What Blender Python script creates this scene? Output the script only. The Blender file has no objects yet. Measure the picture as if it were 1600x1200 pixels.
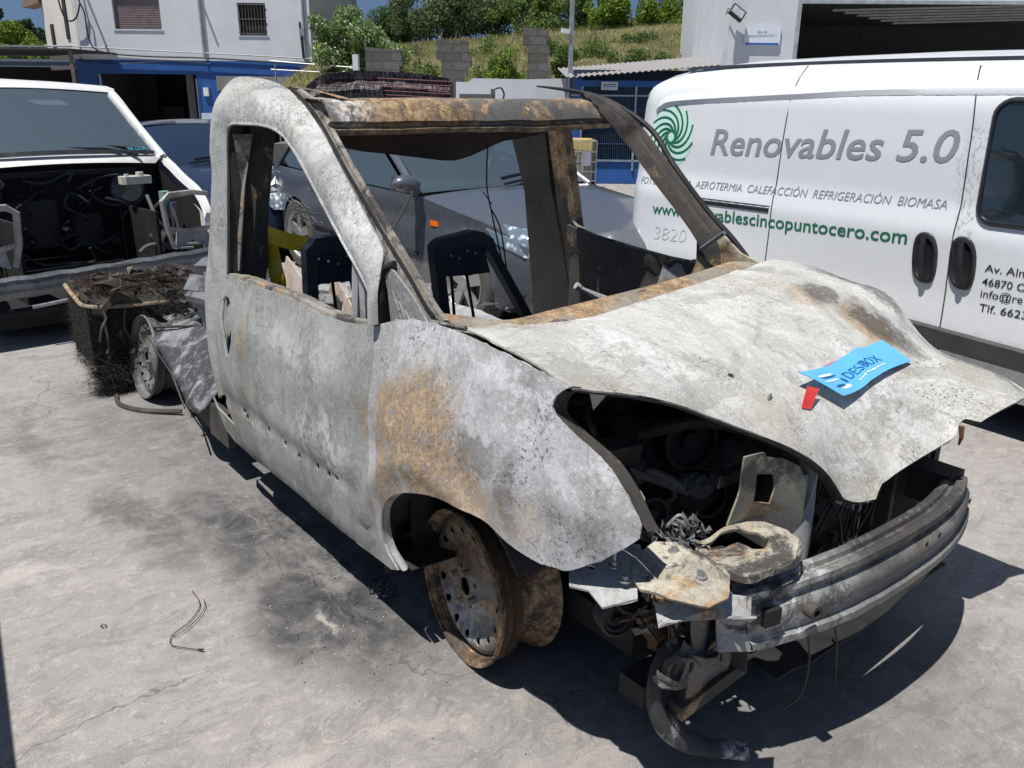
import bpy, math, random
import numpy as np
from mathutils import Vector, Matrix, noise as mnoise
from mathutils.geometry import delaunay_2d_cdt
random.seed(7); rng = np.random.default_rng(7)
R = math.radians
SC = bpy.context.scene
COL = SC.collection

# ------------------------------------------------------------------ camera, sky, sun, exposure
CAM_POS = (1.6415, -1.8094, 1.4617)
YAW, PITCH, ROLL = 2.47198, 0.33247, 0.01088
cd = bpy.data.cameras.new('camera'); cam = bpy.data.objects.new('camera', cd); COL.objects.link(cam)
fwd = Vector((math.cos(YAW)*math.cos(PITCH), math.sin(YAW)*math.cos(PITCH), -math.sin(PITCH)))
rt = Vector((math.sin(YAW), -math.cos(YAW), 0)); up = rt.cross(fwd)
r2 = rt*math.cos(ROLL)+up*math.sin(ROLL); u2 = -rt*math.sin(ROLL)+up*math.cos(ROLL)
M = Matrix((r2, u2, -fwd)).transposed().to_4x4(); M.translation = CAM_POS
cam.matrix_world = M
cd.sensor_width = 36; cd.lens = 36*1319.2/1600; cd.clip_start = .05; cd.clip_end = 600
SC.camera = cam

world = bpy.data.worlds.new("World"); SC.world = world; world.use_nodes = True
wn = world.node_tree; wn.nodes.clear()
wo = wn.nodes.new('ShaderNodeOutputWorld'); bg = wn.nodes.new('ShaderNodeBackground'); sk = wn.nodes.new('ShaderNodeTexSky')
sk.sky_type = 'NISHITA'; sk.sun_disc = False; sk.sun_elevation = R(70); sk.sun_rotation = R(182); sk.air_density = 1.0; sk.dust_density = .25; sk.ozone_density = 2.0
bg.inputs[1].default_value = .062
wt = wn.nodes.new('ShaderNodeTexCoord'); wa = wn.nodes.new('ShaderNodeVectorMath'); wa.operation = 'ADD'; wa.inputs[1].default_value = (0, 0, .28)
wm = wn.nodes.new('ShaderNodeVectorMath'); wm.operation = 'NORMALIZE'; wn.links.new(wt.outputs['Generated'], wa.inputs[0]); wn.links.new(wa.outputs[0], wm.inputs[0]); wn.links.new(wm.outputs[0], sk.inputs[0])
wn.links.new(sk.outputs[0], bg.inputs[0]); wn.links.new(bg.outputs[0], wo.inputs[0])
sl = bpy.data.lights.new('sun', 'SUN'); sun = bpy.data.objects.new('sun', sl); COL.objects.link(sun)
sl.energy = 4.6; sl.angle = R(.53); sl.color = (1, .965, .91)
sun.rotation_euler = Vector((0.02, -.36, 1)).to_track_quat('Z', 'Y').to_euler()
sun.location = (0, -4, 12)
SC.view_settings.view_transform = 'Standard'; SC.view_settings.look = 'None'
SC.view_settings.exposure = .34; SC.view_settings.gamma = 1; SC.view_settings.use_curve_mapping = False

# ------------------------------------------------------------------ node helpers
class NT:
    def __init__(s, name):
        s.m = bpy.data.materials.new(name); s.m.use_nodes = True; s.t = s.m.node_tree; s.t.nodes.clear()
        s.out = s.n('ShaderNodeOutputMaterial'); s.b = s.n('ShaderNodeBsdfPrincipled'); s.l(s.b.outputs[0], s.out.inputs[0])
        s.tc = s.n('ShaderNodeTexCoord'); s.P = s.tc.outputs['Object']
    def n(s, k, **kw):
        x = s.t.nodes.new(k)
        for a, v in kw.items(): setattr(x, a, v)
        return x
    def l(s, a, b): s.t.links.new(a, b)
    def put(s, inp, v):
        if isinstance(v, (int, float)): inp.default_value = v
        elif isinstance(v, (tuple, list)): inp.default_value = tuple(v)+((1,) if len(v) == 3 and len(inp.default_value) == 4 else ())
        else: s.l(v, inp)
    def scale(s, v, P=None, rot=(0, 0, 0), loc=(0, 0, 0)):
        m = s.n('ShaderNodeMapping'); s.l(P or s.P, m.inputs[0])
        m.inputs['Scale'].default_value = v if isinstance(v, (tuple, list)) else (v, v, v); m.inputs['Rotation'].default_value = rot; m.inputs['Location'].default_value = loc
        return m.outputs[0]
    def noise(s, sc, det=6, rough=.55, dist=0, P=None, col=False):
        x = s.n('ShaderNodeTexNoise'); s.l(P or s.P, x.inputs['Vector'])
        x.inputs['Scale'].default_value = sc; x.inputs['Detail'].default_value = det; x.inputs['Roughness'].default_value = rough; x.inputs['Distortion'].default_value = dist
        return x.outputs[1 if col else 0]
    def vor(s, sc, feat='F1', P=None, out=0, rnd=1):
        x = s.n('ShaderNodeTexVoronoi', feature=feat); s.l(P or s.P, x.inputs['Vector']); x.inputs['Scale'].default_value = sc; x.inputs['Randomness'].default_value = rnd
        return x.outputs[out]
    def mr(s, v, a, b, c=0, d=1, smooth=True):
        x = s.n('ShaderNodeMapRange', interpolation_type='SMOOTHSTEP' if smooth else 'LINEAR'); s.put(x.inputs[0], v)
        for i, q in enumerate((a, b, c, d)): x.inputs[i+1].default_value = q
        return x.outputs[0]
    def math(s, op, a, b=None, c=None):
        x = s.n('ShaderNodeMath', operation=op); s.put(x.inputs[0], a)
        if b is not None: s.put(x.inputs[1], b)
        if c is not None: s.put(x.inputs[2], c)
        return x.outputs[0]
    def mix(s, f, a, b, mode='MIX'):
        x = s.n('ShaderNodeMixRGB', blend_type=mode); s.put(x.inputs[0], f); s.put(x.inputs[1], a); s.put(x.inputs[2], b)
        return x.outputs[0]
    def ramp(s, v, stops):
        x = s.n('ShaderNodeValToRGB'); s.put(x.inputs[0], v); e = x.color_ramp.elements
        while len(e) < len(stops): e.new(.5)
        for q, (p, c) in zip(e, stops): q.position = p; q.color = tuple(c)+(1,)
        return x.outputs[0]
    def vadd(s, a, b, op='ADD'):
        x = s.n('ShaderNodeVectorMath', operation=op); s.put(x.inputs[0], a); s.put(x.inputs[1], b); return x.outputs[0]
    def warp(s, amt, sc, P=None):
        nz = s.noise(sc, 4, .6, 0, P, True)
        x = s.n('ShaderNodeVectorMath', operation='MULTIPLY_ADD'); s.l(nz, x.inputs[0]); x.inputs[1].default_value = (amt,)*3
        o = s.vadd(P or s.P, (-amt/2,)*3); s.l(o, x.inputs[2]); return x.outputs[0]
    def blob(s, c, r, P=None, soft=.35):
        a = s.vadd(P or s.P, c, 'SUBTRACT'); a = s.vadd(a, r, 'DIVIDE')
        x = s.n('ShaderNodeVectorMath', operation='LENGTH'); s.l(a, x.inputs[0])
        return s.mr(x.outputs['Value'], 1+soft, 1-soft, 0, 1)
    def bump(s, h, st=.3, dist=.01):
        x = s.n('ShaderNodeBump'); x.inputs['Strength'].default_value = st; x.inputs['Distance'].default_value = dist; s.l(h, x.inputs['Height']); s.l(x.outputs[0], s.b.inputs['Normal'])
    def base(s, c, rough=.6, metal=0, **kw):
        s.put(s.b.inputs['Base Color'], c); s.put(s.b.inputs['Roughness'], rough); s.put(s.b.inputs['Metallic'], metal)
        for k, v in kw.items(): s.put(s.b.inputs[k.replace('_', ' ')], v)
        return s.m

def simple(name, c, rough=.6, metal=0, var=.25, sc=8, bump=.0, **kw):
    t = NT(name); f = t.noise(sc, 6, .6, .3); f2 = t.noise(sc*9, 4, .6)
    f = t.math('ADD', t.math('MULTIPLY', f, .7), t.math('MULTIPLY', f2, .3))
    k = t.mr(f, .3, .7, 0, 1)
    col = t.mix(k, tuple(x*(1-var) for x in c), tuple(min(1, x*(1+var)) for x in c))
    if bump: t.bump(f, bump, .01)
    rr = t.mr(f, .3, .7, max(.02, rough-.1), min(1, rough+.12))
    return t.base(col, rr, metal, **kw)

def burnt(name, lo, hi, rust=(), soot=(), rust_any=0, soot_any=0, speck=.5, crack=.6, streak=0, tan=0, yaxis=False, pale=(), rr=.72):
    """burnt paint: chalky ash over steel, local rust and soot stains, fine cracks and pitting"""
    t = NT(name); W = t.warp(.12, 3.2); W2 = t.warp(.03, 20)
    big = t.noise(2.4, 9, .64, 1.1, W)
    if streak:
        st = t.noise(6, 8, .68, .5, t.scale((1.5, 1.5, .22) if not yaxis else (.3, 1.3, 1.3), W))
        big = t.math('ADD', t.math('MULTIPLY', big, 1-streak), t.math('MULTIPLY', st, streak))
    fine = t.noise(46, 8, .8, .4); mid = t.noise(12, 9, .74, 1.3, W2); grain = t.noise(130, 4, .85, .2)
    v = t.math('ADD', t.math('MULTIPLY', big, .70), t.math('ADD', t.math('MULTIPLY', mid, .18), t.math('MULTIPLY', fine, .12)))
    k = t.mr(v, .40, .60, 0, 1, False)
    L = lambda q, m=1: tuple(min(1, (x+(y-x)*q)*m) for x, y in zip(lo, hi))
    col = t.ramp(k, [(0, L(-.15)), (.20, L(.30)), (.30, L(.12)), (.42, L(.62)), (.50, L(.50)), (.58, L(1)), (.70, L(.80)), (.78, L(1.1)), (1, L(1.3))])
    # blistered skin: crisp-edged flakes with a dark rim
    flk = t.noise(9, 11, .8, .5, W2); fl1 = t.mr(flk, .515, .53); rim = t.math('MULTIPLY', fl1, t.mr(flk, .545, .53))
    col = t.mix(t.math('MULTIPLY', fl1, .22), col, L(1.25)); col = t.mix(t.math('MULTIPLY', rim, .35), col, L(-.25))
    fl2 = t.mr(t.noise(5, 11, .82, .8, t.scale(1, W, loc=(4, 9, 1))), .565, .575); col = t.mix(t.math('MULTIPLY', fl2, .30), col, L(-.1))
    # contour-like drying marks, pale beside dark
    cont = t.math('FRACT', t.math('MULTIPLY', big, 8)); fade = t.mr(mid, .42, .58)
    col = t.mix(t.math('MULTIPLY', t.math('MULTIPLY', t.mr(cont, .84, .93), fade), .38), col, L(-.2)); col = t.mix(t.math('MULTIPLY', t.math('MULTIPLY', t.math('MULTIPLY', t.mr(cont, .0, .03), t.mr(cont, .14, .05)), fade), .4), col, L(1.4))
    col = t.mix(t.mr(grain, .35, .65, .0, .22), t.mix(.5, col, L(1.35)), t.mix(.65, col, L(-.4)))
    if tan:
        tm = t.mr(t.noise(3.1, 6, .6, .8, t.scale(1, W, loc=(3, 1, 2))), .5, .68, 0, tan)
        col = t.mix(tm, col, (.36, .31, .22))
    for c, r, q in pale: col = t.mix(t.math('MULTIPLY', t.math('MULTIPLY', t.blob(c, r, t.warp(.3, 5), .6), t.mr(t.math('ADD', t.math('MULTIPLY', mid, .5), t.math('MULTIPLY', fine, .5)), .46, .53)), q), col, (.70, .71, .71))
    # run marks: long thin dark and pale streaks
    if streak or yaxis:
        rn = t.noise(16, 6, .7, .3, t.scale((1.6, 1.6, .10) if not yaxis else (.12, 1.6, 1.6), W2)); col = t.mix(t.mr(rn, .57, .66, 0, .26), col, L(-.3)); col = t.mix(t.mr(rn, .42, .36, 0, .22), col, L(1.3))
    # greasy brown-grey heat stains with ragged edges
    hs = t.noise(2.1, 9, .72, 1.6, t.scale(1, W, loc=(6, 3, 8))); col = t.mix(t.math('MULTIPLY', t.mr(hs, .535, .575), .42), col, tuple(x*y for x, y in zip(L(.15), (1.0, .95, .86))))
    # pitted dark specks, clustered
    sp = t.mr(t.noise(110, 4, .8), .56, .60); cl = t.mr(t.noise(4.5, 5, .6, 1.0, W), .47, .62)
    col = t.mix(t.math('MULTIPLY', t.math('MULTIPLY', sp, cl), speck), col, (.035, .035, .038))
    sp2 = t.mr(t.noise(150, 2, .6), .6, .67); col = t.mix(t.math('MULTIPLY', sp2, .45*speck), col, L(2.0))
    if crack:
        e = t.vor(7.5, 'DISTANCE_TO_EDGE', t.warp(.14, 7)); e2 = t.vor(17, 'DISTANCE_TO_EDGE', t.warp(.08, 14))
        ck = t.mr(e, .010, .004); ck2 = t.mr(e2, .012, .004)
        ck = t.math('MAXIMUM', t.math('MULTIPLY', ck, t.mr(t.noise(2.6, 3, .5), .47, .56)), t.math('MULTIPLY', ck2, t.mr(t.noise(3.3, 3, .5, 0, t.scale(1, loc=(5, 5, 5))), .56, .62)))
        col = t.mix(t.math('MULTIPLY', ck, crack), col, (.07, .065, .06))
    rustc = t.ramp(t.math('ADD', t.math('MULTIPLY', mid, .40), t.math('ADD', t.math('MULTIPLY', fine, .30), t.math('MULTIPLY', grain, .30))), [(.40, (.035, .026, .022)), (.455, (.12, .078, .048)), (.50, (.30, .19, .095)), (.54, (.40, .285, .165)), (.60, (.52, .44, .34))])
    rm = None
    Wb = t.warp(.22, 5); Wb = t.warp(.05, 30, Wb)
    for c, r, q in rust:
        m = t.math('MULTIPLY', t.blob(c, r, Wb), q); rm = m if rm is None else t.math('MAXIMUM', rm, m)
    if rust_any:
        m = t.mr(t.noise(3.7, 8, .68, 1.2, t.scale(1, W, loc=(1, 7, 3))), .62-.3*rust_any, .70-.3*rust_any); rm = m if rm is None else t.math('MAXIMUM', rm, m)
    if rm is not None:
        rm = t.math('MULTIPLY', rm, t.mr(t.math('ADD', t.math('MULTIPLY', mid, .5), t.math('MULTIPLY', fine, .5)), .40, .50, .25, 1)); col = t.mix(rm, col, rustc)
    sm = None
    for c, r, q in soot:
        m = t.math('MULTIPLY', t.blob(c, r, Wb), q); sm = m if sm is None else t.math('MAXIMUM', sm, m)
    if soot_any:
        m = t.mr(t.noise(4.3, 8, .7, 1.0, t.scale(1, W, loc=(9, 2, 5))), .64-.3*soot_any, .74-.3*soot_any, 0, .93); sm = m if sm is None else t.math('MAXIMUM', sm, m)
    if sm is not None: sm = t.math('MULTIPLY', sm, t.mr(t.math('ADD', t.math('MULTIPLY', mid, .5), t.math('MULTIPLY', fine, .5)), .42, .49, .35, 1))
    if sm is not None: col = t.mix(sm, col, t.mix(mid, (.012, .012, .014), (.06, .055, .055)))
    h = t.math('ADD', t.math('ADD', t.math('MULTIPLY', mid, .5), t.math('MULTIPLY', fl1, .10)), t.math('ADD', t.math('MULTIPLY', fine, .35), t.math('MULTIPLY', sp, -.15)))
    t.bump(h, .42, .006)
    return t.base(col, t.mr(fine, .3, .7, rr-.12, rr+.14), 0, Specular_IOR_Level=.35)

def paint(name, c, metal=0, rough=.22, coat=.6, dirt=.12):
    t = NT(name); f = t.noise(1.7, 7, .65, .6); g = t.noise(26, 5, .7)
    k = t.mr(t.math('ADD', t.math('MULTIPLY', f, .6), t.math('MULTIPLY', g, .4)), .42, .68, 0, dirt)
    col = t.mix(k, c, tuple(.5*x+.5*y for x, y in zip(c, (.2, .18, .15))))
    t.bump(t.noise(3, 2, .4), .02, .01)
    return t.base(col, t.mr(g, .3, .7, rough, rough+.18), metal, Coat_Weight=coat, Coat_Roughness=.08)

# ------------------------------------------------------------------ geometry helpers
def link(name, v, f, mat, parent=None, smooth=True, solid=0, off=0, autos=None):
    me = bpy.data.meshes.new(name); me.from_pydata([tuple(p) for p in v], [], [tuple(q) for q in f]); me.validate(); me.update()
    if smooth: me.polygons.foreach_set('use_smooth', [True]*len(me.polygons))
    if autos and smooth: me.set_sharp_from_angle(angle=R(autos))
    me.materials.append(mat)
    o = bpy.data.objects.new(name, me); COL.objects.link(o)
    if parent: o.parent = parent
    if solid:
        md = o.modifiers.new('thickness', 'SOLIDIFY'); md.thickness = solid; md.offset = off
        if smooth: es = o.modifiers.new('crisp_edges', 'EDGE_SPLIT'); es.split_angle = R(48)
    return o
def thing(name, label, cat, loc=(0, 0, 0), rz=0, group=None, kind=None):
    o = bpy.data.objects.new(name, None); COL.objects.link(o); o.location = loc; o.rotation_euler = (0, 0, rz); o.empty_display_size = .2
    return tag(o, label, cat, group, kind)
def tag(o, label=None, cat=None, group=None, kind=None):
    if label: o['label'] = label
    if cat: o['category'] = cat
    if group: o['group'] = group
    if kind: o['kind'] = kind
    return o
def inpoly(x, y, P):
    c = False; n = len(P); j = n-1
    for i in range(n):
        xi, yi = P[i]; xj, yj = P[j]
        if (yi > y) != (yj > y) and x < (xj-xi)*(y-yi)/(yj-yi)+xi: c = not c
        j = i
    return c
def resample(P, step, closed=True):
    o = []; n = len(P)
    for i in range(n if closed else n-1):
        a = P[i]; b = P[(i+1) % n]; L = math.dist(a, b); k = max(1, int(math.ceil(L/step)))
        for j in range(k): o.append(tuple(a[m]+(b[m]-a[m])*j/k for m in range(len(a))))
    if not closed: o.append(tuple(P[-1]))
    return o
def smooth_pts(P, it=1, closed=True):
    P = [tuple(p) for p in P]
    for _ in range(it):
        Q = []; n = len(P)
        for i in range(n if closed else n-1):
            a, b = P[i], P[(i+1) % n]
            Q.append(tuple(.75*x+.25*y for x, y in zip(a, b))); Q.append(tuple(.25*x+.75*y for x, y in zip(a, b)))
        P = Q if closed else [P[0]]+Q+[P[-1]]
    return P
def cdt_sheet(outline, holes, step, jit=.15):
    """triangulate a 2D outline with holes into a fairly even mesh"""
    B = [resample(outline, step)]+[resample(h, step*.7) for h in holes]
    V = []; E = []
    for b in B:
        s = len(V); V += b; E += [(s+i, s+(i+1) % len(b)) for i in range(len(b))]
    xs = [p[0] for p in outline]; ys = [p[1] for p in outline]
    bp = np.array(V); x = min(xs)
    i = 0
    while x < max(xs):
        y = min(ys)+(step*.5 if i % 2 else 0)
        while y < max(ys):
            px, py = x+random.uniform(-jit, jit)*step, y+random.uniform(-jit, jit)*step
            if inpoly(px, py, outline) and not any(inpoly(px, py, h) for h in holes):
                if np.min((bp[:, 0]-px)**2+(bp[:, 1]-py)**2) > (step*.45)**2: V.append((px, py))
            y += step
        x += step*.87; i += 1
    r = delaunay_2d_cdt([Vector(p) for p in V], E, [], 0, 1e-6)
    v2, f2 = r[0], r[2]; F = []
    for f in f2:
        cx = sum(v2[k][0] for k in f)/len(f); cy = sum(v2[k][1] for k in f)/len(f)
        if inpoly(cx, cy, outline) and not any(inpoly(cx, cy, h) for h in holes): F.append(tuple(f))
    used = sorted({k for f in F for k in f}); mp = {k: i for i, k in enumerate(used)}
    return [tuple(v2[k]) for k in used], [tuple(mp[k] for k in f) for f in F]
def sheet(name, outline, holes, fn, mat, parent=None, step=.03, solid=.003, off=0, flip=False):
    V, F = cdt_sheet(outline, holes, step)
    if flip: F = [f[::-1] for f in F]
    return link(name, [fn(*p) for p in V], F, mat, parent, True, solid, off)
def tps(pts, lam=1e-4):
    """thin-plate surface through scattered (u, v, w) points"""
    P = np.array(pts, float); n = len(P); d = np.linalg.norm(P[:, None, :2]-P[None, :, :2], axis=2)
    U = lambda r: np.where(r > 1e-9, r*r*np.log(r+1e-12), 0)
    A = np.zeros((n+3, n+3)); A[:n, :n] = U(d)+lam*np.eye(n); A[:n, n] = 1; A[:n, n+1:] = P[:, :2]; A[n, :n] = 1; A[n+1:, :n] = P[:, :2].T
    w = np.linalg.solve(A, np.concatenate([P[:, 2], [0, 0, 0]]))
    def f(u, v):
        r = np.hypot(P[:, 0]-u, P[:, 1]-v); return float(U(r)@w[:n]+w[n]+w[n+1]*u+w[n+2]*v)
    return f
def nz(x, y, z, s=1.0, seed=0): return mnoise.noise(Vector((x*s+seed*7.3, y*s-seed*3.1, z*s+seed)))
def fr(d):
    d = Vector(d).normalized(); a = d.orthogonal().normalized(); return a, d.cross(a), d
class MB:
    def __init__(s): s.v = []; s.f = []
    def add(s, v, f): k = len(s.v); s.v += [tuple(p) for p in v]; s.f += [tuple(i+k for i in q) for q in f]; return s
    def box(s, c, d, rot=None, ch=0):
        x, y, z = (q/2 for q in d)
        if ch:
            P = []
            for sz in (-1, 1):
                P += [(-x+ch, -y, sz*z), (x-ch, -y, sz*z), (x, -y+ch, sz*z), (x, y-ch, sz*z), (x-ch, y, sz*z), (-x+ch, y, sz*z), (-x, y-ch, sz*z), (-x, -y+ch, sz*z)]
            F = [tuple(range(7, -1, -1)), tuple(range(8, 16))]+[(i, (i+1) % 8, (i+1) % 8+8, i+8) for i in range(8)]
        else:
            P = [(-x, -y, -z), (x, -y, -z), (x, y, -z), (-x, y, -z), (-x, -y, z), (x, -y, z), (x, y, z), (-x, y, z)]
            F = [(3, 2, 1, 0), (4, 5, 6, 7), (0, 1, 5, 4), (1, 2, 6, 5), (2, 3, 7, 6), (3, 0, 4, 7)]
        m = rot if rot is not None else Matrix.Identity(3)
        return s.add([Vector(c)+m@Vector(p) for p in P], F)
    def tube(s, pts, r, n=8, cap=True, flat=None):
        P = [Vector(p) for p in pts]; V = []; F = []; ref = None
        for i, p in enumerate(P):
            d = (P[min(i+1, len(P)-1)]-P[max(i-1, 0)]).normalized()
            if ref is None: ref = d.orthogonal().normalized()
            ref = (ref-d*ref.dot(d)); ref = ref.normalized() if ref.length > 1e-6 else d.orthogonal().normalized()
            b = d.cross(ref); rr = r[i] if isinstance(r, (list, tuple)) else r
            for k in range(n):
                a = 2*math.pi*k/n; V.append(p+ref*math.cos(a)*rr+b*math.sin(a)*rr*(flat or 1))
        for i in range(len(P)-1):
            for k in range(n): F.append((i*n+k, i*n+(k+1) % n, (i+1)*n+(k+1) % n, (i+1)*n+k))
        if cap: F.append(tuple(range(n-1, -1, -1))); F.append(tuple((len(P)-1)*n+k for k in range(n)))
        return s.add(V, F)
    def cyl(s, a, b, r, n=20, r2=None): return s.tube([a, b], [r, r if r2 is None else r2], n)
    def lathe(s, c, axis, prof, n=32, closed=False):
        a, b, d = fr(axis); V = []; F = []; c = Vector(c)
        for (r, h) in prof:
            for k in range(n):
                t = 2*math.pi*k/n; V.append(c+d*h+(a*math.cos(t)+b*math.sin(t))*r)
        m = len(prof)
        for i in range(m-1 if not closed else m):
            for k in range(n): F.append((i*n+k, i*n+(k+1) % n, ((i+1) % m)*n+(k+1) % n, ((i+1) % m)*n+k))
        return s.add(V, F)
    def prism(s, poly, lo, hi, fn=lambda x, y, z: (x, y, z)):
        n = len(poly); V = [fn(p[0], p[1], lo) for p in poly]+[fn(p[0], p[1], hi) for p in poly]
        return s.add(V, [tuple(range(n-1, -1, -1)), tuple(range(n, 2*n))]+[(i, (i+1) % n, (i+1) % n+n, i+n) for i in range(n)])
    def grid(s, rows, closed=False):
        n = len(rows[0]); V = [p for r in rows for p in r]; F = []
        for i in range(len(rows)-1):
            for k in range(n if closed else n-1): F.append((i*n+k, i*n+(k+1) % n, (i+1)*n+(k+1) % n, (i+1)*n+k))
        return s.add(V, F)
    def torus(s, c, axis, Rr, r, n=40, m=8):
        a, b, d = fr(axis); c = Vector(c)
        return s.tube([c+(a*math.cos(t)+b*math.sin(t))*Rr for t in [2*math.pi*k/n for k in range(n+1)]], r, m, False)
    def build(s, name, mat, parent=None, smooth=False, solid=0, autos=35): return link(name, s.v, s.f, mat, parent, smooth, solid, 0, autos if smooth else None)
    def each(s, name, mat, parent=None, smooth=False, solid=0):
        """one object per connected piece"""
        p = list(range(len(s.v)))
        def find(i):
            while p[i] != i: p[i] = p[p[i]]; i = p[i]
            return i
        for f in s.f:
            for k in f[1:]: p[find(k)] = find(f[0])
        G = {}
        for f in s.f: G.setdefault(find(f[0]), []).append(f)
        o = []
        for fs in G.values():
            u = sorted({k for f in fs for k in f}); mp = {k: i for i, k in enumerate(u)}
            o.append(link(name, [s.v[k] for k in u], [tuple(mp[k] for k in f) for f in fs], mat, parent, smooth, solid, 0, 35 if smooth else None))
        return o
def lerp3(a, b, t): return tuple(x+(y-x)*t for x, y in zip(a, b))
def polyat(P, t):
    """point at fraction t of the point list"""
    x = t*(len(P)-1); i = min(int(x), len(P)-2); return lerp3(P[i], P[i+1], x-i)
def catmull(P, k=4):
    P = [np.array(p, float) for p in P]; o = []
    for i in range(len(P)-1):
        p0 = P[max(i-1, 0)]; p1 = P[i]; p2 = P[i+1]; p3 = P[min(i+2, len(P)-1)]
        for j in range(k):
            t = j/k; o.append(tuple(.5*((2*p1)+(-p0+p2)*t+(2*p0-5*p1+4*p2-p3)*t*t+(-p0+3*p1-3*p2+p3)*t**3)))
    o.append(tuple(P[-1])); return o
def text(name, body, mat, parent, origin, xdir, ydir, height, width=None, shear=0, bold=0, lift=.0012, fn=None, spacing=1):
    """lettering as a thin mesh laid on a surface; height is the cap height"""
    cu = bpy.data.curves.new(name, 'FONT'); cu.body = body; cu.size = 1; cu.shear = shear; cu.offset = bold; cu.space_character = spacing; cu.resolution_u = 3; cu.fill_mode = 'FRONT'
    ob = bpy.data.objects.new('tmp', cu); COL.objects.link(ob); bpy.context.view_layer.update()
    me = bpy.data.meshes.new_from_object(ob.evaluated_get(bpy.context.evaluated_depsgraph_get())); COL.objects.unlink(ob); bpy.data.objects.remove(ob)
    co = np.empty(len(me.vertices)*3); me.vertices.foreach_get('co', co); co = co.reshape(-1, 3)
    sy = height/.70; sx = sy if width is None else width/(co[:, 0].max()-co[:, 0].min()); co[:, 0] -= co[:, 0].min()
    X = Vector(xdir).normalized(); Y = Vector(ydir).normalized(); Nn = X.cross(Y)
    V = []
    for x, y, _ in co:
        p = Vector(origin)+X*x*sx+Y*y*sy+Nn*lift
        V.append(tuple(fn(p) if fn else p))
    F = [tuple(p.vertices) for p in me.polygons]; bpy.data.meshes.remove(me)
    return link(name, V, F, mat, parent, False)

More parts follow.
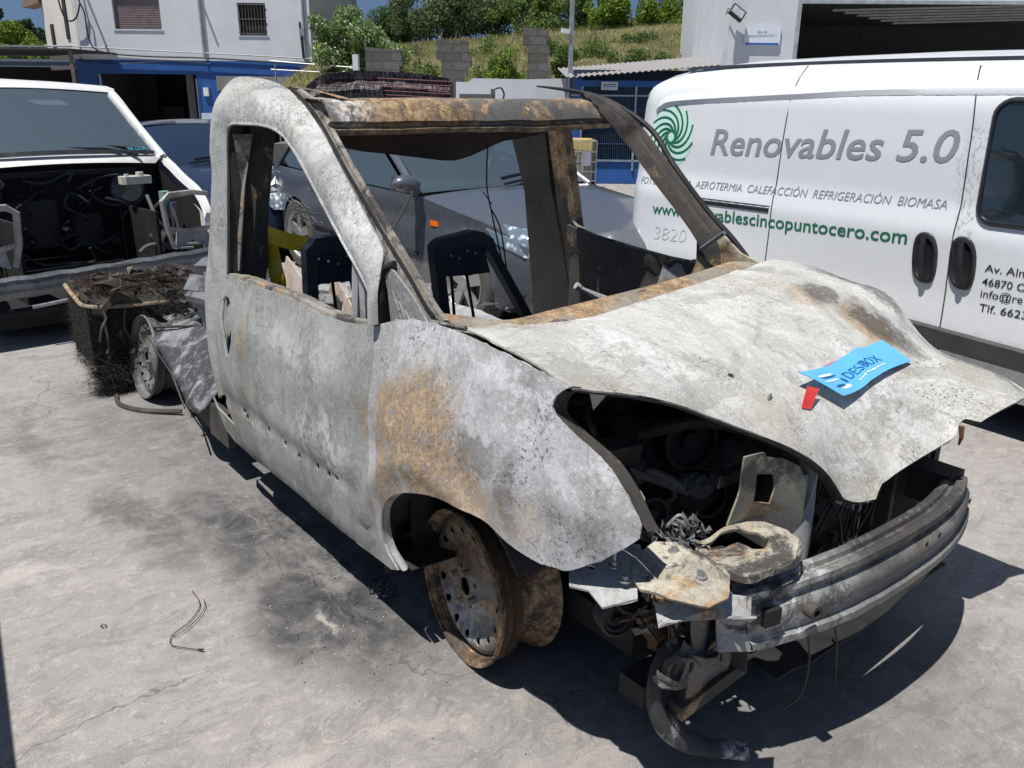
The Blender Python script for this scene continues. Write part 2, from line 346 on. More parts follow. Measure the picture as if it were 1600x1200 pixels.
# measured outlines of the vehicles (metres)
D = {
'fr_in': [[-1.25,-0.817,0.425],[-1.245,-0.813,0.6],[-1.25,-0.791,0.805],[-1.26,-0.771,0.958],[-1.27,-0.748,1.151],[-1.29,-0.725,1.307],[-1.26,-0.719,1.35],[-1.17,-0.705,1.355],[-1.09,-0.69,1.355],[-1.01,-0.682,1.348],[-0.94,-0.676,1.328],[-0.87,-0.679,1.293],[-0.79,-0.688,1.251],[-0.61,-0.717,1.158],[-0.44,-0.744,1.07],[-0.345,-0.759,1.025],[-0.262,-0.773,0.982],[-0.228,-0.783,0.939],[-0.215,-0.79,0.898]],
'fr_out': [[-1.38,-0.816,0.362],[-1.39,-0.833,0.556],[-1.4,-0.817,0.781],[-1.4,-0.793,0.895],[-1.4,-0.758,1.118],[-1.4,-0.722,1.356],[-1.4,-0.69,1.444],[-1.38,-0.648,1.493],[-1.26,-0.623,1.494],[-1.12,-0.602,1.475],[-1.0,-0.598,1.435],[-0.88,-0.611,1.386],[-0.77,-0.626,1.334],[-0.49,-0.693,1.216],[-0.345,-0.721,1.139],[-0.245,-0.737,1.08],[-0.225,-0.756,1.036],[-0.21,-0.78,0.976],[-0.2,-0.789,0.901]],
'door_top': [[-0.219,0.896],[-0.366,0.872],[-0.492,0.863],[-0.736,0.875],[-0.979,0.867],[-1.14,0.858]],
'ap_o': [[-1.05,-0.595,1.463],[-0.92,-0.604,1.417],[-0.79,-0.618,1.355],[-0.57,-0.665,1.251],[-0.4,-0.693,1.165],[-0.24,-0.721,1.087],[-0.13,-0.733,1.025],[-0.06,-0.733,0.966],[-0.03,-0.726,0.939]],
'ap_i': [[-1.0,-0.574,1.46],[-0.87,-0.575,1.417],[-0.76,-0.592,1.346],[-0.56,-0.63,1.245],[-0.4,-0.654,1.162],[-0.25,-0.677,1.081],[-0.14,-0.69,1.018],[-0.06,-0.696,0.964],[0.0,-0.699,0.933]],
'tri': [[-0.2,-0.789,0.901],[-0.2,-0.781,0.969],[-0.2,-0.766,1.017],[-0.22,-0.73,1.047],[-0.19,-0.724,1.038],[-0.1,-0.735,0.99],[-0.02,-0.732,0.934]],
'cowl_t': [[-0.172,-0.613,0.905],[-0.055,-0.553,0.905],[-0.012,-0.503,0.905],[-0.03,-0.357,0.905],[-0.051,-0.197,0.905],[-0.081,0.042,0.905],[-0.129,0.332,0.905],[-0.189,0.587,0.905]],
'cowl_b': [[-0.01,-0.692,0.925],[0.01,-0.601,0.905],[0.052,-0.532,0.9],[0.061,-0.435,0.9],[0.067,-0.306,0.9],[0.02,-0.063,0.9],[-0.055,0.307,0.9],[-0.132,0.71,0.905]],
'hood': [[0.007,-0.691,0.927],[0.02,-0.608,0.91],[0.053,-0.533,0.902],[0.057,-0.431,0.9],[0.062,-0.302,0.9],[0.015,-0.057,0.9],[-0.055,0.307,0.9],[-0.092,0.567,0.905],[-0.133,0.766,0.91],[0.001,0.74,0.922],[0.196,0.74,0.894],[0.344,0.74,0.865]],
'hood2': [[0.409,0.76,0.787],[0.49,0.76,0.729],[0.628,0.76,0.709],[0.755,0.77,0.672],[0.822,0.8,0.621],[0.791,0.68,0.673],[0.797,0.62,0.678],[0.788,0.56,0.667],[0.778,0.5,0.653],[0.774,0.47,0.647],[0.76,0.46,0.65],[0.741,0.45,0.648],[0.736,0.43,0.638],[0.748,0.4,0.613],[0.741,0.36,0.6],[0.735,0.27,0.589],[0.722,0.15,0.564],[0.718,0.1,0.547],[0.726,0.07,0.539],[0.731,0.055,0.523],[0.722,-0.0,0.533],[0.707,-0.05,0.542],[0.704,-0.06,0.559],[0.699,-0.09,0.605],[0.685,-0.13,0.647],[0.658,-0.19,0.69],[0.628,-0.26,0.73],[0.572,-0.38,0.786],[0.554,-0.47,0.831],[0.546,-0.54,0.862],[0.53,-0.62,0.887],[0.485,-0.72,0.903],[0.495,-0.75,0.92]],
'hood3': [[0.495,-0.75,0.92],[0.381,-0.745,0.932],[0.261,-0.735,0.938],[0.134,-0.72,0.943],[0.001,-0.7,0.932]],
'l_apo': [[-0.904,0.52,1.468],[-0.802,0.56,1.441],[-0.702,0.6,1.381],[-0.653,0.64,1.322],[-0.532,0.66,1.203],[-0.398,0.7,1.055],[-0.286,0.72,0.962],[-0.212,0.74,0.884]],
'l_api': [[-0.773,0.5,1.419],[-0.743,0.54,1.373],[-0.726,0.57,1.332],[-0.695,0.6,1.288],[-0.581,0.63,1.163],[-0.447,0.66,1.029],[-0.368,0.68,0.931],[-0.323,0.69,0.853]],
'l_rail': [[-1.296,0.62,1.482],[-1.093,0.64,1.465],[-0.923,0.66,1.435],[-0.78,0.68,1.378],[-0.666,0.69,1.311]],
'l_plate': [[-0.428,0.7,1.051],[-0.393,0.7,0.956],[-0.298,0.7,0.955],[-0.236,0.7,0.917],[-0.183,0.7,0.893],[-0.229,0.7,0.856],[-0.383,0.7,0.774],[-0.431,0.7,0.785],[-0.408,0.7,0.863]],
'l_dtop': [[-1.203,0.78,0.946],[-1.158,0.78,0.903],[-1.032,0.78,0.874],[-0.781,0.78,0.854],[-0.605,0.78,0.844],[-0.473,0.78,0.844]],
'bump_t': [[0.74,-0.525,0.48],[0.79,-0.479,0.503],[0.82,-0.369,0.514],[0.835,-0.225,0.515],[0.84,-0.048,0.521],[0.83,0.122,0.512],[0.8,0.322,0.492],[0.76,0.469,0.471]],
'bump_b': [[0.76,-0.449,0.307],[0.81,-0.388,0.339],[0.84,-0.267,0.347],[0.85,-0.097,0.341],[0.85,0.075,0.353],[0.84,0.256,0.355],[0.81,0.428,0.349],[0.77,0.542,0.374]],
'tank': [[0.62,-0.188,0.522],[0.62,-0.017,0.468],[0.62,-0.067,0.244],[0.62,-0.198,0.296]],
'wire': [[-0.722,-1.184,0.0],[-0.623,-1.195,0.0],[-0.562,-1.247,0.0],[-0.528,-1.303,0.0],[-0.486,-1.319,0.0],[-0.416,-1.265,0.0],[-0.513,-1.307,0.0],[-0.59,-1.206,0.0]],
'blind': [[-7.298,1.765],[-7.283,1.454],[-5.467,1.71],[-5.471,1.443]],
'canopy': [[-11.68,2.204],[-9.702,2.277],[-11.715,2.019],[-9.716,1.92],[-9.83,1.557]],
'shed': [[0.978,1.716],[3.506,1.959],[1.106,1.668],[3.498,1.821],[1.113,0.018],[2.153,0.05],[1.063,1.418],[1.911,1.426],[1.97,0.377],[1.133,0.368]],
'hedge': [[-23.151,2.553],[-20.765,3.888],[-20.922,2.972],[-22.62,3.869]],
'v_R': [[-1.933,1.135],[-0.487,1.187],[-1.944,1.276]],
'v_foto': [[-2.479,0.925],[-0.483,0.982],[-2.491,0.967]],
'v_www': [[-2.336,0.753],[-0.632,0.807],[-2.343,0.82]],
'v_av': [[-0.253,0.741],[-0.089,0.744],[-0.254,0.774]],
'v_cp': [[-0.253,0.681],[-0.078,0.685]],
'v_info': [[-0.249,0.629],[-0.067,0.632]],
'v_tlf': [[-0.243,0.567],[-0.055,0.579]],
'v_seam1': [[-1.445,1.607],[-1.437,1.539],[-1.439,1.001],[-1.431,0.868],[-1.426,0.607]],
'v_seam2': [[-0.52,1.596],[-0.458,1.415],[-0.429,1.064],[-0.417,0.783],[-0.396,0.445]],
'v_rib': [[-2.404,1.357],[-2.371,1.391],[-2.212,1.423],[-1.391,1.466],[-0.861,1.49],[-0.282,1.493]],
'v_h1': [[-0.548,0.866],[-0.509,0.648],[-0.588,0.756],[-0.473,0.774]],
'v_h2': [[-0.369,0.87],[-0.339,0.65],[-0.412,0.754],[-0.296,0.773]],
'tape': [[-1.35,-0.619,1.012],[-1.35,-0.425,0.917],[-1.35,-0.441,0.885],[-1.35,-0.6,0.948],[-1.35,-0.578,0.927],[-1.35,-0.528,0.922],[-1.35,-0.526,0.85],[-1.35,-0.575,0.746],[-1.35,-0.588,0.952]],
'tag4': [[0.525,-0.028,0],[0.484,0.44,0],[0.558,0.48,0],[0.59,0.085,0]],
'strap': [[0.552,-0.02,0],[0.562,0.02,0],[0.579,-0.035,0],[0.572,-0.066,0]],
'strap2': [[0.5,0.135,0],[0.497,0.22,0],[0.52,0.21,0],[0.515,0.15,0]]}
# ------------------------------------------------------------------ setting frame: s = to the camera's right, d = away from it
FH = Vector((math.cos(YAW), math.sin(YAW), 0)); RH = Vector((FH.y, -FH.x, 0)); BZ = YAW-math.pi/2
def W(s, d, z=0): return Vector((CAM_POS[0], CAM_POS[1], z))+RH*s+FH*d
def far(name, label, cat, s, d, group=None, kind=None, z=0, tw=0): return thing(name, label, cat, W(s, d, z), BZ+tw, group, kind)

# ground: one concrete sheet to the horizon, subdivided near the camera
def mat_ground():
    t = NT('yard_concrete'); Wp = t.warp(.35, 1.1)
    a = t.noise(.55, 9, .62, .7, Wp); b = t.noise(6, 8, .68, .8); st = t.noise(2.2, 8, .66, .6, t.scale((1, .42, 1), Wp, rot=(0, 0, R(35))))
    st2 = t.noise(5, 8, .7, .8, t.scale((1, .22, 1), t.warp(.2, 2), rot=(0, 0, R(58))))
    g = t.noise(210, 3, .7); g2 = t.noise(60, 5, .75)
    v = t.math('ADD', t.math('MULTIPLY', a, .3), t.math('ADD', t.math('MULTIPLY', st, .25), t.math('ADD', t.math('MULTIPLY', st2, .25), t.math('MULTIPLY', b, .2))))
    col = t.ramp(v, [(.36, (.17, .160, .150)), (.43, (.26, .247, .236)), (.48, (.34, .322, .307)), (.505, (.29, .275, .262)), (.56, (.40, .376, .352)), (.66, (.50, .468, .44))])
    sc_ = t.noise(11, 10, .82, 1.0, t.scale((1, .45, 1), Wp, rot=(0, 0, R(40)))); col = t.mix(t.mr(sc_, .52, .56, 0, .36), col, (.15, .141, .134)); col = t.mix(t.mr(t.noise(26, 9, .8, .6), .54, .60, 0, .30), col, (.56, .53, .50)); col = t.mix(t.mr(g, .35, .65, 0, .5), col, t.mix(.55, col, (.06, .055, .05)))
    col = t.mix(t.mr(g2, .56, .74, 0, .35), col, (.4, .37, .34))
    # soot washed across the slab beside the wreck
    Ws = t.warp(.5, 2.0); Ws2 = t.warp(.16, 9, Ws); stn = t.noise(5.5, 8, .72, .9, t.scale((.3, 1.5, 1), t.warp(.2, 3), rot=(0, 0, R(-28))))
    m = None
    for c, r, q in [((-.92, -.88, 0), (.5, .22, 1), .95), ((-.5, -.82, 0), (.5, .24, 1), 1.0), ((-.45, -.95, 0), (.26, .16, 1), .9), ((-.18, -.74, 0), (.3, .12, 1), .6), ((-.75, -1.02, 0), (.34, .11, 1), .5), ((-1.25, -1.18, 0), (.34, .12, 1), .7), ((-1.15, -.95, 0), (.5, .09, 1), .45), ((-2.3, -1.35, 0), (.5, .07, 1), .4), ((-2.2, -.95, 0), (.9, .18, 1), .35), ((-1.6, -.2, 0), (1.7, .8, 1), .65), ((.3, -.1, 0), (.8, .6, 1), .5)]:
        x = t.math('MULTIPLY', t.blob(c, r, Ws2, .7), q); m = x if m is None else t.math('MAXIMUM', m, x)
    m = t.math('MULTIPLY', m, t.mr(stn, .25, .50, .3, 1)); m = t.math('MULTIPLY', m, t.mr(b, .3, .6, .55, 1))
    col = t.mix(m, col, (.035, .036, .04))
    # soft grey tyre and oil stains over the yard
    o = t.mr(t.noise(1.0, 6, .6, 1.2, t.scale((.35, 1.1, 1), rot=(0, 0, R(30)), loc=(3, 8, 0))), .58, .74, 0, .38); col = t.mix(o, col, (.085, .08, .078))
    # pale chips and spills
    ch = t.mr(t.vor(30), .10, .05); ch = t.math('MULTIPLY', ch, t.mr(t.noise(3, 3), .5, .62)); col = t.mix(t.math('MULTIPLY', ch, .5), col, (.55, .52, .48))
    col = t.mix(t.math('MULTIPLY', t.blob((-.33, -.93, 0), (.07, .010, 1), t.warp(.12, 14), .6), .4), col, (.60, .56, .48))
    # dark specks
    dk = t.mr(t.vor(22, P=t.scale(1, loc=(4, 4, 0))), .075, .04); dk = t.math('MULTIPLY', dk, t.mr(t.noise(2, 3, .5, 0, t.scale(1, loc=(7, 1, 0))), .46, .6)); col = t.mix(t.math('MULTIPLY', dk, .75), col, (.05, .045, .04))
    # hairline cracks
    e = t.vor(.55, 'DISTANCE_TO_EDGE', t.warp(.35, 3.5)); ck = t.math('MULTIPLY', t.mr(e, .0022, .0006), t.mr(t.noise(.8, 2, .5, 0, t.scale(1, loc=(2, 6, 0))), .48, .56))
    col = t.mix(t.math('MULTIPLY', ck, .5), col, (.07, .062, .056))
    h = t.math('ADD', t.math('MULTIPLY', sc_, .5), t.math('ADD', t.math('MULTIPLY', g, .25), t.math('MULTIPLY', ck, -1.2)))
    t.bump(h, .35, .006)
    return t.base(col, t.mr(b, .3, .7, .72, .95), 0, Specular_IOR_Level=.3)
MG = mat_ground()
m = MB(); xs = [-120, -40, -14, -8, -5, -3, -2, -1, 0, 1, 2, 3, 6, 20, 60]
m.grid([[(x, y, 0) for x in xs] for y in [-60, -20, -6, -4, -3, -2, -1, 0, 1, 2, 3, 5, 9, 16, 30, 80, 120]])
g = m.build('ground', MG); tag(g, 'stained pale concrete slab of the yard', kind='structure')

WHITE = simple('white_render', (.62, .64, .67), .85, 0, .07, 1.6, .25)
WHITE2 = simple('white_wall_paint', (.62, .64, .67), .85, 0, .07, 2.5, .15)
CREAM = simple('cream_render', (.66, .62, .56), .85, 0, .07, 1.2, .2)
BLUE = simple('blue_wall_paint', (.014, .085, .30), .6, 0, .16, 2.5, .1)
DBLUE = simple('dark_blue_sheet', (.010, .05, .18), .5, 0, .15, 3)
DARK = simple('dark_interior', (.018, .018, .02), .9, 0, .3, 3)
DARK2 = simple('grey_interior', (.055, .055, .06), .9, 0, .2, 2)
BLOCK = None
def mat_block():
    t = NT('concrete_block'); b = t.n('ShaderNodeTexBrick'); t.l(t.scale((1, 1, 1), rot=(R(90), 0, 0)), b.inputs[0])
    b.inputs['Scale'].default_value = 1; b.inputs['Brick Width'].default_value = .34; b.inputs['Row Height'].default_value = .155; b.inputs['Mortar Size'].default_value = .012
    b.inputs['Color1'].default_value = (.15, .145, .132, 1); b.inputs['Color2'].default_value = (.10, .097, .09, 1); b.inputs['Mortar'].default_value = (.085, .08, .072, 1)
    n_ = t.noise(14, 7, .7); col = t.mix(t.mr(n_, .4, .7, 0, .5), b.outputs[0], (.06, .058, .052)); t.bump(t.math('ADD', n_, b.outputs[1]), .6, .02)
    return t.base(col, .95)
BLOCK = mat_block()
METAL = simple('galvanised_steel', (.36, .37, .38), .45, .7, .15, 12)
RUSTY = simple('weathered_steel', (.14, .12, .10), .7, .3, .3, 10)
WIRE = simple('black_cable', (.02, .02, .022), .6)

def corrugated(name, c):
    t = NT(name); f = t.noise(5, 6, .6); return t.base(t.mix(f, tuple(x*.75 for x in c), c), .6, .2)

# ---- left building: white upper floor over a blue workshop front, origin at its left front corner
def rot_in_plane(T): return T
b = far('workshop_building', 'white two-storey building with blue ground-floor front and open workshop door, behind the stripped white van', 'building', -10.8, 22)
def Q(s, z, dd=0): return (s+10.8, dd, z)
m = MB(); D0 = 6
# upper wall with window openings, made of strips around them
def wall_with_holes(m, x0, x1, z0, z1, holes, y, th):
    zs = sorted({z0, z1}|{h[2] for h in holes}|{h[3] for h in holes}); xs = sorted({x0, x1}|{h[0] for h in holes}|{h[1] for h in holes})
    for i in range(len(zs)-1):
        run = None
        for j in range(len(xs)-1):
            cx, cz = (xs[j]+xs[j+1])/2, (zs[i]+zs[i+1])/2
            hole = any(h[0] < cx < h[1] and h[2] < cz < h[3] for h in holes)
            if not hole: run = [xs[j], xs[j+1]] if run is None else [run[0], xs[j+1]]
            if (hole or j == len(xs)-2) and run:
                m.box(((run[0]+run[1])/2, y+th/2, (zs[i]+zs[i+1])/2), (run[1]-run[0], th, zs[i+1]-zs[i])); run = None
wall_with_holes(m, .25, 5.85, 2.12, 6.2, [(1.14, 2.27, 2.81, 3.75), (4.13, 4.8, 2.70, 3.42)], 0, .3)
m.build('wall', WHITE, b)
m = MB(); wall_with_holes(m, .05, 5.75, -.05, 2.118, [(.55, 2.98, -.06, 1.80), (3.5, 5.35, -.06, 1.45)], 0, .3); m.build('blue_front', BLUE, b)
m = MB(); m.box((5.84, 3.0, 3.1), (.02, 5.6, 6.2)); m.box((2.7, 3.8, 2.14), (5.3, 5.6, .04)); m.box((2.7, 6.3, 3), (6.4, .1, 6.2)); m.box((2.7, 3.2, 6.2), (6.6, 6.4, .06)); m.build('rear_wall', CREAM, b)
m = MB(); m.prism([(-1.62, 1.9), (.23, 1.9), (.23, 6.2), (-1.62, 6.2)], .0, .28, lambda x, y, z: (x, .02+z+(.23-x)*1.1, y)); m.build('side_wall', CREAM, b)
for (x, z0, z1) in ((-1.15, 2.3, 3.0), (-.30, 2.6, 4.2)):
    w = MB(); w.box((x, (.23-x)*1.1+.0, (z0+z1)/2), (.24, .03, z1-z0), Matrix.Rotation(math.atan2(-1.1, 1), 3, 'Z')); w.build('window', DARK, b)
m = MB(); m.prism([(-2.05, 3.42), (-1.62, 3.52), (-1.5, 4.6), (-1.7, 4.6)], 0, .6, lambda x, y, z: (x, z+1.9, y)); m.build('eave', simple('tile_eave', (.3, .2, .15), .8), b)
# shutter window and barred window
w = MB(); w.box((1.705, .12, 3.28), (1.13, .05, .94)); w_ = w.build('window', simple('taupe_shutter', (.16, .125, .125), .7, 0, .1, 3), b)
m = MB()
for k in range(18): m.box((1.705, .088, 2.84+k*.052), (1.12, .012, .04))
m.build('shutter_slats', simple('taupe_slats', (.19, .15, .15), .6), w_)
w = MB(); w.box((4.465, .14, 3.06), (.67, .04, .72)); w_ = w.build('window', DARK, b)
m = MB()
for k in range(9): m.box((4.17+k*.074, -.015, 3.06), (.012, .012, .70))
for z in (2.74, 3.06, 3.38): m.box((4.465, -.026, z), (.68, .01, .02))
m.build('bars', RUSTY, w_)
m = MB(); m.box((4.465, .05, 2.69), (.74, .14, .03)); m.box((1.705, .05, 2.795), (1.2, .14, .03)); m.build('sill', WHITE2, b)
# open workshop: dark room, door leaf, blind
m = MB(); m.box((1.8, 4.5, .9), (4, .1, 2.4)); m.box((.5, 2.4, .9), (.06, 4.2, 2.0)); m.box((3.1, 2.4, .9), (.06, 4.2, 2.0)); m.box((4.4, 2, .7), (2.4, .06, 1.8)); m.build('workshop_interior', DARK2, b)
m = MB(); m.box((2.7, .55, .85), (.18, .5, 1.9)); m.box((2.42, 1.1, .8), (.2, .06, 1.7)); m.box((2.9, .9, .8), (.06, .8, 1.75)); m.build('door_leaf', simple('grey_door', (.12, .12, .11), .7), b)
m = MB(); m.box((1.2, 2.8, .5), (.9, .6, 1.0)); m.box((2.0, 3.4, .75), (.5, .4, 1.5)); m.build('workshop_shelving', simple('workshop_clutter', (.04, .04, .03), .8, 0, .5, 6), b)
m = MB(); m.box((.63, -.03, .86), (.05, .05, 1.85)); m.build('door_rail', METAL, b)
m = MB(); m.box((4.42, -.06, 1.6), (1.86, .06, .34)); m.build('blind', simple('grey_blind', (.22, .22, .22), .8, 0, .3, 3), b)
m = MB(); m.box((3.2, -.03, 1.4), (.14, .06, .2), None, .015); m.build('meter_box', simple('meter_plastic', (.7, .7, .68), .5), b)
m = MB(); m.box((3.2, -.02, .81), (.36, .02, .18)); m.build('notice', simple('notice_board', (.55, .62, .72), .5), b)
# pipes and cables over the front
m = MB(); m.tube([(-.6, -.06, 2.42), (.3, -.06, 2.40), (2, -.06, 2.33), (4, -.06, 2.26), (6.4, -.06, 2.16)], .015, 6); m.tube([(3.26, -.05, 6.0), (3.24, -.05, 3.2), (3.24, -.05, 2.2)], .035, 8); m.tube([(5.7, -.05, 6), (5.69, -.05, 2.1)], .03, 8); m.build('drain_pipe', simple('white_pipe', (.38, .38, .38), .5), b)
m = MB(); m.tube(catmull([(.34, -.1, 4.5), (.4, -.1, 3.5), (.5, -.1, 3.15), (.52, -.1, 2.6), (.75, -.1, 2.3), (1.8, -.09, 2.2), (3.4, -.09, 2.17), (5.8, -.09, 2.05)], 5), .018, 6)
m.tube(catmull([(-.15, -.1, 4.5), (-.05, -.12, 3.3), (.1, -.12, 2.98), (.3, -.12, 3.05), (.42, -.1, 3.35)], 5), .02, 6); m.tube(catmull([(.2, -.08, 2.1), (1.2, -.09, 2.02), (2.3, -.08, 2.1), (3.4, -.08, 2.05)], 5), .01, 5)
m.tube([(5.62, -.08, 3.0), (5.66, -.08, 2.2)], .03, 6); m.build('cable', WIRE, b)
m = MB(); m.box((5.66, -.06, 2.78), (.12, .1, .16)); m.build('junction_box', METAL, b)
m = MB(); m.tube([(2.98, -.05, 1.7), (2.98, -.05, -.1)], .012, 5); m.build('door_edge', METAL, b)
# a slanting pipe bracket that throws the long shadow
m = MB(); m.tube([(.5, -.5, 3.85), (.5, 0, 3.7)], .03, 6); m.tube([(3.24, -.3, 3.75), (3.24, 0, 3.6)], .03, 6); m.box((1.2, -.3, 6.2), (3.2, .6, .08)); m.build('bracket', METAL, b)

# canopy at the far left
b = far('carport_canopy', 'dark metal carport roof at the left of the white and blue building', 'canopy', -11.6, 19.8)
m = MB(); m.prism([(-4.5, 2.30), (1.9, 2.27), (1.9, 2.24), (-4.5, 2.26)], -.1, 4.5, lambda x, y, z: (x, z, y)); m.build('roof_sheet', simple('dark_roof_sheet', (.05, .045, .045), .8), b)
m = MB(); m.box((-1.3, 0, 2.31), (6.4, .06, .03)); m.box((-1.3, .02, 2.02), (6.4, .08, .05)); m.box((-1.3, .1, 1.9), (6.4, .03, .025)); m.build('fascia', simple('pale_fascia', (.3, .33, .38), .5, .4), b)
m = MB(); m.box((-1.3, .06, 1.965), (6.4, .05, .09)); m.build('beam', simple('blue_beam', (.04, .06, .1), .5), b)
for x in (-4.2, 1.86):
    m = MB(); m.box((x, 0, .98), (.07, .07, 2.5)); m.build('post', RUSTY, b)
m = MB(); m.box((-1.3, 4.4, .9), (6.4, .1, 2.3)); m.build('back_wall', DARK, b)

# right building
b = far('garage_building', 'white garage with wide open roller door and dark interior, behind the lettered white van', 'building', 3.27, 14, tw=-R(3))
m = MB(); m.box((.5, .15, 2.4), (1.0, .3, 5.2)); m.box((4.6, .151, 3.42), (7.2, .3, 1.2)); m.box((8.6, .15, 1.3), (.8, .3, 3.0)); m.box((.15, 3, 2.4), (.3, 5.4, 5.2)); m.build('wall', WHITE2, b)
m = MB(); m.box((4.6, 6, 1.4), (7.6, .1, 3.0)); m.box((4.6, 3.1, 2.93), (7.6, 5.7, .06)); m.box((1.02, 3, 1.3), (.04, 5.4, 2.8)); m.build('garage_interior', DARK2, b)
m = MB(); m.box((1.02, -.012, 1.3), (.06, .03, 3.0)); m.box((4.6, -.012, 2.80), (7.1, .03, .05)); m.build('door_frame', simple('grey_door_frame', (.35, .37, .4), .5), b)
m = MB()
for k in range(6): m.prism([(1.6+.22*k, 2.72-.028*k), (8.4, 2.90-.028*k), (8.4, 2.875-.028*k), (1.6+.22*k, 2.695-.028*k)], .25+.1*k, .34+.1*k, lambda x, y, z: (x, z, y))
m.build('roller_door_slats', simple('door_slat', (.3, .3, .3), .5, .3), b)
m = MB(); m.lathe((2.92, 3, 1.9), (0, 0, 1), [(0, -.1), (.1, -.1), (.12, .05), (.05, .2), (0, .2)], 12); m.tube([(2.92, 3, 2.1), (2.92, 3, 2.9)], .01, 5); m.build('pendant_lamp', DARK, b)
t_ = far('notice_sign', 'small white notice with blue band on the white garage wall', 'sign', 3.77, 13.96, tw=-R(3), z=0)
m = MB(); m.box((0, -.01, 2.32), (.54, .02, .26)); m.build('panel', simple('sign_white', (.72, .76, .82), .5, 0, .03), t_)
m = MB(); m.box((0, -.024, 2.205), (.50, .006, .028)); m.build('band', simple('sign_blue', (.02, .12, .42), .5), t_)
MSB = simple('sign_ink', (.05, .12, .3), .5)
text('lettering', 'Box de', MSB, t_, (-.075, -.0225, 2.355), (1, 0, .04), (0, 0, 1), .035, .14); text('lettering', 'descontaminaci\u00f3n 2', MSB, t_, (-.21, -.0225, 2.30), (1, 0, .04), (0, 0, 1), .033, .42)
t_ = far('floodlight', 'square floodlight on a bracket at the corner of the white garage', 'floodlight', 3.33, 13.85, z=0)
m = MB(); rt_ = Matrix.Rotation(R(35), 3, 'Y')@Matrix.Rotation(R(-25), 3, 'X'); m.box((0, 0, 2.63), (.24, .06, .17), rt_, .01); m.build('housing', simple('floodlight_black', (.02, .02, .02), .5), t_)
m = MB(); m.box(Vector((0, 0, 2.63))+rt_@Vector((0, -.034, 0)), (.19, .006, .12), rt_); m.build('lens', simple('floodlight_lens', (.4, .42, .45), .2), t_)
m = MB(); m.tube([(-.02, .02, 2.66), (-.12, .08, 2.7), (-.13, .15, 2.62)], .012, 6); m.build('bracket', METAL, t_)

# corrugated shed with blue mesh front
b = far('mesh_front_shed', 'low shed with corrugated roof and blue mesh front beside the white garage', 'shed', .98, 14.8, tw=R(0))
t = NT('mesh_panel_back'); DB = t.base(t.mix(t.noise(3), (.008, .02, .045), (.02, .05, .1)), .8)
m = MB(); m.box((1.3, .5, .92), (2.6, .05, 1.84)); m.box((.02, 1.2, .9), (.04, 2.4, 1.75)); m.build('back_panel', DB, b)
m = MB(); m.box((.5, .02, .19), (4.2-.0, .05, .36)); m.box((.06, .0, .9), (.12, .06, 1.6)); m.box((1.2, 0, 1.62), (2.4, .05, .09)); m.build('blue_panel', BLUE, b)
m = MB()
for k in range(64): m.box((.14+k*.036, -.0, .98), (.007, .007, 1.2))
for z in (.4, .66, .93, 1.2, 1.43, 1.57): m.box((1.3, -.008, z), (2.4, .006, .012))
m.build('wire_mesh', simple('blue_grey_mesh', (.05, .1, .17), .5, .4), b)
m = MB(); m.box((1.1, -.02, .385), (2.3, .03, .028)); m.box((1.1, -.02, 1.43), (2.3, .03, .026)); m.box((.13, -.02, .9), (.03, .03, 1.35)); m.box((1.02, -.02, .9), (.03, .03, 1.35)); m.build('frame', simple('pale_frame', (.3, .36, .42), .4, .5), b)
m = MB(); rows = []
for j in range(2):
    rows.append([(x*.02-.15, -.22+j*3.2, 1.70+.086*(x*.02)+.012*math.sin(x*1.3)+.22*j) for x in range(150)])
m.grid(rows); m.build('corrugated_roof', corrugated('grey_corrugated', (.36, .34, .33)), b, True, .006)
t_ = far('shed_sign', 'small pale notice on the blue mesh of the corrugated shed', 'sign', 1.55, 14.72)
m = MB(); m.box((0, 0, 1.58), (.27, .015, .13)); m.build('panel', simple('pale_notice', (.5, .55, .56), .6), t_)
m = MB(); m.box((0, -.009, 1.6), (.2, .003, .015)); m.box((0, -.009, 1.57), (.22, .003, .012)); m.build('printed_lines', MSB, t_)

# liquid container in its cage
b = far('liquid_container', 'yellowed plastic liquid tank in a wire cage on a black pallet, by the shed', 'liquid tank', .98, 13.6)
t = NT('stained_tank_plastic'); n_ = t.noise(4, 5, .6, .5); t.b.inputs['Subsurface Weight'].default_value = 0
z = t.n('ShaderNodeSeparateXYZ'); t.l(t.P, z.inputs[0]); TANKM = t.base(t.mix(t.mr(z.outputs[2], .55, .62), t.mix(n_, (.22, .22, .15), (.34, .34, .26)), t.mix(n_, (.45, .36, .12), (.62, .5, .22))), .45)
m = MB(); m.box((0, .32, .45), (.56, .56, .62), None, .06); m.box((0, .32, .765), (.5, .5, .03), None, .08); m.build('tank', TANKM, b)
m = MB()
for x in (-.2, -.07): 
    for z_ in (.28, .43, .58): m.box((x, .035, z_), (.1, .03, .1), None, .03)
m.build('tank_ribs', TANKM, b)
m = MB()
for x in [-.30+.075*k for k in range(9)]: m.tube([(x, 0, .1), (x, 0, .76)], .006, 5); m.tube([(.3, .02+.07*(x+.3)*14/1.0*.13, .1), (.3, .02+.07*(x+.3)*14*.13, .76)], .006, 5)
for z_ in (.16, .30, .45, .60, .76): m.tube([(-.3, 0, z_), (.3, 0, z_), (.3, .6, z_)], .008, 5)
m.build('cage', METAL, b)
m = MB(); m.box((0, .3, .05), (.64, .64, .1)); m.build('pallet', WIRE, b)
m = MB(); m.box((.14, -.014, .5), (.15, .006, .22)); m.build('label_plate', simple('grey_label', (.3, .3, .38), .6), b)

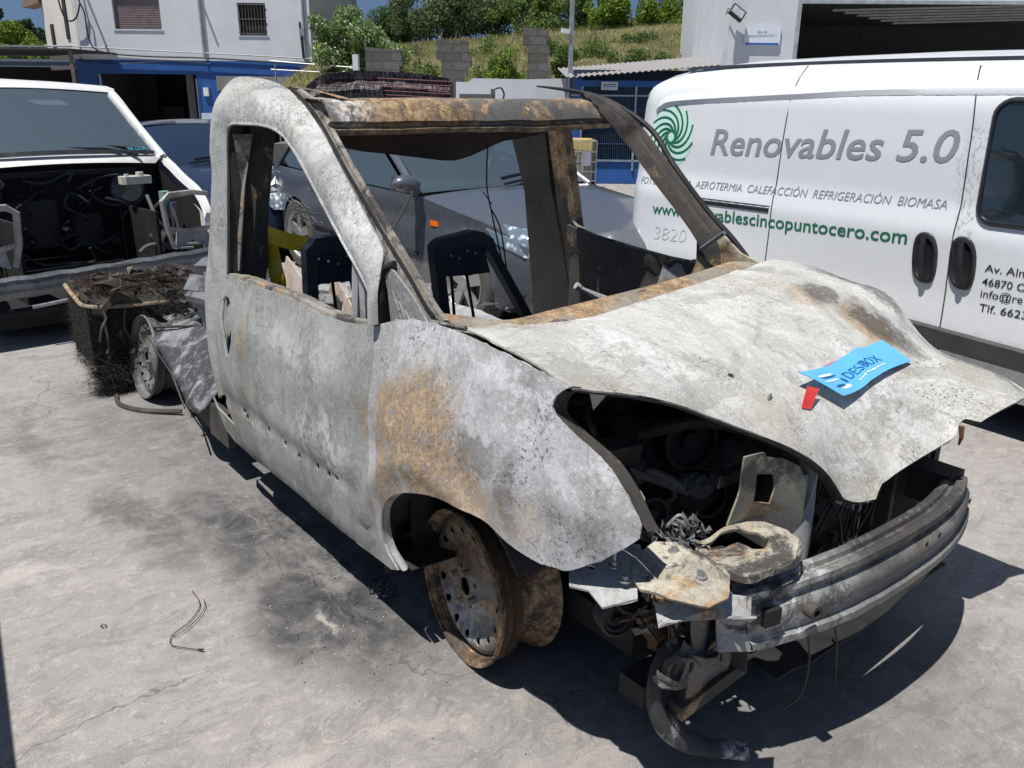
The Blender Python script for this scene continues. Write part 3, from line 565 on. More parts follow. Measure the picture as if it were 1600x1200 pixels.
# white boundary wall and broken block pillars
b = far('boundary_wall', 'low white wall below the hillside', 'wall', -3, 17)
m = MB(); m.prism([(-.2, 0), (4.4, 0), (4.4, 1.74), (3.2, 1.70), (2.2, 1.71), (2.1, 1.64), (0, 1.66), (-.2, 1.7)], 0, .2, lambda x, y, z: (x, z, y)); m.box((-.02, .09, 1.9), (.1, .18, .42)); m.build('wall', WHITE2, b)
def pillar(s, d, P, label):
    b = far('block_pillar', label, 'block pillar', s, d, 'broken concrete block pillars along the wall')
    m = MB(); m.prism(P, 0, .22, lambda x, y, z: (x-s, z, y)); m.build('masonry', BLOCK, b)
pillar(-2.55, 17.25, [(-2.88, 1.2), (-2.22, 1.2), (-2.22, 1.9), (-2.16, 1.92), (-2.2, 2.2), (-2.86, 2.25)], 'broken grey block pillar, low and wide, leftmost of the three')
pillar(-1.2, 17.25, [(-1.42, 1.2), (-1.0, 1.2), (-1.0, 1.72), (-.93, 1.74), (-.93, 1.9), (-.84, 1.93), (-.85, 2.13), (-.9, 2.14), (-.91, 2.37), (-1.5, 2.41), (-1.51, 2.05), (-1.42, 2.04)], 'broken grey block pillar with stepped right edge, middle of the three')
pillar(.42, 17.25, [(.22, 1.2), (.69, 1.2), (.69, 1.95), (.62, 1.97), (.66, 2.2), (.60, 2.36), (.64, 2.58), (.14, 2.66), (.13, 2.33), (.24, 2.3), (.23, 1.98), (.28, 1.96), (.22, 1.85)], 'tall broken grey block pillar overhung by shrubs beside the lamp post')
b = far('camera_post', 'grey steel post with a white security camera by the corrugated shed', 'post', .95, 15.6)
m = MB(); m.tube([(0, 0, 0), (0, 0, 4.6)], .042, 12); m.build('post', METAL, b)
m = MB(); m.box((-.1, -.04, 2.46), (.16, .08, .07), Matrix.Rotation(R(8), 3, 'Y'), .01); m.tube([(0, 0, 2.44), (-.07, -.03, 2.45)], .012, 6); m.build('security_camera', simple('camera_white', (.55, .55, .55), .4), b)

# hillside
def hz(s, d):
    u = (s+3.2)/8.8; top = 2.75+.75*min(1, max(0, u))
    e = min(1, max(0, (d-17.6)/9.0)); return 1.35+(top-1.35)*e**.8+.10*nz(s, d, 0, .5)*e+ .05*max(0, d-27)*(.4)
def mat_hill():
    t = NT('hillside_soil'); a = t.noise(1.3, 8, .65, .8); b_ = t.noise(9, 6, .7)
    v = t.math('ADD', t.math('MULTIPLY', a, .6), t.math('MULTIPLY', b_, .4))
    return t.base(t.ramp(v, [(.35, (.06, .075, .025)), (.5, (.15, .14, .06)), (.65, (.26, .22, .11))]), .95)
b = thing('hillside', 'grassy slope behind the yard', None, W(0, 24), BZ, kind='structure')
m = MB(); m.grid([[(s*.45-4.85, 17.4+j*.45-24, hz(s*.45-4.85, 17.4+j*.45)) for s in range(34)] for j in range(50)]); m.build('slope', mat_hill(), b, True)
def leafm(name, c1, c2, c3=None, tr=.35):
    t = NT(name); g = t.n('ShaderNodeNewGeometry'); a = t.noise(1.6, 3, .5); r_ = g.outputs['Random Per Island']
    col = t.mix(r_, c1, c2)
    if c3: col = t.mix(t.mr(r_, .90, .93), col, c3)
    mm = t.base(col, .6, 0, Specular_IOR_Level=.3)
    tl = t.n('ShaderNodeBsdfTranslucent'); t.l(col, tl.inputs[0]); mx = t.n('ShaderNodeMixShader'); mx.inputs[0].default_value = tr
    t.l(t.b.outputs[0], mx.inputs[1]); t.l(tl.outputs[0], mx.inputs[2]); t.l(mx.outputs[0], t.out.inputs[0]); return mm
def leaves(name, n, clumps, size, mat, parent, asp=2.2, up=0):
    """n small leaf quads scattered in ellipsoidal clumps ((cx,cy,cz),(rx,ry,rz))"""
    cl = np.array([list(c)+list(r) for c, r in clumps]); wgt = (cl[:, 3]*cl[:, 5]); wgt = wgt/wgt.sum()
    k = rng.choice(len(cl), n, p=wgt); d = rng.normal(size=(n, 3)); d /= np.linalg.norm(d, axis=1)[:, None]; d *= (rng.random(n)**.42)[:, None]
    P = cl[k, :3]+d*cl[k, 3:]
    a = rng.normal(size=(n, 3)); a[:, 2] += up; a /= np.linalg.norm(a, axis=1)[:, None]; b_ = np.cross(a, rng.normal(size=(n, 3))); b_ /= np.linalg.norm(b_, axis=1)[:, None]
    L = size*(.6+.8*rng.random(n))[:, None]; w = L/asp
    V = np.stack([P-a*L/2, P+b_*w/2, P+a*L/2, P-b_*w/2], 1).reshape(-1, 3)
    me = bpy.data.meshes.new(name); me.vertices.add(4*n); me.vertices.foreach_set('co', V.astype(np.float32).ravel()); me.loops.add(4*n); me.loops.foreach_set('vertex_index', np.arange(4*n, dtype=np.int32))
    me.polygons.add(n); me.polygons.foreach_set('loop_start', np.arange(0, 4*n, 4, dtype=np.int32)); me.update(calc_edges=True); me.validate(); me.materials.append(mat)
    o = bpy.data.objects.new(name, me); COL.objects.link(o); o.parent = parent; return o
def clumps(c, r, n, cr, flat=1):
    o = []
    for _ in range(n):
        d = Vector((random.gauss(0, 1), random.gauss(0, 1), random.gauss(0, 1))).normalized()*random.random()**.4
        q = cr*random.uniform(.6, 1.3); o.append(((c[0]+d.x*r[0], c[1]+d.y*r[1], c[2]+d.z*r[2]), (q, q, q*flat)))
    return o
BARK = simple('bark', (.09, .075, .06), .9, 0, .3, 12, .6)
def tree(name, label, cat, s, d, z0, c, r, n, size, mat, trunk=.12, nc=22, cr=.35, group=None, tk=True, asp=2.2):
    b = far(name, label, cat, s, d, group, z=z0)
    if tk:
        m = MB()
        for j in range(5):
            e = (c[0]+random.uniform(-.6, .6)*r[0], c[1]+random.uniform(-.5, .5)*r[1], c[2]+random.uniform(-.1, .5)*r[2])
            m.tube(catmull([(0, 0, -.1), (c[0]*.4+random.uniform(-.1, .1), 0, c[2]*.45), e], 5), [trunk*(1-.8*i/10) for i in range(11)], 7)
        m.build('trunk', BARK, b, True)
    leaves('crown' if tk else 'foliage', n, clumps(c, r, nc, cr), size, mat, b, asp)
    return b
G_OL = leafm('oleander_leaf', (.10, .18, .05), (.26, .35, .12), (.9, .88, .78)); G_OV = leafm('olive_leaf', (.07, .10, .045), (.18, .22, .11)); G_D = leafm('dark_leaf', (.035, .08, .02), (.11, .18, .045))
G_Y = leafm('bright_leaf', (.10, .17, .02), (.24, .33, .05)); G_P = leafm('pine_needle', (.018, .04, .015), (.045, .075, .025)); G_G = leafm('shrub_leaf', (.08, .14, .03), (.20, .27, .08)); G_F = leafm('blossom_leaf', (.04, .08, .02), (.10, .15, .04), (.7, .7, .62))
tree('oleander_tree', 'rounded oleander covered in white blossom, right of the white and blue building', 'tree', -3.6, 20, 0, (0, 0, 2.3), (1.05, .8, .95), 24000, .075, G_OL, .1, 34, .3)
tree('olive_tree', 'spreading olive tree with dark forked trunk on the hill above the parapet', 'tree', -2.1, 28.5, 3.05, (.0, 0, .8), (2.1, 1.0, .75), 18000, .10, G_OV, .16, 36, .42)
tree('hill_tree', 'dense grey-green tree on the hill left of the olive tree', 'tree', -3.7, 30, 3.0, (0, 0, .6), (1.1, .8, .9), 9000, .1, G_D, .12, 18, .38)
tree('hill_tree', 'bright green tree on the hill between the olive tree and the post', 'tree', .6, 27.5, 2.75, (0, 0, .65), (1.4, .8, .8), 11000, .1, G_G, .1, 20, .35)
tree('hill_tree', 'light green tree with white blossom on the hill right of the post', 'tree', 3.4, 27, 3.1, (0, 0, .45), (1.7, .8, .6), 11000, .1, G_Y, .1, 20, .3)
tree('blossom_tree', 'tree with white blossom beside the garage floodlight', 'tree', 4.9, 22, 2.2, (-.05, 0, 1.1), (.75, .8, .9), 9000, .09, G_F, .1, 18, .3)
for k, (s, d, z, r_, lab, mt) in enumerate([(-1.9, 18.2, 1.5, (.3, .3, .35), 'dry yellow-green bush between the left and middle block pillars', G_G), (-.55, 18.6, 1.55, (.55, .4, .42), 'feathery green bush between the middle and tall block pillars', G_G), (-.2, 18.4, 1.7, (.35, .3, .4), 'fresh green bush touching the tall block pillar', G_Y), (1.0, 18.3, 1.75, (.28, .3, .5), 'dark ivy bush between the tall block pillar and the post', G_D), (2.6, 19.2, 1.95, (.8, .4, .22), 'straggly dark bush above the corrugated roof', G_D), (4.2, 19.6, 2.0, (.7, .4, .3), 'brownish bush beside the garage wall', G_G), (-2.7, 19.5, 1.7, (.3, .3, .4), 'green bush behind the leftmost block pillar', G_G)]):
    tree('hillside_bush', lab, 'bush', s, d, z, (0, 0, .15), r_, 3400, .055, mt, tk=False, nc=14, cr=.17, group='bushes on the hillside')
tree('hill_tree', 'dark green tree above the tall block pillar', 'tree', -.6, 29, 3.2, (0, 0, .7), (1.3, .9, .9), 11000, .1, G_D, .12, 20, .4)
tree('hill_tree', 'loose green tree behind the middle of the dry slope', 'tree', 2.2, 30, 3.3, (0, 0, .6), (1.7, .9, .9), 12000, .1, G_G, .12, 22, .4)
tree('hill_tree', 'dark tree at the top of the slope beside the garage', 'tree', 5.6, 28, 3.3, (0, 0, .6), (1.8, .9, .9), 12000, .1, G_D, .12, 22, .45)
for k, (s, d, z, r_, lab, mt) in enumerate([(1.9, 21.5, 2.1, (.6, .4, .3), 'green bush half way up the slope right of the post', G_G), (3.3, 23.5, 2.4, (.9, .4, .3), 'wide dark bush high on the slope right of the post', G_D), (4.9, 21.0, 2.1, (.5, .4, .35), 'green bush on the slope against the garage wall', G_G), (-.9, 22.5, 2.1, (.8, .4, .4), 'green bush on the slope behind the middle block pillar', G_G), (-2.9, 23, 2.0, (.7, .4, .4), 'olive-green bush on the slope below the parapet', G_OV), (.9, 22, 2.2, (.5, .4, .5), 'dark ivy-like bush on the slope behind the post', G_D)]):
    tree('hillside_bush', lab, 'bush', s, d, z, (0, 0, .15), r_, 4200, .06, mt, tk=False, nc=18, cr=.2, group='bushes on the hillside')
tree('garden_hedge', 'bright yellow-green hedge tree left of the white building', 'hedge', -22.2, 40, 1.6, (0, 0, 1.3), (1.9, .8, 1.0), 9000, .16, G_Y, .1, 22, .45)
for s, z, h in ((-32.5, 3.4, 2.3), (-30.9, 3.6, 2.4), (-29.5, 3.3, 2.1), (-28.2, 2.9, 1.9)):
    tree('pine_tree', ['dark pine at the far left edge behind the hedge', 'tallest dark pine behind the hedge', 'dark pine third from the left behind the hedge', 'dark pine nearest the white building'][{-32.5: 0, -30.9: 1, -29.5: 2, -28.2: 3}[s]], 'pine tree', s, 55, 0, (0, 0, z+.6), (.75, .6, h*.7), 4500, .2, G_P, .16, 16, .4, 'dark pines behind the hedge')
# grass over the slope
def grass(name, n, label, mat, sg):
    s = rng.uniform(-4.8, 8.5, n); d = 17.5+10.5*rng.random(n)**1.2; keep = rng.random(n) < .12+.88*np.array([max(0, min(1, .5+sg*2.4*nz(a, b_, 0, .7))) for a, b_ in zip(s, d)]); s, d = s[keep], d[keep]; n = len(s)
    z = np.array([hz(a, b_) for a, b_ in zip(s, d)]); h = rng.uniform(.04, .17, n); lean = rng.normal(0, .10, (n, 2)); th = rng.random(n)*6.28; w = rng.uniform(.005, .012, n)
    B = np.stack([s, d-24, z-.02], 1); dx = np.stack([np.cos(th)*w, np.sin(th)*w, 0*w], 1); T = B+np.stack([lean[:, 0], lean[:, 1], h], 1)
    V = np.stack([B-dx, B+dx, T], 1).reshape(-1, 3)
    me = bpy.data.meshes.new(name); me.from_pydata(V.tolist(), [], np.arange(3*n).reshape(-1, 3).tolist()); me.update(); me.materials.append(mat)
    o = bpy.data.objects.new(name, me); COL.objects.link(o); o.location = W(0, 24); o.rotation_euler = (0, 0, BZ); return tag(o, label, kind='stuff')
grass('dry_grass', 52000, 'dry yellow grass covering the slope', leafm('dry_grass_blade', (.20, .18, .08), (.42, .37, .2), (.11, .15, .04), .3), 1)
grass('green_weeds', 60000, 'green weeds growing in patches over the slope', leafm('green_weed_blade', (.10, .13, .035), (.24, .26, .10), (.3, .26, .13), .3), -1)
b = far('stone_parapet', 'pale stone parapet with small openings below the olive tree', 'parapet', -3.2, 31.5, z=0)
m = MB(); m.prism([(-1.6, 2.75), (1.6, 3.2), (1.6, 3.27), (-1.6, 2.82)], 0, .3, lambda x, y, z: (x, z, y)); m.prism([(-1.6, 2.98), (1.6, 3.46), (1.6, 3.54), (-1.6, 3.05)], 0, .3, lambda x, y, z: (x, z, y))
for k in range(18): m.box((-1.55+k*.182, .15, 2.98+k*.0262), (.05, .2, .26))
m.build('balustrade', simple('old_stone', (.3, .27, .22), .9, 0, .2, 6), b)
m = MB(); m.prism([(-1.6, 2.2), (1.8, 2.4), (1.8, 3.2), (-1.6, 2.75)], .05, .3, lambda x, y, z: (x, z, y)); m.build('stone_base', simple('old_stone_base', (.2, .18, .13), .9, 0, .3, 5), b)
b = far('railing', 'thin metal railing between the white building and the leftmost block pillar', 'railing', -5, 19.5)
m = MB(); m.tube([(-.3, 0, 2.05), (2.0, 0, 1.9)], .015, 6); m.tube([(-.3, 0, 1.88), (2.0, 0, 1.78)], .012, 6)
for x in (-.2, .8, 1.9): m.tube([(x, 0, 0), (x, 0, 2.0)], .018, 6)
m.build('rails', METAL, b)
# ------------------------------------------------------------------ the other vehicles
VANW = None
def mat_vanw():
    t = NT('white_van_paint'); f = t.noise(1.7, 7, .65, .6); g_ = t.noise(26, 5, .7)
    col = t.mix(t.mr(f, .4, .7, 0, .10), (.68, .70, .715), (.56, .55, .53))
    Wp = t.warp(.10, 7); st = t.noise(24, 5, .75, 2.5, t.scale((1.6, 1, .7)))
    m = None
    for c, r in [((-.42, 0, 1.17), (.055, .3, .16)), ((-.40, 0, 1.30), (.05, .3, .07)), ((-.41, 0, 1.0), (.035, .3, .14)), ((-.38, 0, .92), (.05, .3, .06))]:
        x = t.blob(c, r, Wp, .5); m = x if m is None else t.math('MAXIMUM', m, x)
    col = t.mix(t.math('MULTIPLY', m, t.mr(st, .5, .58, 0, .62)), col, (.26, .26, .27))
    sep = t.n('ShaderNodeSeparateXYZ'); t.l(t.P, sep.inputs[0]); low = t.mr(sep.outputs[2], .62, .2); col = t.mix(t.math('MULTIPLY', low, t.mr(g_, .4, .65, 0, .45)), col, (.35, .31, .26))
    return t.base(col, t.mr(g_, .3, .7, .22, .4), 0, Coat_Weight=.4, Coat_Roughness=.1)
VANW = mat_vanw()
BLKP = simple('black_trim_plastic', (.018, .018, .02), .38, 0, .2, 20)
RUBB = simple('tyre_rubber', (.028, .027, .026), .8, 0, .3, 16, .3)
TYRED = simple('dusty_tyre', (.085, .08, .07), .9, 0, .3, 16, .3)
GLASS = None
def mat_glass(name, c, rough=.04):
    t = NT(name); n_ = t.noise(4, 4, .5); t.b.inputs['Specular IOR Level'].default_value = .8
    return t.base(t.mix(n_, tuple(x*.8 for x in c), c), t.mr(t.noise(9, 5), .4, .7, rough, rough+.1), 0, Coat_Weight=.7, Coat_Roughness=.03)
def mat_clear(name, c, tr):
    t = NT(name); t.base(c, .03, 0, Coat_Weight=.8, Coat_Roughness=.02); x = t.n('ShaderNodeBsdfTransparent'); x.inputs[0].default_value = (.62, .70, .74, 1); mx = t.n('ShaderNodeMixShader'); mx.inputs[0].default_value = tr
    t.l(t.b.outputs[0], mx.inputs[1]); t.l(x.outputs[0], mx.inputs[2]); t.l(mx.outputs[0], t.out.inputs[0]); return t.m
GLD = mat_glass('dark_window_glass', (.014, .022, .028)); GLB = mat_clear('windscreen_glass', (.10, .14, .17), .5)  # GLB base colour is raised to stand in for a hazy reflection
SEAM = simple('panel_gap', (.05, .05, .052), .7); GREYT = simple('grey_lettering', (.25, .27, .285), .5, 0, .03); GREENT = simple('green_lettering', (.006, .14, .075), .5, 0, .03); BLKT = simple('black_lettering', (.02, .02, .022), .5, 0, .03)
ALLOY = simple('alloy_silver', (.42, .42, .42), .35, .6, .1, 10)
def wheel(parent, x, y, r, side, alloy=ALLOY, name='wheel', tyre=RUBB, w=.17):
    """tyre + rim; side = -1 outer face towards -y"""
    o = thing(name, None, None); o.parent = parent; o.location = (x, y, r)
    m = MB(); s = side
    m.lathe((0, -s*w/2, 0), (0, s, 0), [(r*.68, .0), (r*.72, -.004+w*.02), (r*.9, w-.165*0-w*.96), (r*.97, .02), (r, .035), (r, w-.035), (r*.97, w-.015), (r*.9, w), (r*.70, w), (r*.66, w-.01), (r*.66, .01), (r*.68, 0)], 40)
    for k in range(40):
        a = 2*math.pi*k/40; m.box((math.cos(a)*r*1.001, 0, math.sin(a)*r*1.001), (.006, w*.7, .012), Matrix.Rotation(-a, 3, 'Y'))
    m.build('tyre', tyre, o, True)
    m = MB(); m.lathe((0, s*w/2, 0), (0, s, 0), [(r*.67, -.02), (r*.69, 0), (r*.65, -.004), (r*.60, -.03), (r*.6, -w*.9)], 40)
    for k in range(5):
        a = 2*math.pi*k/5+.3; c_, s_ = math.cos(a), math.sin(a)
        m.add([(c_*q[0]*r-s_*q[1]*r, s*(w/2+q[2]), s_*q[0]*r+c_*q[1]*r) for q in [(.12, -.11, -.012), (.62, -.13, -.02), (.62, .13, -.02), (.12, .11, -.012), (.12, -.11, -.035), (.62, -.13, -.045), (.62, .13, -.045), (.12, .11, -.035)]], [(0, 1, 2, 3), (7, 6, 5, 4), (0, 4, 5, 1), (1, 5, 6, 2), (2, 6, 7, 3), (3, 7, 4, 0)])
    m.lathe((0, s*w/2, 0), (0, s, 0), [(0, -.004), (r*.14, -.006), (r*.2, -.02), (r*.2, -.05)], 20)
    m.build('rim', alloy, o, True)
    m = MB(); m.lathe((0, s*(w/2-.06), 0), (0, s, 0), [(0, 0), (r*.6, 0)], 24); m.build('brake_disc', RUSTY, o); return o

# ---- lettered white van, origin on the ground below its near flank
wv = thing('lettered_van', 'clean white panel van with grey and green company lettering, parked right of the burnt wreck', 'van', (.3, 2.08, 0), R(-3.3))
VZ = [0, .1, .3, .43, .6, .88, .95, 1.01, 1.2, 1.42, 1.47, 1.55, 1.60, 1.64, 1.66]; VY = [.08, .06, .0, -.02, -.006, .0, .018, .032, .04, .06, .075, .12, .17, .27, .5]
def vy(x, z):
    y = float(np.interp(z, VZ, VY)); y += .10*max(0, (-2.42-x)/.2)**2
    y += .16*max(0, (x-1.0)/.9)**2
    # soft swell over the rear wheel
    y -= .018*math.exp(-((x+1.9)/.42)**2-((z-.55)/.14)**2)
    return y
side_ol = [(-2.42, .33), (-2.22, .30), (-2.16, .40), (-2.06, .48), (-1.93, .53), (-1.80, .53), (-1.67, .48), (-1.58, .40), (-1.54, .2), (.48, .18), (.5, .4), (.62, .57), (.8, .65), (.95, .65), (1.12, .57), (1.22, .4), (1.25, .22), (1.7, .22), (1.78, .5), (1.7, .80), (1.25, .95), (.95, 1.02), (.42, 1.55), (.3, 1.60)]
side_ol += [(-.9, 1.61), (-1.7, 1.60), (-2.2, 1.585), (-2.42, 1.54), (-2.52, 1.5), (-2.575, 1.40), (-2.61, 1.2), (-2.615, .95), (-2.60, .68), (-2.56, .5), (-2.5, .36)]
def side_fn(x, z): return (x, vy(x, z), z)
V, F = cdt_sheet(side_ol, [], .036)
link('body_side', [side_fn(*p) for p in V], F, VANW, wv, True)
link('body_side', [(p[0], 1.62-vy(*p), p[1]) for p in V], [f[::-1] for f in F], VANW, wv, True, .004, 1)
# roof and ends
def topz(x): return float(np.interp(x, [-2.62, -2.5, -2.42, -2.2, -1.7, -.9, .3, .42, .95, 1.25, 1.7, 1.8], [1.44, 1.5, 1.54, 1.585, 1.60, 1.61, 1.60, 1.55, 1.02, .95, .80, .6]))
m = MB(); rows = []
for x in [-2.60, -2.55, -2.5, -2.42, -2.3, -2.0, -1.5, -.9, -.3, .3, .42]:
    z0 = topz(x); y0 = vy(x, z0); rows.append([(x+.02*math.sin(math.pi*k/16), y0+(1.62-2*y0)*k/16, z0+.075*math.sin(math.pi*k/16)**.55) for k in range(17)])
m.grid(rows); m.build('roof', VANW, wv, True)
m = MB(); rows = []
for z0 in [.33, .5, .7, .95, 1.2, 1.4, 1.5]:
    x0 = {.33: -2.46, .5: -2.56, .7: -2.6, .95: -2.615, 1.2: -2.61, 1.4: -2.575, 1.5: -2.52}[z0]; y0 = vy(x0, z0); rows.append([(x0-.05*math.sin(math.pi*k/12), y0+(1.62-2*y0)*k/12, z0+(.07*math.sin(math.pi*k/12)**.5 if z0 == 1.5 else 0)) for k in range(13)])
m.grid(rows); m.build('rear_doors', VANW, wv, True)
m = MB(); rows = []
for x, z0 in [(.95, 1.02), (1.25, .95), (1.7, .80), (1.8, .6), (1.8, .25)]:
    y0 = vy(x, z0); rows.append([(x+.12*math.sin(math.pi*k/12), y0+(1.62-2*y0)*k/12, z0+.05*math.sin(math.pi*k/12)) for k in range(13)])
m.grid(rows); m.build('bonnet', VANW, wv, True)
m = MB(); rows = []
for x, z0 in [(.42, 1.56), (.68, 1.3), (.95, 1.03)]:
    y0 = vy(x, z0)+.03; rows.append([(x+.10*math.sin(math.pi*k/12), y0+(1.62-2*y0)*k/12, z0+.04*math.sin(math.pi*k/12)) for k in range(13)])
m.grid(rows); m.build('windscreen', GLD, wv, True)
m = MB(); m.box((-.3, .81, .26), (4.2, 1.3, .1)); m.build('underbody', DARK, wv)
for x, q in ((-1.87, .26), (.86, .28)): wheel(wv, x, .12, q, -1); wheel(wv, x, 1.50, q, 1)
def surf(P, lift): return [(p[0], vy(p[0], p[1])-lift, p[1]) for p in P]
def rib(name, P, prof, mat):
    """strip along P (x,z) with cross profile [(dz, lift)]"""
    P = catmull(P, 6); rows = []
    for dz, lf in prof: rows.append([(p[0], vy(p[0], p[1]+dz)-lf, p[1]+dz) for p in P])
    m = MB(); m.grid(rows); return m.build(name, mat, wv, True)
rib('body_rib', D['v_rib'][:-1]+[[.3, 1.50]], [(.045, .0005), (.012, .015), (.004, .016), (-.022, .0012)], VANW)
sm = MB()
for P in (D['v_seam1']+[[-1.425, .24]], D['v_seam2']+[[-.39, .22]]): sm.tube(surf(catmull(P, 5), .0005), .0034, 6)
sm.tube(surf([(-2.05, .885), (-1.445, .892)], .001), .0024, 6)
sm.build('panel_gap', SEAM, wv, True)
rib('sliding_door_rail', [(-2.05, .862), (-1.9, .868), (-1.448, .873)], [(.009, .001), (.004, .006), (-.010, .006), (-.014, .001)], BLKP)
rib('side_moulding', [(-1.46, .43), (-.8, .425), (-.2, .405), (.46, .38)], [(.045, 0), (.035, .022), (-.035, .024), (-.06, 0)], simple('grey_black_moulding', (.045, .045, .047), .5))
rib('roof_trim', [(-2.3, 1.598), (-1.7, 1.612), (-.9, 1.618), (.25, 1.612)], [(.016, -.02), (.02, -.0), (.006, .006), (0, 0)], BLKP)
def rrect(x0, x1, z0, z1, r, n=5, sh=0):
    o = []
    for cx, cz, a0 in ((x1-r, z1-r, 0), (x0+r, z1-r, 90), (x0+r, z0+r, 180), (x1-r, z0+r, 270)):
        for k in range(n+1): a = R(a0+90*k/n); o.append((cx+r*math.cos(a)+sh*(cz+r*math.sin(a)-z0), cz+r*math.sin(a)))
    return o
wpoly = rrect(-.345, .52, .945, 1.455, .07, sh=-.04)
sheet('side_window', wpoly, [], lambda x, z: (x, vy(x, z)-.006, z), GLD, wv, .05, .003)
m = MB(); m.tube(surf([*wpoly, wpoly[0]], .006), .016, 8, False, .6); m.build('window_rubber', BLKP, wv, True)
for h in ('v_h1', 'v_h2'):
    H = D[h]; cx = (H[2][0]+H[3][0])/2; cz = (H[0][1]+H[1][1])/2; hh = (H[0][1]-H[1][1])/2+.003; hw = (H[3][0]-H[2][0])/2; tl = (H[0][0]-H[1][0])/2*-.0
    def ov(s, n=28): return [(cx+hw*s*math.copysign(abs(math.cos(a))**.75, math.cos(a))-.16*hh*s*math.sin(a), cz+hh*s*math.copysign(abs(math.sin(a))**.8, math.sin(a))) for a in [2*math.pi*k/n for k in range(n)]]
    m = MB(); rows = []
    for s, lf in ((1.04, 0), (1.0, .014), (.86, .018), (.74, .010), (.5, .005), (.05, .0045)): rows.append([(p[0], vy(p[0], p[1])-lf, p[1]) for p in ov(s)])
    m.grid(rows, True); o = m.build('door_handle', BLKP, wv, True, 0)
    g_ = MB(); pp = [(cx-.16*hh*t*.8, cz+hh*t*.84) for t in (-1, -.6, 0, .6, 1)]
    g_.tube([(p[0], vy(*p)-.020-.010*(1-abs(t)), p[1]) for p, t in zip(pp, (-1, -.6, 0, .6, 1))], [.016, .017, .015, .014, .012], 8); g_.build('grip', BLKP, o, True)
LF = .0026
def onvan(p): return (p.x, vy(p.x, p.z)-LF, p.z)
def vtext(body, P, mat, **kw):
    a, b_, c = P[:3]; d = (b_[0]-a[0], b_[1]-a[1]); W_ = math.hypot(*d)
    return text('lettering', body, mat, wv, (a[0], 0, a[1]), (d[0], 0, d[1]), (-d[1], 0, d[0]), c[1]-a[1], W_, fn=onvan, **kw)
vtext('Renovables 5.0', D['v_R'], GREYT, shear=.17, bold=.010)
vtext('FOTOVOLTAICA  AEROTERMIA  CALEFACCI\u00d3N  REFRIGERACI\u00d3N  BIOMASA', D['v_foto'], GREYT, shear=.14, bold=0)
vtext('www.renovablescincopuntocero.com', D['v_www'], GREENT, bold=.01)
for b_, k, w_ in (('Av. Alm', 'v_av', .182), ('46870 O', 'v_cp', .186), ('info@re', 'v_info', .178), ('Tlf. 6623', 'v_tlf', .203)):
    a = D[k][0]; vtext(b_, [a, [a[0]+w_, a[1]+.004], [a[0], a[1]+.033]], BLKT, bold=.004)
vtext('3820', [[-2.30, .60], [-2.02, .615], [-2.30, .68]], simple('faint_marker', (.60, .61, .62), .5), shear=.1, bold=-.008)
# swirl emblem
ex, ez, er = -2.262, 1.217, .172
m = MB(); n = 64
pale = [(ex+1.04*er*math.cos(2*math.pi*k/n), ez+er*1.02*math.sin(2*math.pi*k/n)) for k in range(n)]
sheet('emblem_disc', pale, [], lambda x, z: (x, vy(x, z)-.0014, z), simple('pale_green_film', (.56, .76, .68), .5, 0, .03), wv, .04, .0)
m = MB()
for k in range(11):
    a0 = 2*math.pi*k/11; L_ = []; q = []
    for j in range(15):
        t = j/14; rr = er*(.16+.86*t); a = a0+2.15*t**.8
        L_.append((ex+rr*math.cos(a)*1.03, ez+rr*math.sin(a)*1.03, a, .0075*(1-.45*t)+.002))
    rows = [[], []]
    for j, (x, z, a, w_) in enumerate(L_):
        x2, z2 = L_[min(j+1, 14)][:2]; x1, z1 = L_[max(j-1, 0)][:2]; dx, dz = x2-x1, z2-z1; l = math.hypot(dx, dz); nx, nz_ = -dz/l*w_, dx/l*w_
        rows[0].append((x+nx, vy(x, z)-LF, z+nz_)); rows[1].append((x-nx, vy(x, z)-LF, z-nz_))
    m.grid(rows)
m.build('swirl_emblem', GREENT, wv)

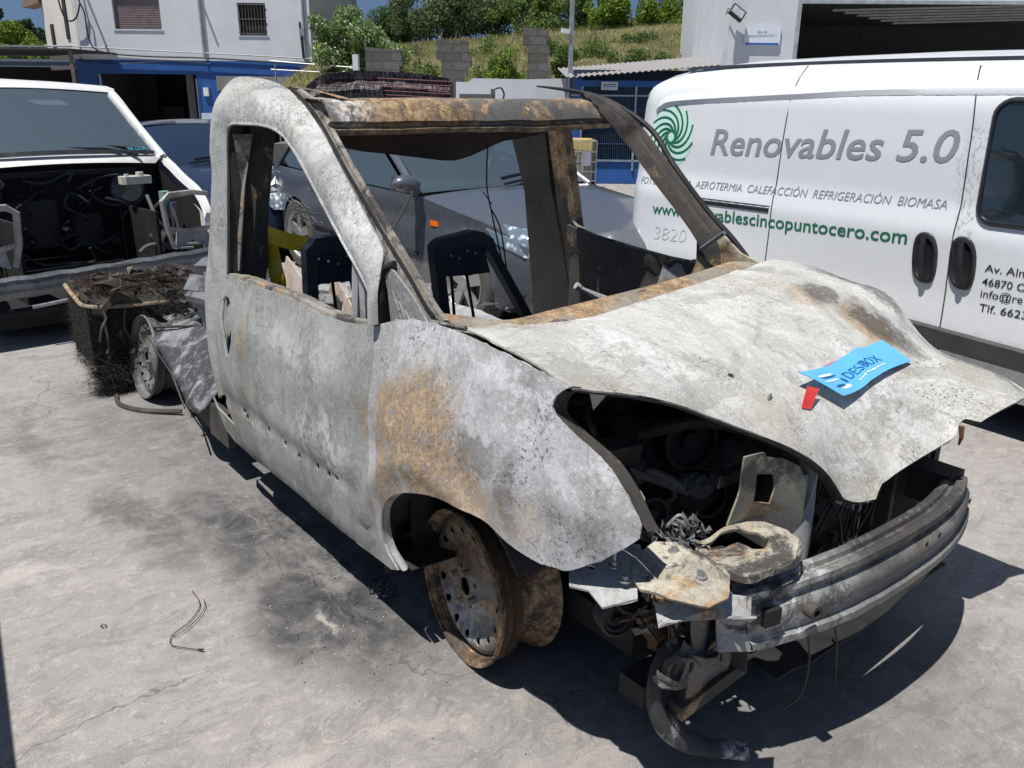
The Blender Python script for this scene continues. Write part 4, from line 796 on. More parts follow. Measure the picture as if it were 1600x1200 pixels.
# ---- hatchback builder: origin at the centre of the front axle, on the ground
SEATM = simple('dark_seat_cloth', (.035, .036, .04), .9, 0, .3, 8)
def hatch(nm, label, loc, rz, paintm, glassm, sc=1.0, W_=.78, belt=(.80, .84), roof=1.20, nose=.66, tail=-3.05, wb=2.45, dark=None):
    c = thing(nm, label, 'car', loc, rz); c.scale = (sc,)*3
    def hw(x, z):
        w = W_-.10*max(0, (x-.05)/(nose-.05))**2.2-.09*max(0, (-wb-x)/(-wb-tail))**2
        if z > .8: w -= (z-.8)*.42
        if z < .35: w -= (.35-z)*.15
        return w-.012*math.exp(-((z-.66)/.03)**2)
    ar = lambda cx, s: [(cx+s*.315*math.cos(a), .30+.315*math.sin(a)) for a in [R(v) for v in (180, 160, 135, 110, 90, 70, 45, 20, 0)]]
    ol = [(tail+.05, .25), (-wb-.315, .22)]+ar(-wb, 1)+[(-wb+.32, .17), (-.32, .17)]+ar(0, 1)+[(.32, .2), (nose-.06, .2), (nose-.03, .45), (nose-.1, .60), (.33, .70), (0, .745), (-.46, belt[0]), (-1.5, belt[0]+.02), (-2.5, belt[1]), (tail+.12, belt[1]), (tail+.03, .6)]
    V, F = cdt_sheet(ol, [], .06)
    for s in (-1, 1): link('body_side', [(p[0], s*hw(*p), p[1]) for p in V], F if s < 0 else [f[::-1] for f in F], paintm, c, True, .004, 0)
    def skin(name, C_, S_, mat, ins=0, n=16):
        m = MB(); rows = []
        for (xc, zc), (xs, zs) in zip(C_, S_):
            r_ = []
            for k in range(n+1):
                t = 2*k/n-1; e = abs(t)**3; x = xc+(xs-xc)*e; z = zc+(zs-zc)*abs(t)**2.6; r_.append((x, t*(hw(xs, zs)-ins), z))
            rows.append(r_)
        m.grid(rows); return m.build(name, mat, c, True)
    skin('bonnet', [(-.40, .84), (-.1, .82), (.3, .755), (nose-.08, .64)], [(-.46, belt[0]), (0, .745), (.33, .70), (nose-.1, .60)], paintm, .0)
    skin('front_bumper', [(nose-.08, .64), (nose+.02, .56), (nose+.09, .46), (nose+.10, .3), (nose+.02, .18)], [(nose-.1, .60), (nose-.07, .53), (nose-.03, .45), (nose-.04, .3), (nose-.08, .2)], paintm)
    skin('windscreen', [(-.40, .842), (-.75, 1.02), (-1.18, roof-.015)], [(-.50, belt[0]+.02), (-.86, 1.0), (-1.25, roof-.055)], glassm, .03)
    skin('roof', [(-1.18, roof-.01), (-1.6, roof+.02), (-2.2, roof), (-2.62, roof-.06)], [(-1.22, roof-.05), (-1.6, roof-.045), (-2.2, roof-.05), (-2.6, roof-.10)], paintm, .0)
    skin('rear_window', [(-2.62, roof-.06), (-2.95, .86)], [(-2.6, roof-.10), (-2.88, .84)], glassm, .03)
    skin('tailgate', [(-2.95, .86), (tail, .7), (tail-.03, .4), (tail+.02, .22)], [(-2.88, .84), (tail+.05, .7), (tail+.03, .4), (tail+.07, .25)], paintm)
    gl = [(-.62, belt[0]+.01), (-1.27, roof-.075), (-1.8, roof-.065), (-2.45, roof-.12), (-2.75, belt[1]+.06), (-2.6, belt[1]+.01)]
    for s in (-1, 1):
        V2, F2 = cdt_sheet(gl, [], .1); link('side_window', [(p[0], s*(hw(*p)-.004), p[1]) for p in V2], F2, glassm, c, True, .003)
        m = MB(); P = [(-.50, belt[0]+.0), (-.9, 1.01), (-1.24, roof-.055), (-1.7, roof-.045), (-2.3, roof-.07), (-2.62, roof-.13), (-2.86, belt[1])]
        m.tube([(p[0], s*hw(*p), p[1]) for p in catmull(P, 4)], .028, 8, True, .7); m.tube([(x, s*(hw(x, z)), z) for x, z in ((-1.62, belt[0]), (-1.66, roof-.05))], .022, 6)
        m.build('window_frame', paintm, c, True)
        m = MB(); P = [(-.45, .79), (-.52, .5), (-.5, .2)]; m.tube([(p[0], s*(hw(*p)+.001), p[1]) for p in catmull(P, 4)], .003, 5); m.tube([(x, s*(hw(x, z)+.001), z) for x, z in ((-1.64, .82), (-1.66, .2))], .003, 5); m.tube([(x, s*(hw(x, z)+.001), z) for x, z in ((-.5, .2), (-2.2, .2))], .004, 5)
        m.build('door_gap', BLKP, c)
        m = MB(); m.box((-1.45, s*(hw(-1.45, .72)+.012), .73), (.17, .03, .03), None, .01); m.build('door_handle', paintm, c, True)
        m = MB(); m.tube([(x, s*(hw(x, .42)+.004), .42) for x in (-.5, -1.0, -1.6, -2.1)], .014, 6, True, 1); m.build('side_moulding', BLKP, c, True)
        if s > 0 and 'grey' in nm: continue
        mm = thing('door_mirror', None, None); mm.parent = c
        m = MB(); q = []; ce = Vector((-.47, s*(hw(-.5, .85)+.12), .885))
        for k in range(9):
            t = k/8; rr = math.sin(math.pi*t)**.45; q.append([(ce.x+.065*rr*math.cos(a), ce.y+s*(t-.5)*.22, ce.z+.058*rr*math.sin(a)+.01*t) for a in [2*math.pi*i/14 for i in range(14)]])
        m.grid(q, True); m.tube([(-.5, s*hw(-.5, .8), .83), tuple(ce)], .02, 6); m.build('mirror_shell', paintm, mm, True)
        m = MB(); m.box((ce.x-.05, ce.y, ce.z), (.02, .18, .09), None, .01); m.build('mirror_glass', GLB, mm)
    m = MB()
    for s in (-1, 1):
        m.grid([[(x, s*min(y, hw(x, z)+.012), z) for x, y, z in r_] for r_ in ([(nose-.38, .70, .715), (nose-.22, .67, .70), (nose-.02, .50, .672), (nose+.03, .36, .655)], [(nose-.40, .78, .68), (nose-.17, .735, .635), (nose+.03, .58, .60), (nose+.08, .38, .59)], [(nose-.30, .78, .60), (nose-.09, .735, .545), (nose+.07, .58, .525), (nose+.115, .42, .535)])])
    m.each('headlight', mat_hl, c, True)
    m = MB(); m.box((nose+.10, 0, .46), (.03, .7, .10)); m.box((nose+.09, 0, .26), (.03, 1.0, .08)); m.build('grille', BLKP, c)
    m = MB(); m.box((-1.3, 0, .3), (3.2, 1.3, .2)); m.build('underbody', DARK, c)
    for s in (-1, 1):
        m = MB(); m.box((-1.42, s*.36, .82), (.14, .40, .50), Matrix.Rotation(R(-12), 3, 'Y'), .05); m.box((-1.49, s*.36, 1.08), (.08, .22, .14), Matrix.Rotation(R(-8), 3, 'Y'), .03); m.build('seat', SEATM, c)
        m = MB(); m.box((-2.25, s*.34, .78), (.14, .5, .46), Matrix.Rotation(R(-14), 3, 'Y'), .05); m.build('rear_seat', SEATM, c)
    m = MB(); m.box((-.78, 0, .74), (.40, 1.25, .2), None, .05); m.build('dashboard', DARK, c)
    m = MB(); m.torus((-.98, .33, .88), (1, 0, .5), .15, .014, 28, 6); m.build('steering_wheel', BLKP, c, True)
    m = MB()
    for s in (-1, 1): m.tube([(-.40+.04, s*.1-.05, .86), (-.50, s*.1+.52, .90)], .011, 5); m.tube([(-.47, s*.1+.0, .89), (-.56, s*.1+.5, .935)], .008, 5)
    m.each('wiper', BLKP, c)
    m = MB()
    for s in (-1, 1): m.box((-.30, s*(hw(-.3, .64)+.004), .645), (.10, .016, .035), None, .012)
    m.each('side_indicator', mat_ind, c)
    for x in (0, -wb):
        for s in (-1, 1): wheel(c, x, s*.69, .30, s, tyre=TYRED)
    for x in (0, -wb):
        for s in (-1, 1):
            m = MB(); m.grid([[(x+.318*math.cos(a), s*yy, .30+.318*math.sin(a)) for a in [R(v) for v in range(-10, 191, 20)]] for yy in (.50, .74)]); m.grid([[(x+q*math.cos(a), s*.52, .30+q*math.sin(a)) for a in [R(v) for v in range(-10, 191, 20)]] for q in (.0, .318)]); m.build('wheel_arch', DARK, c)
    return c, hw
t = NT('headlight_lens'); mat_hl = t.base(t.mix(t.mr(t.vor(22), .1, .5), (.62, .72, .8), (.12, .16, .2)), .08, .0, Coat_Weight=1, Coat_Roughness=.02)
mat_ind = simple('orange_lens', (.85, .16, .01), .25, 0, .1)
GP = paint('slate_grey_paint', (.088, .098, .120), .15, .25, .8, .2)
gcar, ghw = hatch('grey_hatchback', 'slate grey hatchback with scratched flank, seen through the cab of the burnt wreck', (-2.75, 2.02, 0), 0, GP, GLB)
# scuffed flank: pale scratches
m = MB()
for k in range(13):
    x0 = random.uniform(-2.9, -1.75); z0 = random.uniform(.42, .72); P = []
    for j in range(6): xx = x0+j*random.uniform(.03, .09); zz = z0+random.gauss(0, .012)-j*.006; P.append((xx, -(ghw(xx, zz)+.004), zz))
    m.tube(P, random.uniform(.0006, .0018), 4)
m.build('scratches', simple('scratch_white', (.25, .27, .29), .5), gcar)
m = MB()
for k in range(14):
    x0, z0 = -3.02+random.uniform(-.04, .05), random.uniform(.38, .7); m.add([(x0+random.gauss(0, .03), -.74+random.gauss(0, .03), z0+random.gauss(0, .035)) for _ in range(3)], [(0, 1, 2)])
m.build('broken_tail_lamp', simple('lamp_shards', (.7, .7, .7), .2), gcar)
BP = paint('dark_blue_paint', (.012, .022, .055), .2, .25, .7, .1)
bc, bhw = hatch('blue_car', 'dark blue car with white handwriting on its bonnet, behind the stripped van', (-6.35, .95, -.06), R(-14), BP, mat_glass('blue_tinted_glass', (.012, .022, .045)), sc=1.0)
text('handwriting', '3817c', simple('white_marker', (.6, .63, .66), .6), bc, (.10, .22, .80), (-.0, 1, .0), (-1, 0, .2), .085, .34, shear=.2, bold=.004, lift=.03)

# ---- stripped white van facing the camera, origin at its front near corner
sv = thing('stripped_van', 'white van with its bonnet, grille and engine removed, at the left edge', 'van', (-4.1, .2, 0), R(8))
SVW = paint('chalky_white_paint', (.72, .72, .71), 0, .3, .3, .25); SVG = simple('bare_grey_plastic', (.2, .2, .21), .6); BMP = simple('scuffed_bumper', (.16, .17, .185), .35, .5, .35, 6)
def Sp(x, s, z): return (x, -s, z)
WSG = mat_clear('reflection_tint_windscreen', (.11, .145, .18), .38)  # lightened base colour stands in for reflections on this windscreen
def row(x, z, s0, s1, bx=0, bz=0, n=14): return [Sp(x+bx*math.sin(math.pi*k/n), s0+(s1-s0)*k/n, z+bz*math.sin(math.pi*k/n)) for k in range(n+1)]
m = MB(); m.grid([row(-.74, 1.01, .03, 1.53, .12, .035), row(-1.0, 1.21, .07, 1.49, .10, .03), row(-1.28, 1.425, .10, 1.46, .08, .03)]); m.build('windscreen', WSG, sv, True)
m = MB(); m.grid([row(-1.28, 1.43, .08, 1.48, .085, .03), row(-1.31, 1.455, .05, 1.51, .08, .03), row(-1.42, 1.475, .06, 1.50, .05, .035), row(-2.4, 1.5, .06, 1.5, 0, .03), row(-3.7, 1.48, .06, 1.5, 0, .03), row(-3.85, 1.2, .02, 1.54, -.05, 0), row(-3.85, .3, .02, 1.54, -.05, 0)]); m.build('roof', SVW, sv, True)
SZ = [.2, .4, .7, .95, 1.2, 1.40, 1.48]; SY = [.03, .0, -.02, -.03, .02, .055, .09]
svs = lambda x, z: float(np.interp(z, SZ, SY))+.05*max(0, (x+.4)/.4)**2
ol = [(-3.8, .25), (-3.3, .22), (-3.25, .45), (-3.1, .57), (-2.9, .6), (-2.7, .55), (-2.58, .4), (-2.56, .2), (-.98, .2), (-.96, .4), (-.85, .56), (-.68, .62), (-.5, .58), (-.38, .44), (-.34, .3), (-.2, .5), (-.08, .55), (-.1, .68), (-.25, .79), (-.5, .88), (-.75, 1.0), (-1.15, 1.32), (-1.29, 1.44), (-3.78, 1.46), (-3.84, 1.2)]
hol = [(-1.0, 1.0), (-1.95, .98), (-1.95, 1.34), (-1.36, 1.35)]
V, F = cdt_sheet(ol, [hol], .06)
link('body_side', [(p[0], -svs(*p), p[1]) for p in V], F, SVW, sv, True, .01, -1); link('body_side', [(p[0], -1.56+svs(*p), p[1]) for p in V], [f[::-1] for f in F], SVW, sv, True, .01, -1)
for s0, s1 in ((0, 1), (1.56, -1)):
    V2, F2 = cdt_sheet(hol, [], .1); link('side_window', [(p[0], -(s0+s1*(svs(*p)+.012)), p[1]) for p in V2], F2, GLD, sv, True)
    m = MB(); P = [(-.73, 1.0), (-1.0, 1.215), (-1.27, 1.42)]; m.tube([Sp(x, s0+s1*(svs(x, z)+.03), z) for x, z in P], [.03, .026, .028], 8); m.build('windscreen_pillar', SVW, sv, True)
    m = MB(); P = catmull([(-.74, 1.0), (-.5, .89), (-.25, .80), (-.1, .69), (-.06, .60)], 4); m.grid([[Sp(x, s0+s1*(svs(x, z)-.004), z+.004) for x, z in P], [Sp(x, s0+s1*(svs(x, z)+.035), z+.006) for x, z in P], [Sp(x, s0+s1*(svs(x, z)+.05), z-.03) for x, z in P]]); m.build('wing_edge', SVW, sv, True)
    # bent headlamp surround
    fr_ = [(.035, .80), (.14, .815), (.30, .81), (.35, .77), (.335, .60), (.30, .46), (.25, .46), (.265, .59), (.04, .57)]
    m = MB(); m.tube([Sp(-.07, s0+s1*q[0], q[1]+.008*math.sin(i*3)) for i, q in enumerate(fr_[:6])], [.018, .02, .024, .024, .024, .02], 6, True, .8); m.tube([Sp(-.08, s0+s1*q, z) for q, z in ((.33, .59), (.2, .565), (.03, .575))], .022, 6, True, .6); m.build('lamp_surround', simple('dirty_white_metal', (.30, .29, .27), .6, 0, .35, 14, .2), sv, True)
    m = MB(); m.prism([(.05, .57), (.26, .57), (.28, .45), (.16, .50), (.05, .44)], 0, .02, lambda x, y, z: Sp(-.09-z, s0+s1*x, y)); m.build('inner_wing', simple('grey_inner_wing', (.3, .31, .33), .5), sv)
m = MB(); m.grid([row(-.755, 1.02, .03, 1.53, .12, .03), row(-.70, 1.0, .04, 1.52, .12, .035), row(-.66, .965, .1, 1.46, .12, .035)]); m.build('cowl', simple('rust_spotted_white', (.68, .67, .64), .5, 0, .1, 5), sv, True)
m = MB(); m.grid([row(-.742, 1.045, .06, 1.50, .13, .035), row(-.70, 1.022, .08, 1.48, .13, .035)]); m.build('scuttle', BLKP, sv, True)
m = MB()
m.tube([Sp(-.64, .22, 1.03), Sp(-.69, .42, 1.07), Sp(-.70, .80, 1.09)], [.012, .014, .008], 6); m.tube([Sp(-.72, .13, 1.06), Sp(-.76, .5, 1.10), Sp(-.74, .92, 1.085)], .008, 5); m.tube([Sp(-.60, .66, 1.0), Sp(-.66, .95, 1.06), Sp(-.68, 1.35, 1.05)], [.012, .014, .008], 6); m.tube([Sp(-.73, .6, 1.09), Sp(-.74, 1.4, 1.08)], .007, 5)
m.each('wiper', BLKP, sv, True)
m = MB(); m.add([Sp(-1.155, .49, 1.38), Sp(-1.155, .72, 1.382), Sp(-1.10, .66, 1.35), Sp(-1.10, .46, 1.348)], [(0, 1, 2, 3)]); m.build('windscreen_sticker', simple('pale_sticker', (.55, .58, .55), .4), sv)
text('handwriting', 'TR LCA', simple('cyan_marker', (.05, .4, .5), .5), sv, Sp(-.70, .27, 1.045), (0, 1, 0), (-.7, 0, .7), .022, .13, bold=.01, lift=.02)
m = MB(); m.grid([[Sp(x, .065, z) for x in (-.74, -.5, -.30)] for z in (.2, .5, .80)]); m.grid([[Sp(x, .075, z) for x, z in ((-.74, .97), (-.5, .86), (-.28, .78), (-.12, .68))], [Sp(x, .075, .5) for x in (-.74, -.5, -.28, -.12)]]); m.grid([[Sp(x, 1.485, z) for x, z in ((-.74, .97), (-.5, .86), (-.28, .78), (-.12, .68))], [Sp(x, 1.485, .5) for x in (-.74, -.5, -.28, -.12)]]); m.box((-.74, -.78, .72), (.04, 1.46, .52)); m.box((-.4, -.78, .20), (.8, 1.5, .03)); m.box((-.45, -.36, .45), (.62, .02, .5)); m.box((-.45, -1.2, .45), (.62, .02, .5)); m.build('engine_bay', simple('bay_black', (.006, .006, .007), .8, 0, .5, 5), sv)  # near-black panels, also covering the inner faces of the body sides
m = MB()
for k in range(16): 
    a = Vector(Sp(-.70+random.uniform(0, .16), random.uniform(.45, 1.3), random.uniform(.45, .88))); m.lathe(a, (1, random.uniform(-1, 1), random.uniform(-1, 1)), [(0, .03), (.02, .03), (random.uniform(.015, .03), 0), (.02, -.05), (0, -.05)], 9)
m.each('bulkhead_part', simple('oily_black', (.008, .008, .009), .5, 0, .5, 6), sv)
m = MB()
for k in range(26):
    s0, z0 = random.uniform(.4, 1.45), random.uniform(.45, .92); x0 = -.68+random.uniform(0, .1); P = [Sp(x0, s0, z0)]
    for j in range(4): s0 = min(1.46, max(.12, s0+random.uniform(-.16, .16))); z0 = min(.94, max(.36, z0+random.uniform(-.12, .10))); x0 += random.uniform(-.02, .05); P.append(Sp(x0, s0, z0))
    m.tube(catmull(P, 5), random.uniform(.004, .013), 6)
m.build('wiring_harness', simple('dusty_black_hose', (.022, .022, .025), .5, 0, .6, 9), sv, True)
m = MB(); m.box(Sp(-.66, 1.0, .62), (.08, .42, .3), None, .02); m.box(Sp(-.66, .62, .55), (.08, .2, .2), None, .02); m.box(Sp(-.6, 1.25, .84), (.18, .22, .07), None, .02); m.box(Sp(-.67, .8, .93), (.05, 1.1, .03)); m.each('bulkhead_cover', simple('dull_black_cover', (.016, .016, .018), .7, 0, .5, 5), sv)
m = MB(); m.lathe(Sp(-.62, .34, .80), (1, 0, .15), [(0, .06), (.08, .06), (.115, .03), (.12, 0), (.1, -.03)], 24); m.build('brake_servo', simple('grey_servo', (.07, .075, .08), .4, .3), sv, True)
m = MB(); m.box(Sp(-.46, .34, .88), (.10, .2, .05), None, .02); m.lathe(Sp(-.45, .31, .90), (0, 0, 1), [(0, .03), (.025, .03), (.025, 0)], 12); m.lathe(Sp(-.45, .40, .90), (0, 0, 1), [(0, .02), (.015, .02), (.015, 0)], 10); m.build('fluid_reservoir', simple('cream_plastic', (.5, .5, .42), .45), sv, True)
m = MB(); m.box(Sp(-.38, .19, .75), (.06, .06, .10), None, .015); m.build('washer_bottle_neck', simple('pale_teal_plastic', (.25, .4, .38), .4), sv, True)
m = MB()
for P in ([(-.4, .3, .78), (-.3, .29, .62), (-.3, .22, .52), (-.2, .25, .44)], [(-.3, .18, .72), (-.26, .17, .55), (-.25, .2, .46), (-.2, .35, .46)], [(-.25, .38, .54), (-.22, .32, .46), (-.2, .24, .44), (-.18, .12, .43)], [(-.2, .48, .44), (-.2, .4, .48), (-.2, .2, .46), (-.2, .05, .45)], [(-.62, 1.34, .90), (-.6, 1.15, .92), (-.6, 1.12, .87), (-.62, 1.34, .85)]):
    m.tube(catmull([Sp(*q) for q in P], 5), .012, 7)
m.each('hose', simple('grey_hose', (.12, .12, .13), .5), sv, True)
m = MB(); m.box(Sp(-.3, .17, .62), (.03, .035, .22)); m.build('strut', simple('blue_grey_metal', (.12, .15, .2), .4, .4), sv)
m = MB(); rows = []
for dz, dx in ((.058, -.05), (.062, .0), (.045, .02), (.02, .02), (.0, .03), (-.03, .028), (-.06, .015), (-.068, -.03)):
    rows.append([Sp(dx+.04*math.sin(math.pi*k/20)-.02, 1.62-1.62*k/20, .352+.035*k/20+dz*(1 if k > 1 else .8)+.004*math.sin(k*2.1)) for k in range(21)])
m.grid(rows); m.build('bumper_beam', BMP, sv, True)
m = MB(); m.box(Sp(.025, .70, .385), (.02, .16, .085), None, .01); m.build('bumper_bracket', METAL, sv, True)
m = MB(); m.torus(Sp(.08, .99, .26), (1, 0, .2), .035, .012, 20, 6); m.tube([Sp(.07, .90, .31), Sp(.08, 1.0, .265), Sp(.06, 1.25, .245)], .011, 6); m.build('towing_eye', METAL, sv, True)
for s in (-.40, -1.16):
    m = MB(); m.box((-1.75, s, .95), (.16, .46, .62), Matrix.Rotation(R(-12), 3, 'Y'), .06); m.box((-1.84, s, 1.27), (.09, .24, .16), None, .03); m.build('seat', SEATM, sv)
m = MB(); m.box((-1.0, -.78, .93), (.36, 1.4, .16), None, .05); m.build('dashboard', simple('grey_dash', (.07, .075, .08), .7), sv)  # one even dark grey over the whole dash
m = MB(); m.torus((-1.22, -.36, 1.06), (1, 0, .7), .17, .014, 28, 6); m.build('steering_wheel', BLKP, sv, True)
m = MB(); m.box((-2.5, -.78, .8), (.04, 1.4, 1.2)); m.build('partition', simple('grey_partition', (.10, .11, .12), .8), sv)
m = MB(); m.box((-.45, -.78, .13), (.7, 1.3, .08)); m.box((-2.2, -.78, .25), (3.0, 1.3, .1)); m.build('underbody', DARK, sv)
for x in (-.66, -2.92): wheel(sv, x, -.10, .27, 1); wheel(sv, x, -1.46, .27, -1)
# ------------------------------------------------------------------ the burnt wreck: x forward from the front axle, y to its left
bw = thing('burnt_van', 'burnt-out van wreck with ash-grey and rusty panels, resting on its bare rims', 'burnt van', (0, 0, 0))
A_FEN = burnt('ash_wing', (.155, .157, .16), (.44, .445, .45), rust=[((.06, -.8, .70), (.17, .3, .14), .85), ((-.07, -.8, .56), (.075, .3, .17), .8), ((.24, -.8, .63), (.12, .3, .10), .75), ((.40, -.8, .62), (.12, .3, .06), .4)], soot=[((.30, -.8, .735), (.09, .3, .03), .55), ((.42, -.8, .68), (.03, .3, .09), .45), ((.60, -.8, .64), (.08, .3, .035), .4)], pale=[((.40, -.8, .86), (.06, .3, .07), .5), ((.56, -.8, .75), (.07, .3, .06), .5), ((.1, -.8, .9), (.25, .3, .05), .35)], speck=.85, crack=.4, streak=.3, tan=.2)  # pale blobs beside the lamp opening paint the lighter shading of its rim
A_DOOR = burnt('ash_door', (.11, .112, .11), (.33, .336, .325), rust=[((-1.02, -.8, .70), (.05, .3, .08), .55), ((-.16, -.8, .55), (.03, .3, .2), .45)], soot=[((-.95, -.8, .60), (.10, .3, .14), .22), ((-.85, -.8, .28), (.5, .3, .035), .3)], pale=[((-.42, -.8, .52), (.16, .3, .09), .55), ((-.1, -.8, .45), (.05, .3, .2), .3), ((-.6, -.8, .74), (.25, .3, .05), .25)], speck=.55, crack=.25, streak=.5, tan=.30)
A_FRAME = burnt('ash_frame', (.165, .167, .162), (.40, .405, .395), rust=[((-1.35, -.7, .40), (.06, .3, .12), .3)], soot=[((-1.05, -.6, 1.47), (.22, .1, .02), .4)], pale=[((-.95, -.6, 1.36), (.3, .3, .06), .5), ((-.4, -.7, 1.1), (.15, .3, .12), .5)], speck=.8, crack=.3, streak=.25, tan=.35)
A_HOOD = burnt('ash_bonnet', (.18, .176, .166), (.50, .495, .47), rust=[((.24, .44, .9), (.07, .06, .3), .55), ((.415, .51, .85), (.10, .07, .3), .8)], soot=[((.24, .50, .9), (.075, .06, .3), .7), ((.43, .56, .85), (.10, .07, .3), .75), ((.22, .72, .8), (.2, .035, .3), .7), ((.62, .75, .7), (.2, .02, .3), .45)], pale=[((.02, -.3, .9), (.12, .05, .3), .8), ((.60, .15, .7), (.16, .2, .3), .4), ((.35, -.45, .87), (.15, .10, .3), .4)], speck=.8, crack=.25, tan=.5, streak=.35, yaxis=True)
A_RUST = burnt('rusty_rail', (.09, .082, .072), (.27, .25, .22), rust_any=.3, soot_any=.45, speck=.8, crack=0)
A_HDR = burnt('rusty_header', (.05, .047, .045), (.12, .115, .11), rust=[((-.72, -.30, 1.4), (.3, .19, .06), 1), ((-.72, -.50, 1.4), (.3, .05, .2), .6), ((-.9, .45, 1.43), (.3, .16, .03), .9), ((-.72, .55, 1.37), (.3, .10, .05), .9), ((-.72, .20, 1.38), (.3, .04, .03), .8), ((-.72, 0, 1.335), (.3, .8, .014), .9), ((-.8, 0, 1.45), (.1, .7, .012), .7)], rust_any=.25, pale=[((-.72, -.535, 1.39), (.3, .055, .06), 1)], speck=.9, crack=0)
A_COWL = burnt('rusty_cowl', (.12, .10, .08), (.28, .25, .20), rust_any=.6, soot_any=.12, speck=.6, crack=0)
A_SOOT = burnt('sooty_steel', (.012, .0115, .0115), (.034, .032, .030), rust_any=.0, speck=.3, crack=0)
A_SOOT2 = burnt('sooty_steel_brown', (.022, .019, .017), (.07, .062, .054), rust_any=.12, soot_any=.5, speck=.5, crack=0)
A_BLK = simple('charred_black', (.010, .010, .0115), .75, 0, .5, 9, .5)
A_BLUEB = simple('charred_seat_steel', (.008, .014, .022), .5, .3, .5, 9, .3)
A_GREY = burnt('ash_panel_grey', (.16, .165, .165), (.36, .365, .36), rust_any=.22, soot_any=.25, speck=.6, crack=0)
A_BEIGE = burnt('beige_bracket', (.13, .118, .09), (.42, .39, .32), rust_any=.35, soot_any=.5, tan=.6, speck=.6, crack=0)
A_SILV = burnt('melted_alloy', (.03, .031, .034), (.19, .195, .205), soot_any=.35, speck=.7, crack=0, rr=.5)
A_BEAM = burnt('bumper_steel', (.045, .045, .043), (.18, .178, .168), rust_any=.15, soot_any=.3, soot=[((.78, .18, .50), (.2, .44, .05), .93), ((.8, .45, .44), (.1, .16, .1), .6)], pale=[((.8, -.40, .44), (.2, .15, .1), .55)], speck=.6, crack=0)
A_RIM = burnt('scorched_rim', (.055, .05, .045), (.24, .235, .225), rust=[((-.05, 0, .12), (.16, .2, .08), .8)], rust_any=.5, soot_any=.3, pale=[((-.02, 0, -.1), (.09, .1, .07), .7)], speck=.6, crack=0, rr=.55)
A_RIM2 = burnt('grey_rim', (.05, .05, .05), (.17, .17, .168), soot_any=.35, rust_any=.15, speck=.5, crack=0, rr=.5)
A_RED = simple('rust_brown', (.13, .06, .03), .85, 0, .5, 14, .4)

# flank surface
ZP = [0, .15, .25, .5, .7, .85, .95, 1.1, 1.25, 1.35, 1.42, 1.46]; YP = [.70, .755, .832, .858, .845, .80, .775, .735, .675, .61, .53, .45]
ZR = [0, .15, .25, .5, .7, .78, .9, 1.12, 1.38, 1.44, 1.5]; YR = [.70, .755, .832, .858, .84, .822, .798, .768, .728, .705, .63]
def sy(x, z):
    a = np.interp(z, ZP, YP); b = np.interp(z, ZR, YR); k = min(1, max(0, (-.7-x)/.7)); y = float(a+(b-a)*k*(1 if z > .86 else .35))
    return y-.55*max(0, x-.25)**2
def dent(x, z):
    d = .006*nz(x, z, 1, 3.1)+.003*nz(x, z, 4, 8)
    d += -.012*1.3*math.exp(-((x+.175)/.06)**2)*min(1, max(0, (z-.3)/.2))          # valley at the door gap
    d += .010*math.exp(-((x-.02)/.10)**2)*math.exp(-((z-.72)/.2)**2)            # swollen wing behind the arch
    d += -.014*math.exp(-((x-.45-.35*(.75-z))/.022)**2)*(1 if .5 < z < .9 else 0) # pressed crease to the lamp
    d += .012*math.exp(-((x-.36-.35*(.75-z))/.05)**2)*(1 if .5 < z < .9 else 0)
    d += -.008*math.exp(-((z-.425)/.018)**2)*(1 if x < -.25 else 0)
    r = math.hypot(x-.13, z-.27); d += .012*math.exp(-((r-.36)/.03)**2)*(1 if z > .35 and -.3 < x < .6 else 0)
    return d
def flank(x, z): return (x, -(sy(x, z)+dent(x, z)), z)
def flankL(x, z): return (x, (sy(x, z)-.02+.01*nz(x, z, 9, 4)), z)
ell = lambda cx, cz, a, b_, n=14, rot=0: [(cx+a*math.cos(t)*math.cos(rot)-b_*math.sin(t)*math.sin(rot), cz+a*math.cos(t)*math.sin(rot)+b_*math.sin(t)*math.cos(rot)) for t in [2*math.pi*k/n for k in range(n)]]
# door
dt = D['door_top']
door = [(-1.238, .845), (-1.14, .858), (-.979, .865), (-.736, .872), (-.492, .865), (-.366, .872), (-.222, .893), (-.203, .83), (-.190, .75), (-.180, .60), (-.165, .45), (-.150, .32), (-.9, .31), (-1.06, .315), (-1.16, .33), (-1.205, .40), (-1.235, .55)]
holes = [ell(x, z, .011, .013, 8) for x, z in [(-1.05, .419), (-1.02, .405), (-.847, .415), (-.714, .413), (-.609, .406), (-.487, .419), (-.417, .419), (-.367, .428)]]
hnd = [(-1.222, .77), (-1.20, .792), (-1.165, .79), (-1.125, .765), (-1.10, .71), (-1.105, .65), (-1.125, .60), (-1.15, .59), (-1.18, .66), (-1.21, .71)]
od = sheet('door', door, holes+[hnd], flank, A_DOOR, bw, .028, .006, 1)
m = MB(); m.tube([flank(*p) for p in resample(hnd+[hnd[0]], .02, False)], .006, 6, False); m.build('handle_rim', A_FRAME, od, True)
sheet('handle_recess', [(-1.222, .77), (-1.20, .792), (-1.165, .79), (-1.145, .75), (-1.155, .68), (-1.175, .65), (-1.19, .66), (-1.21, .71)], [], lambda x, z: (x, flank(x, z)[1]+.016, z), A_GREY, od, .03, .002)
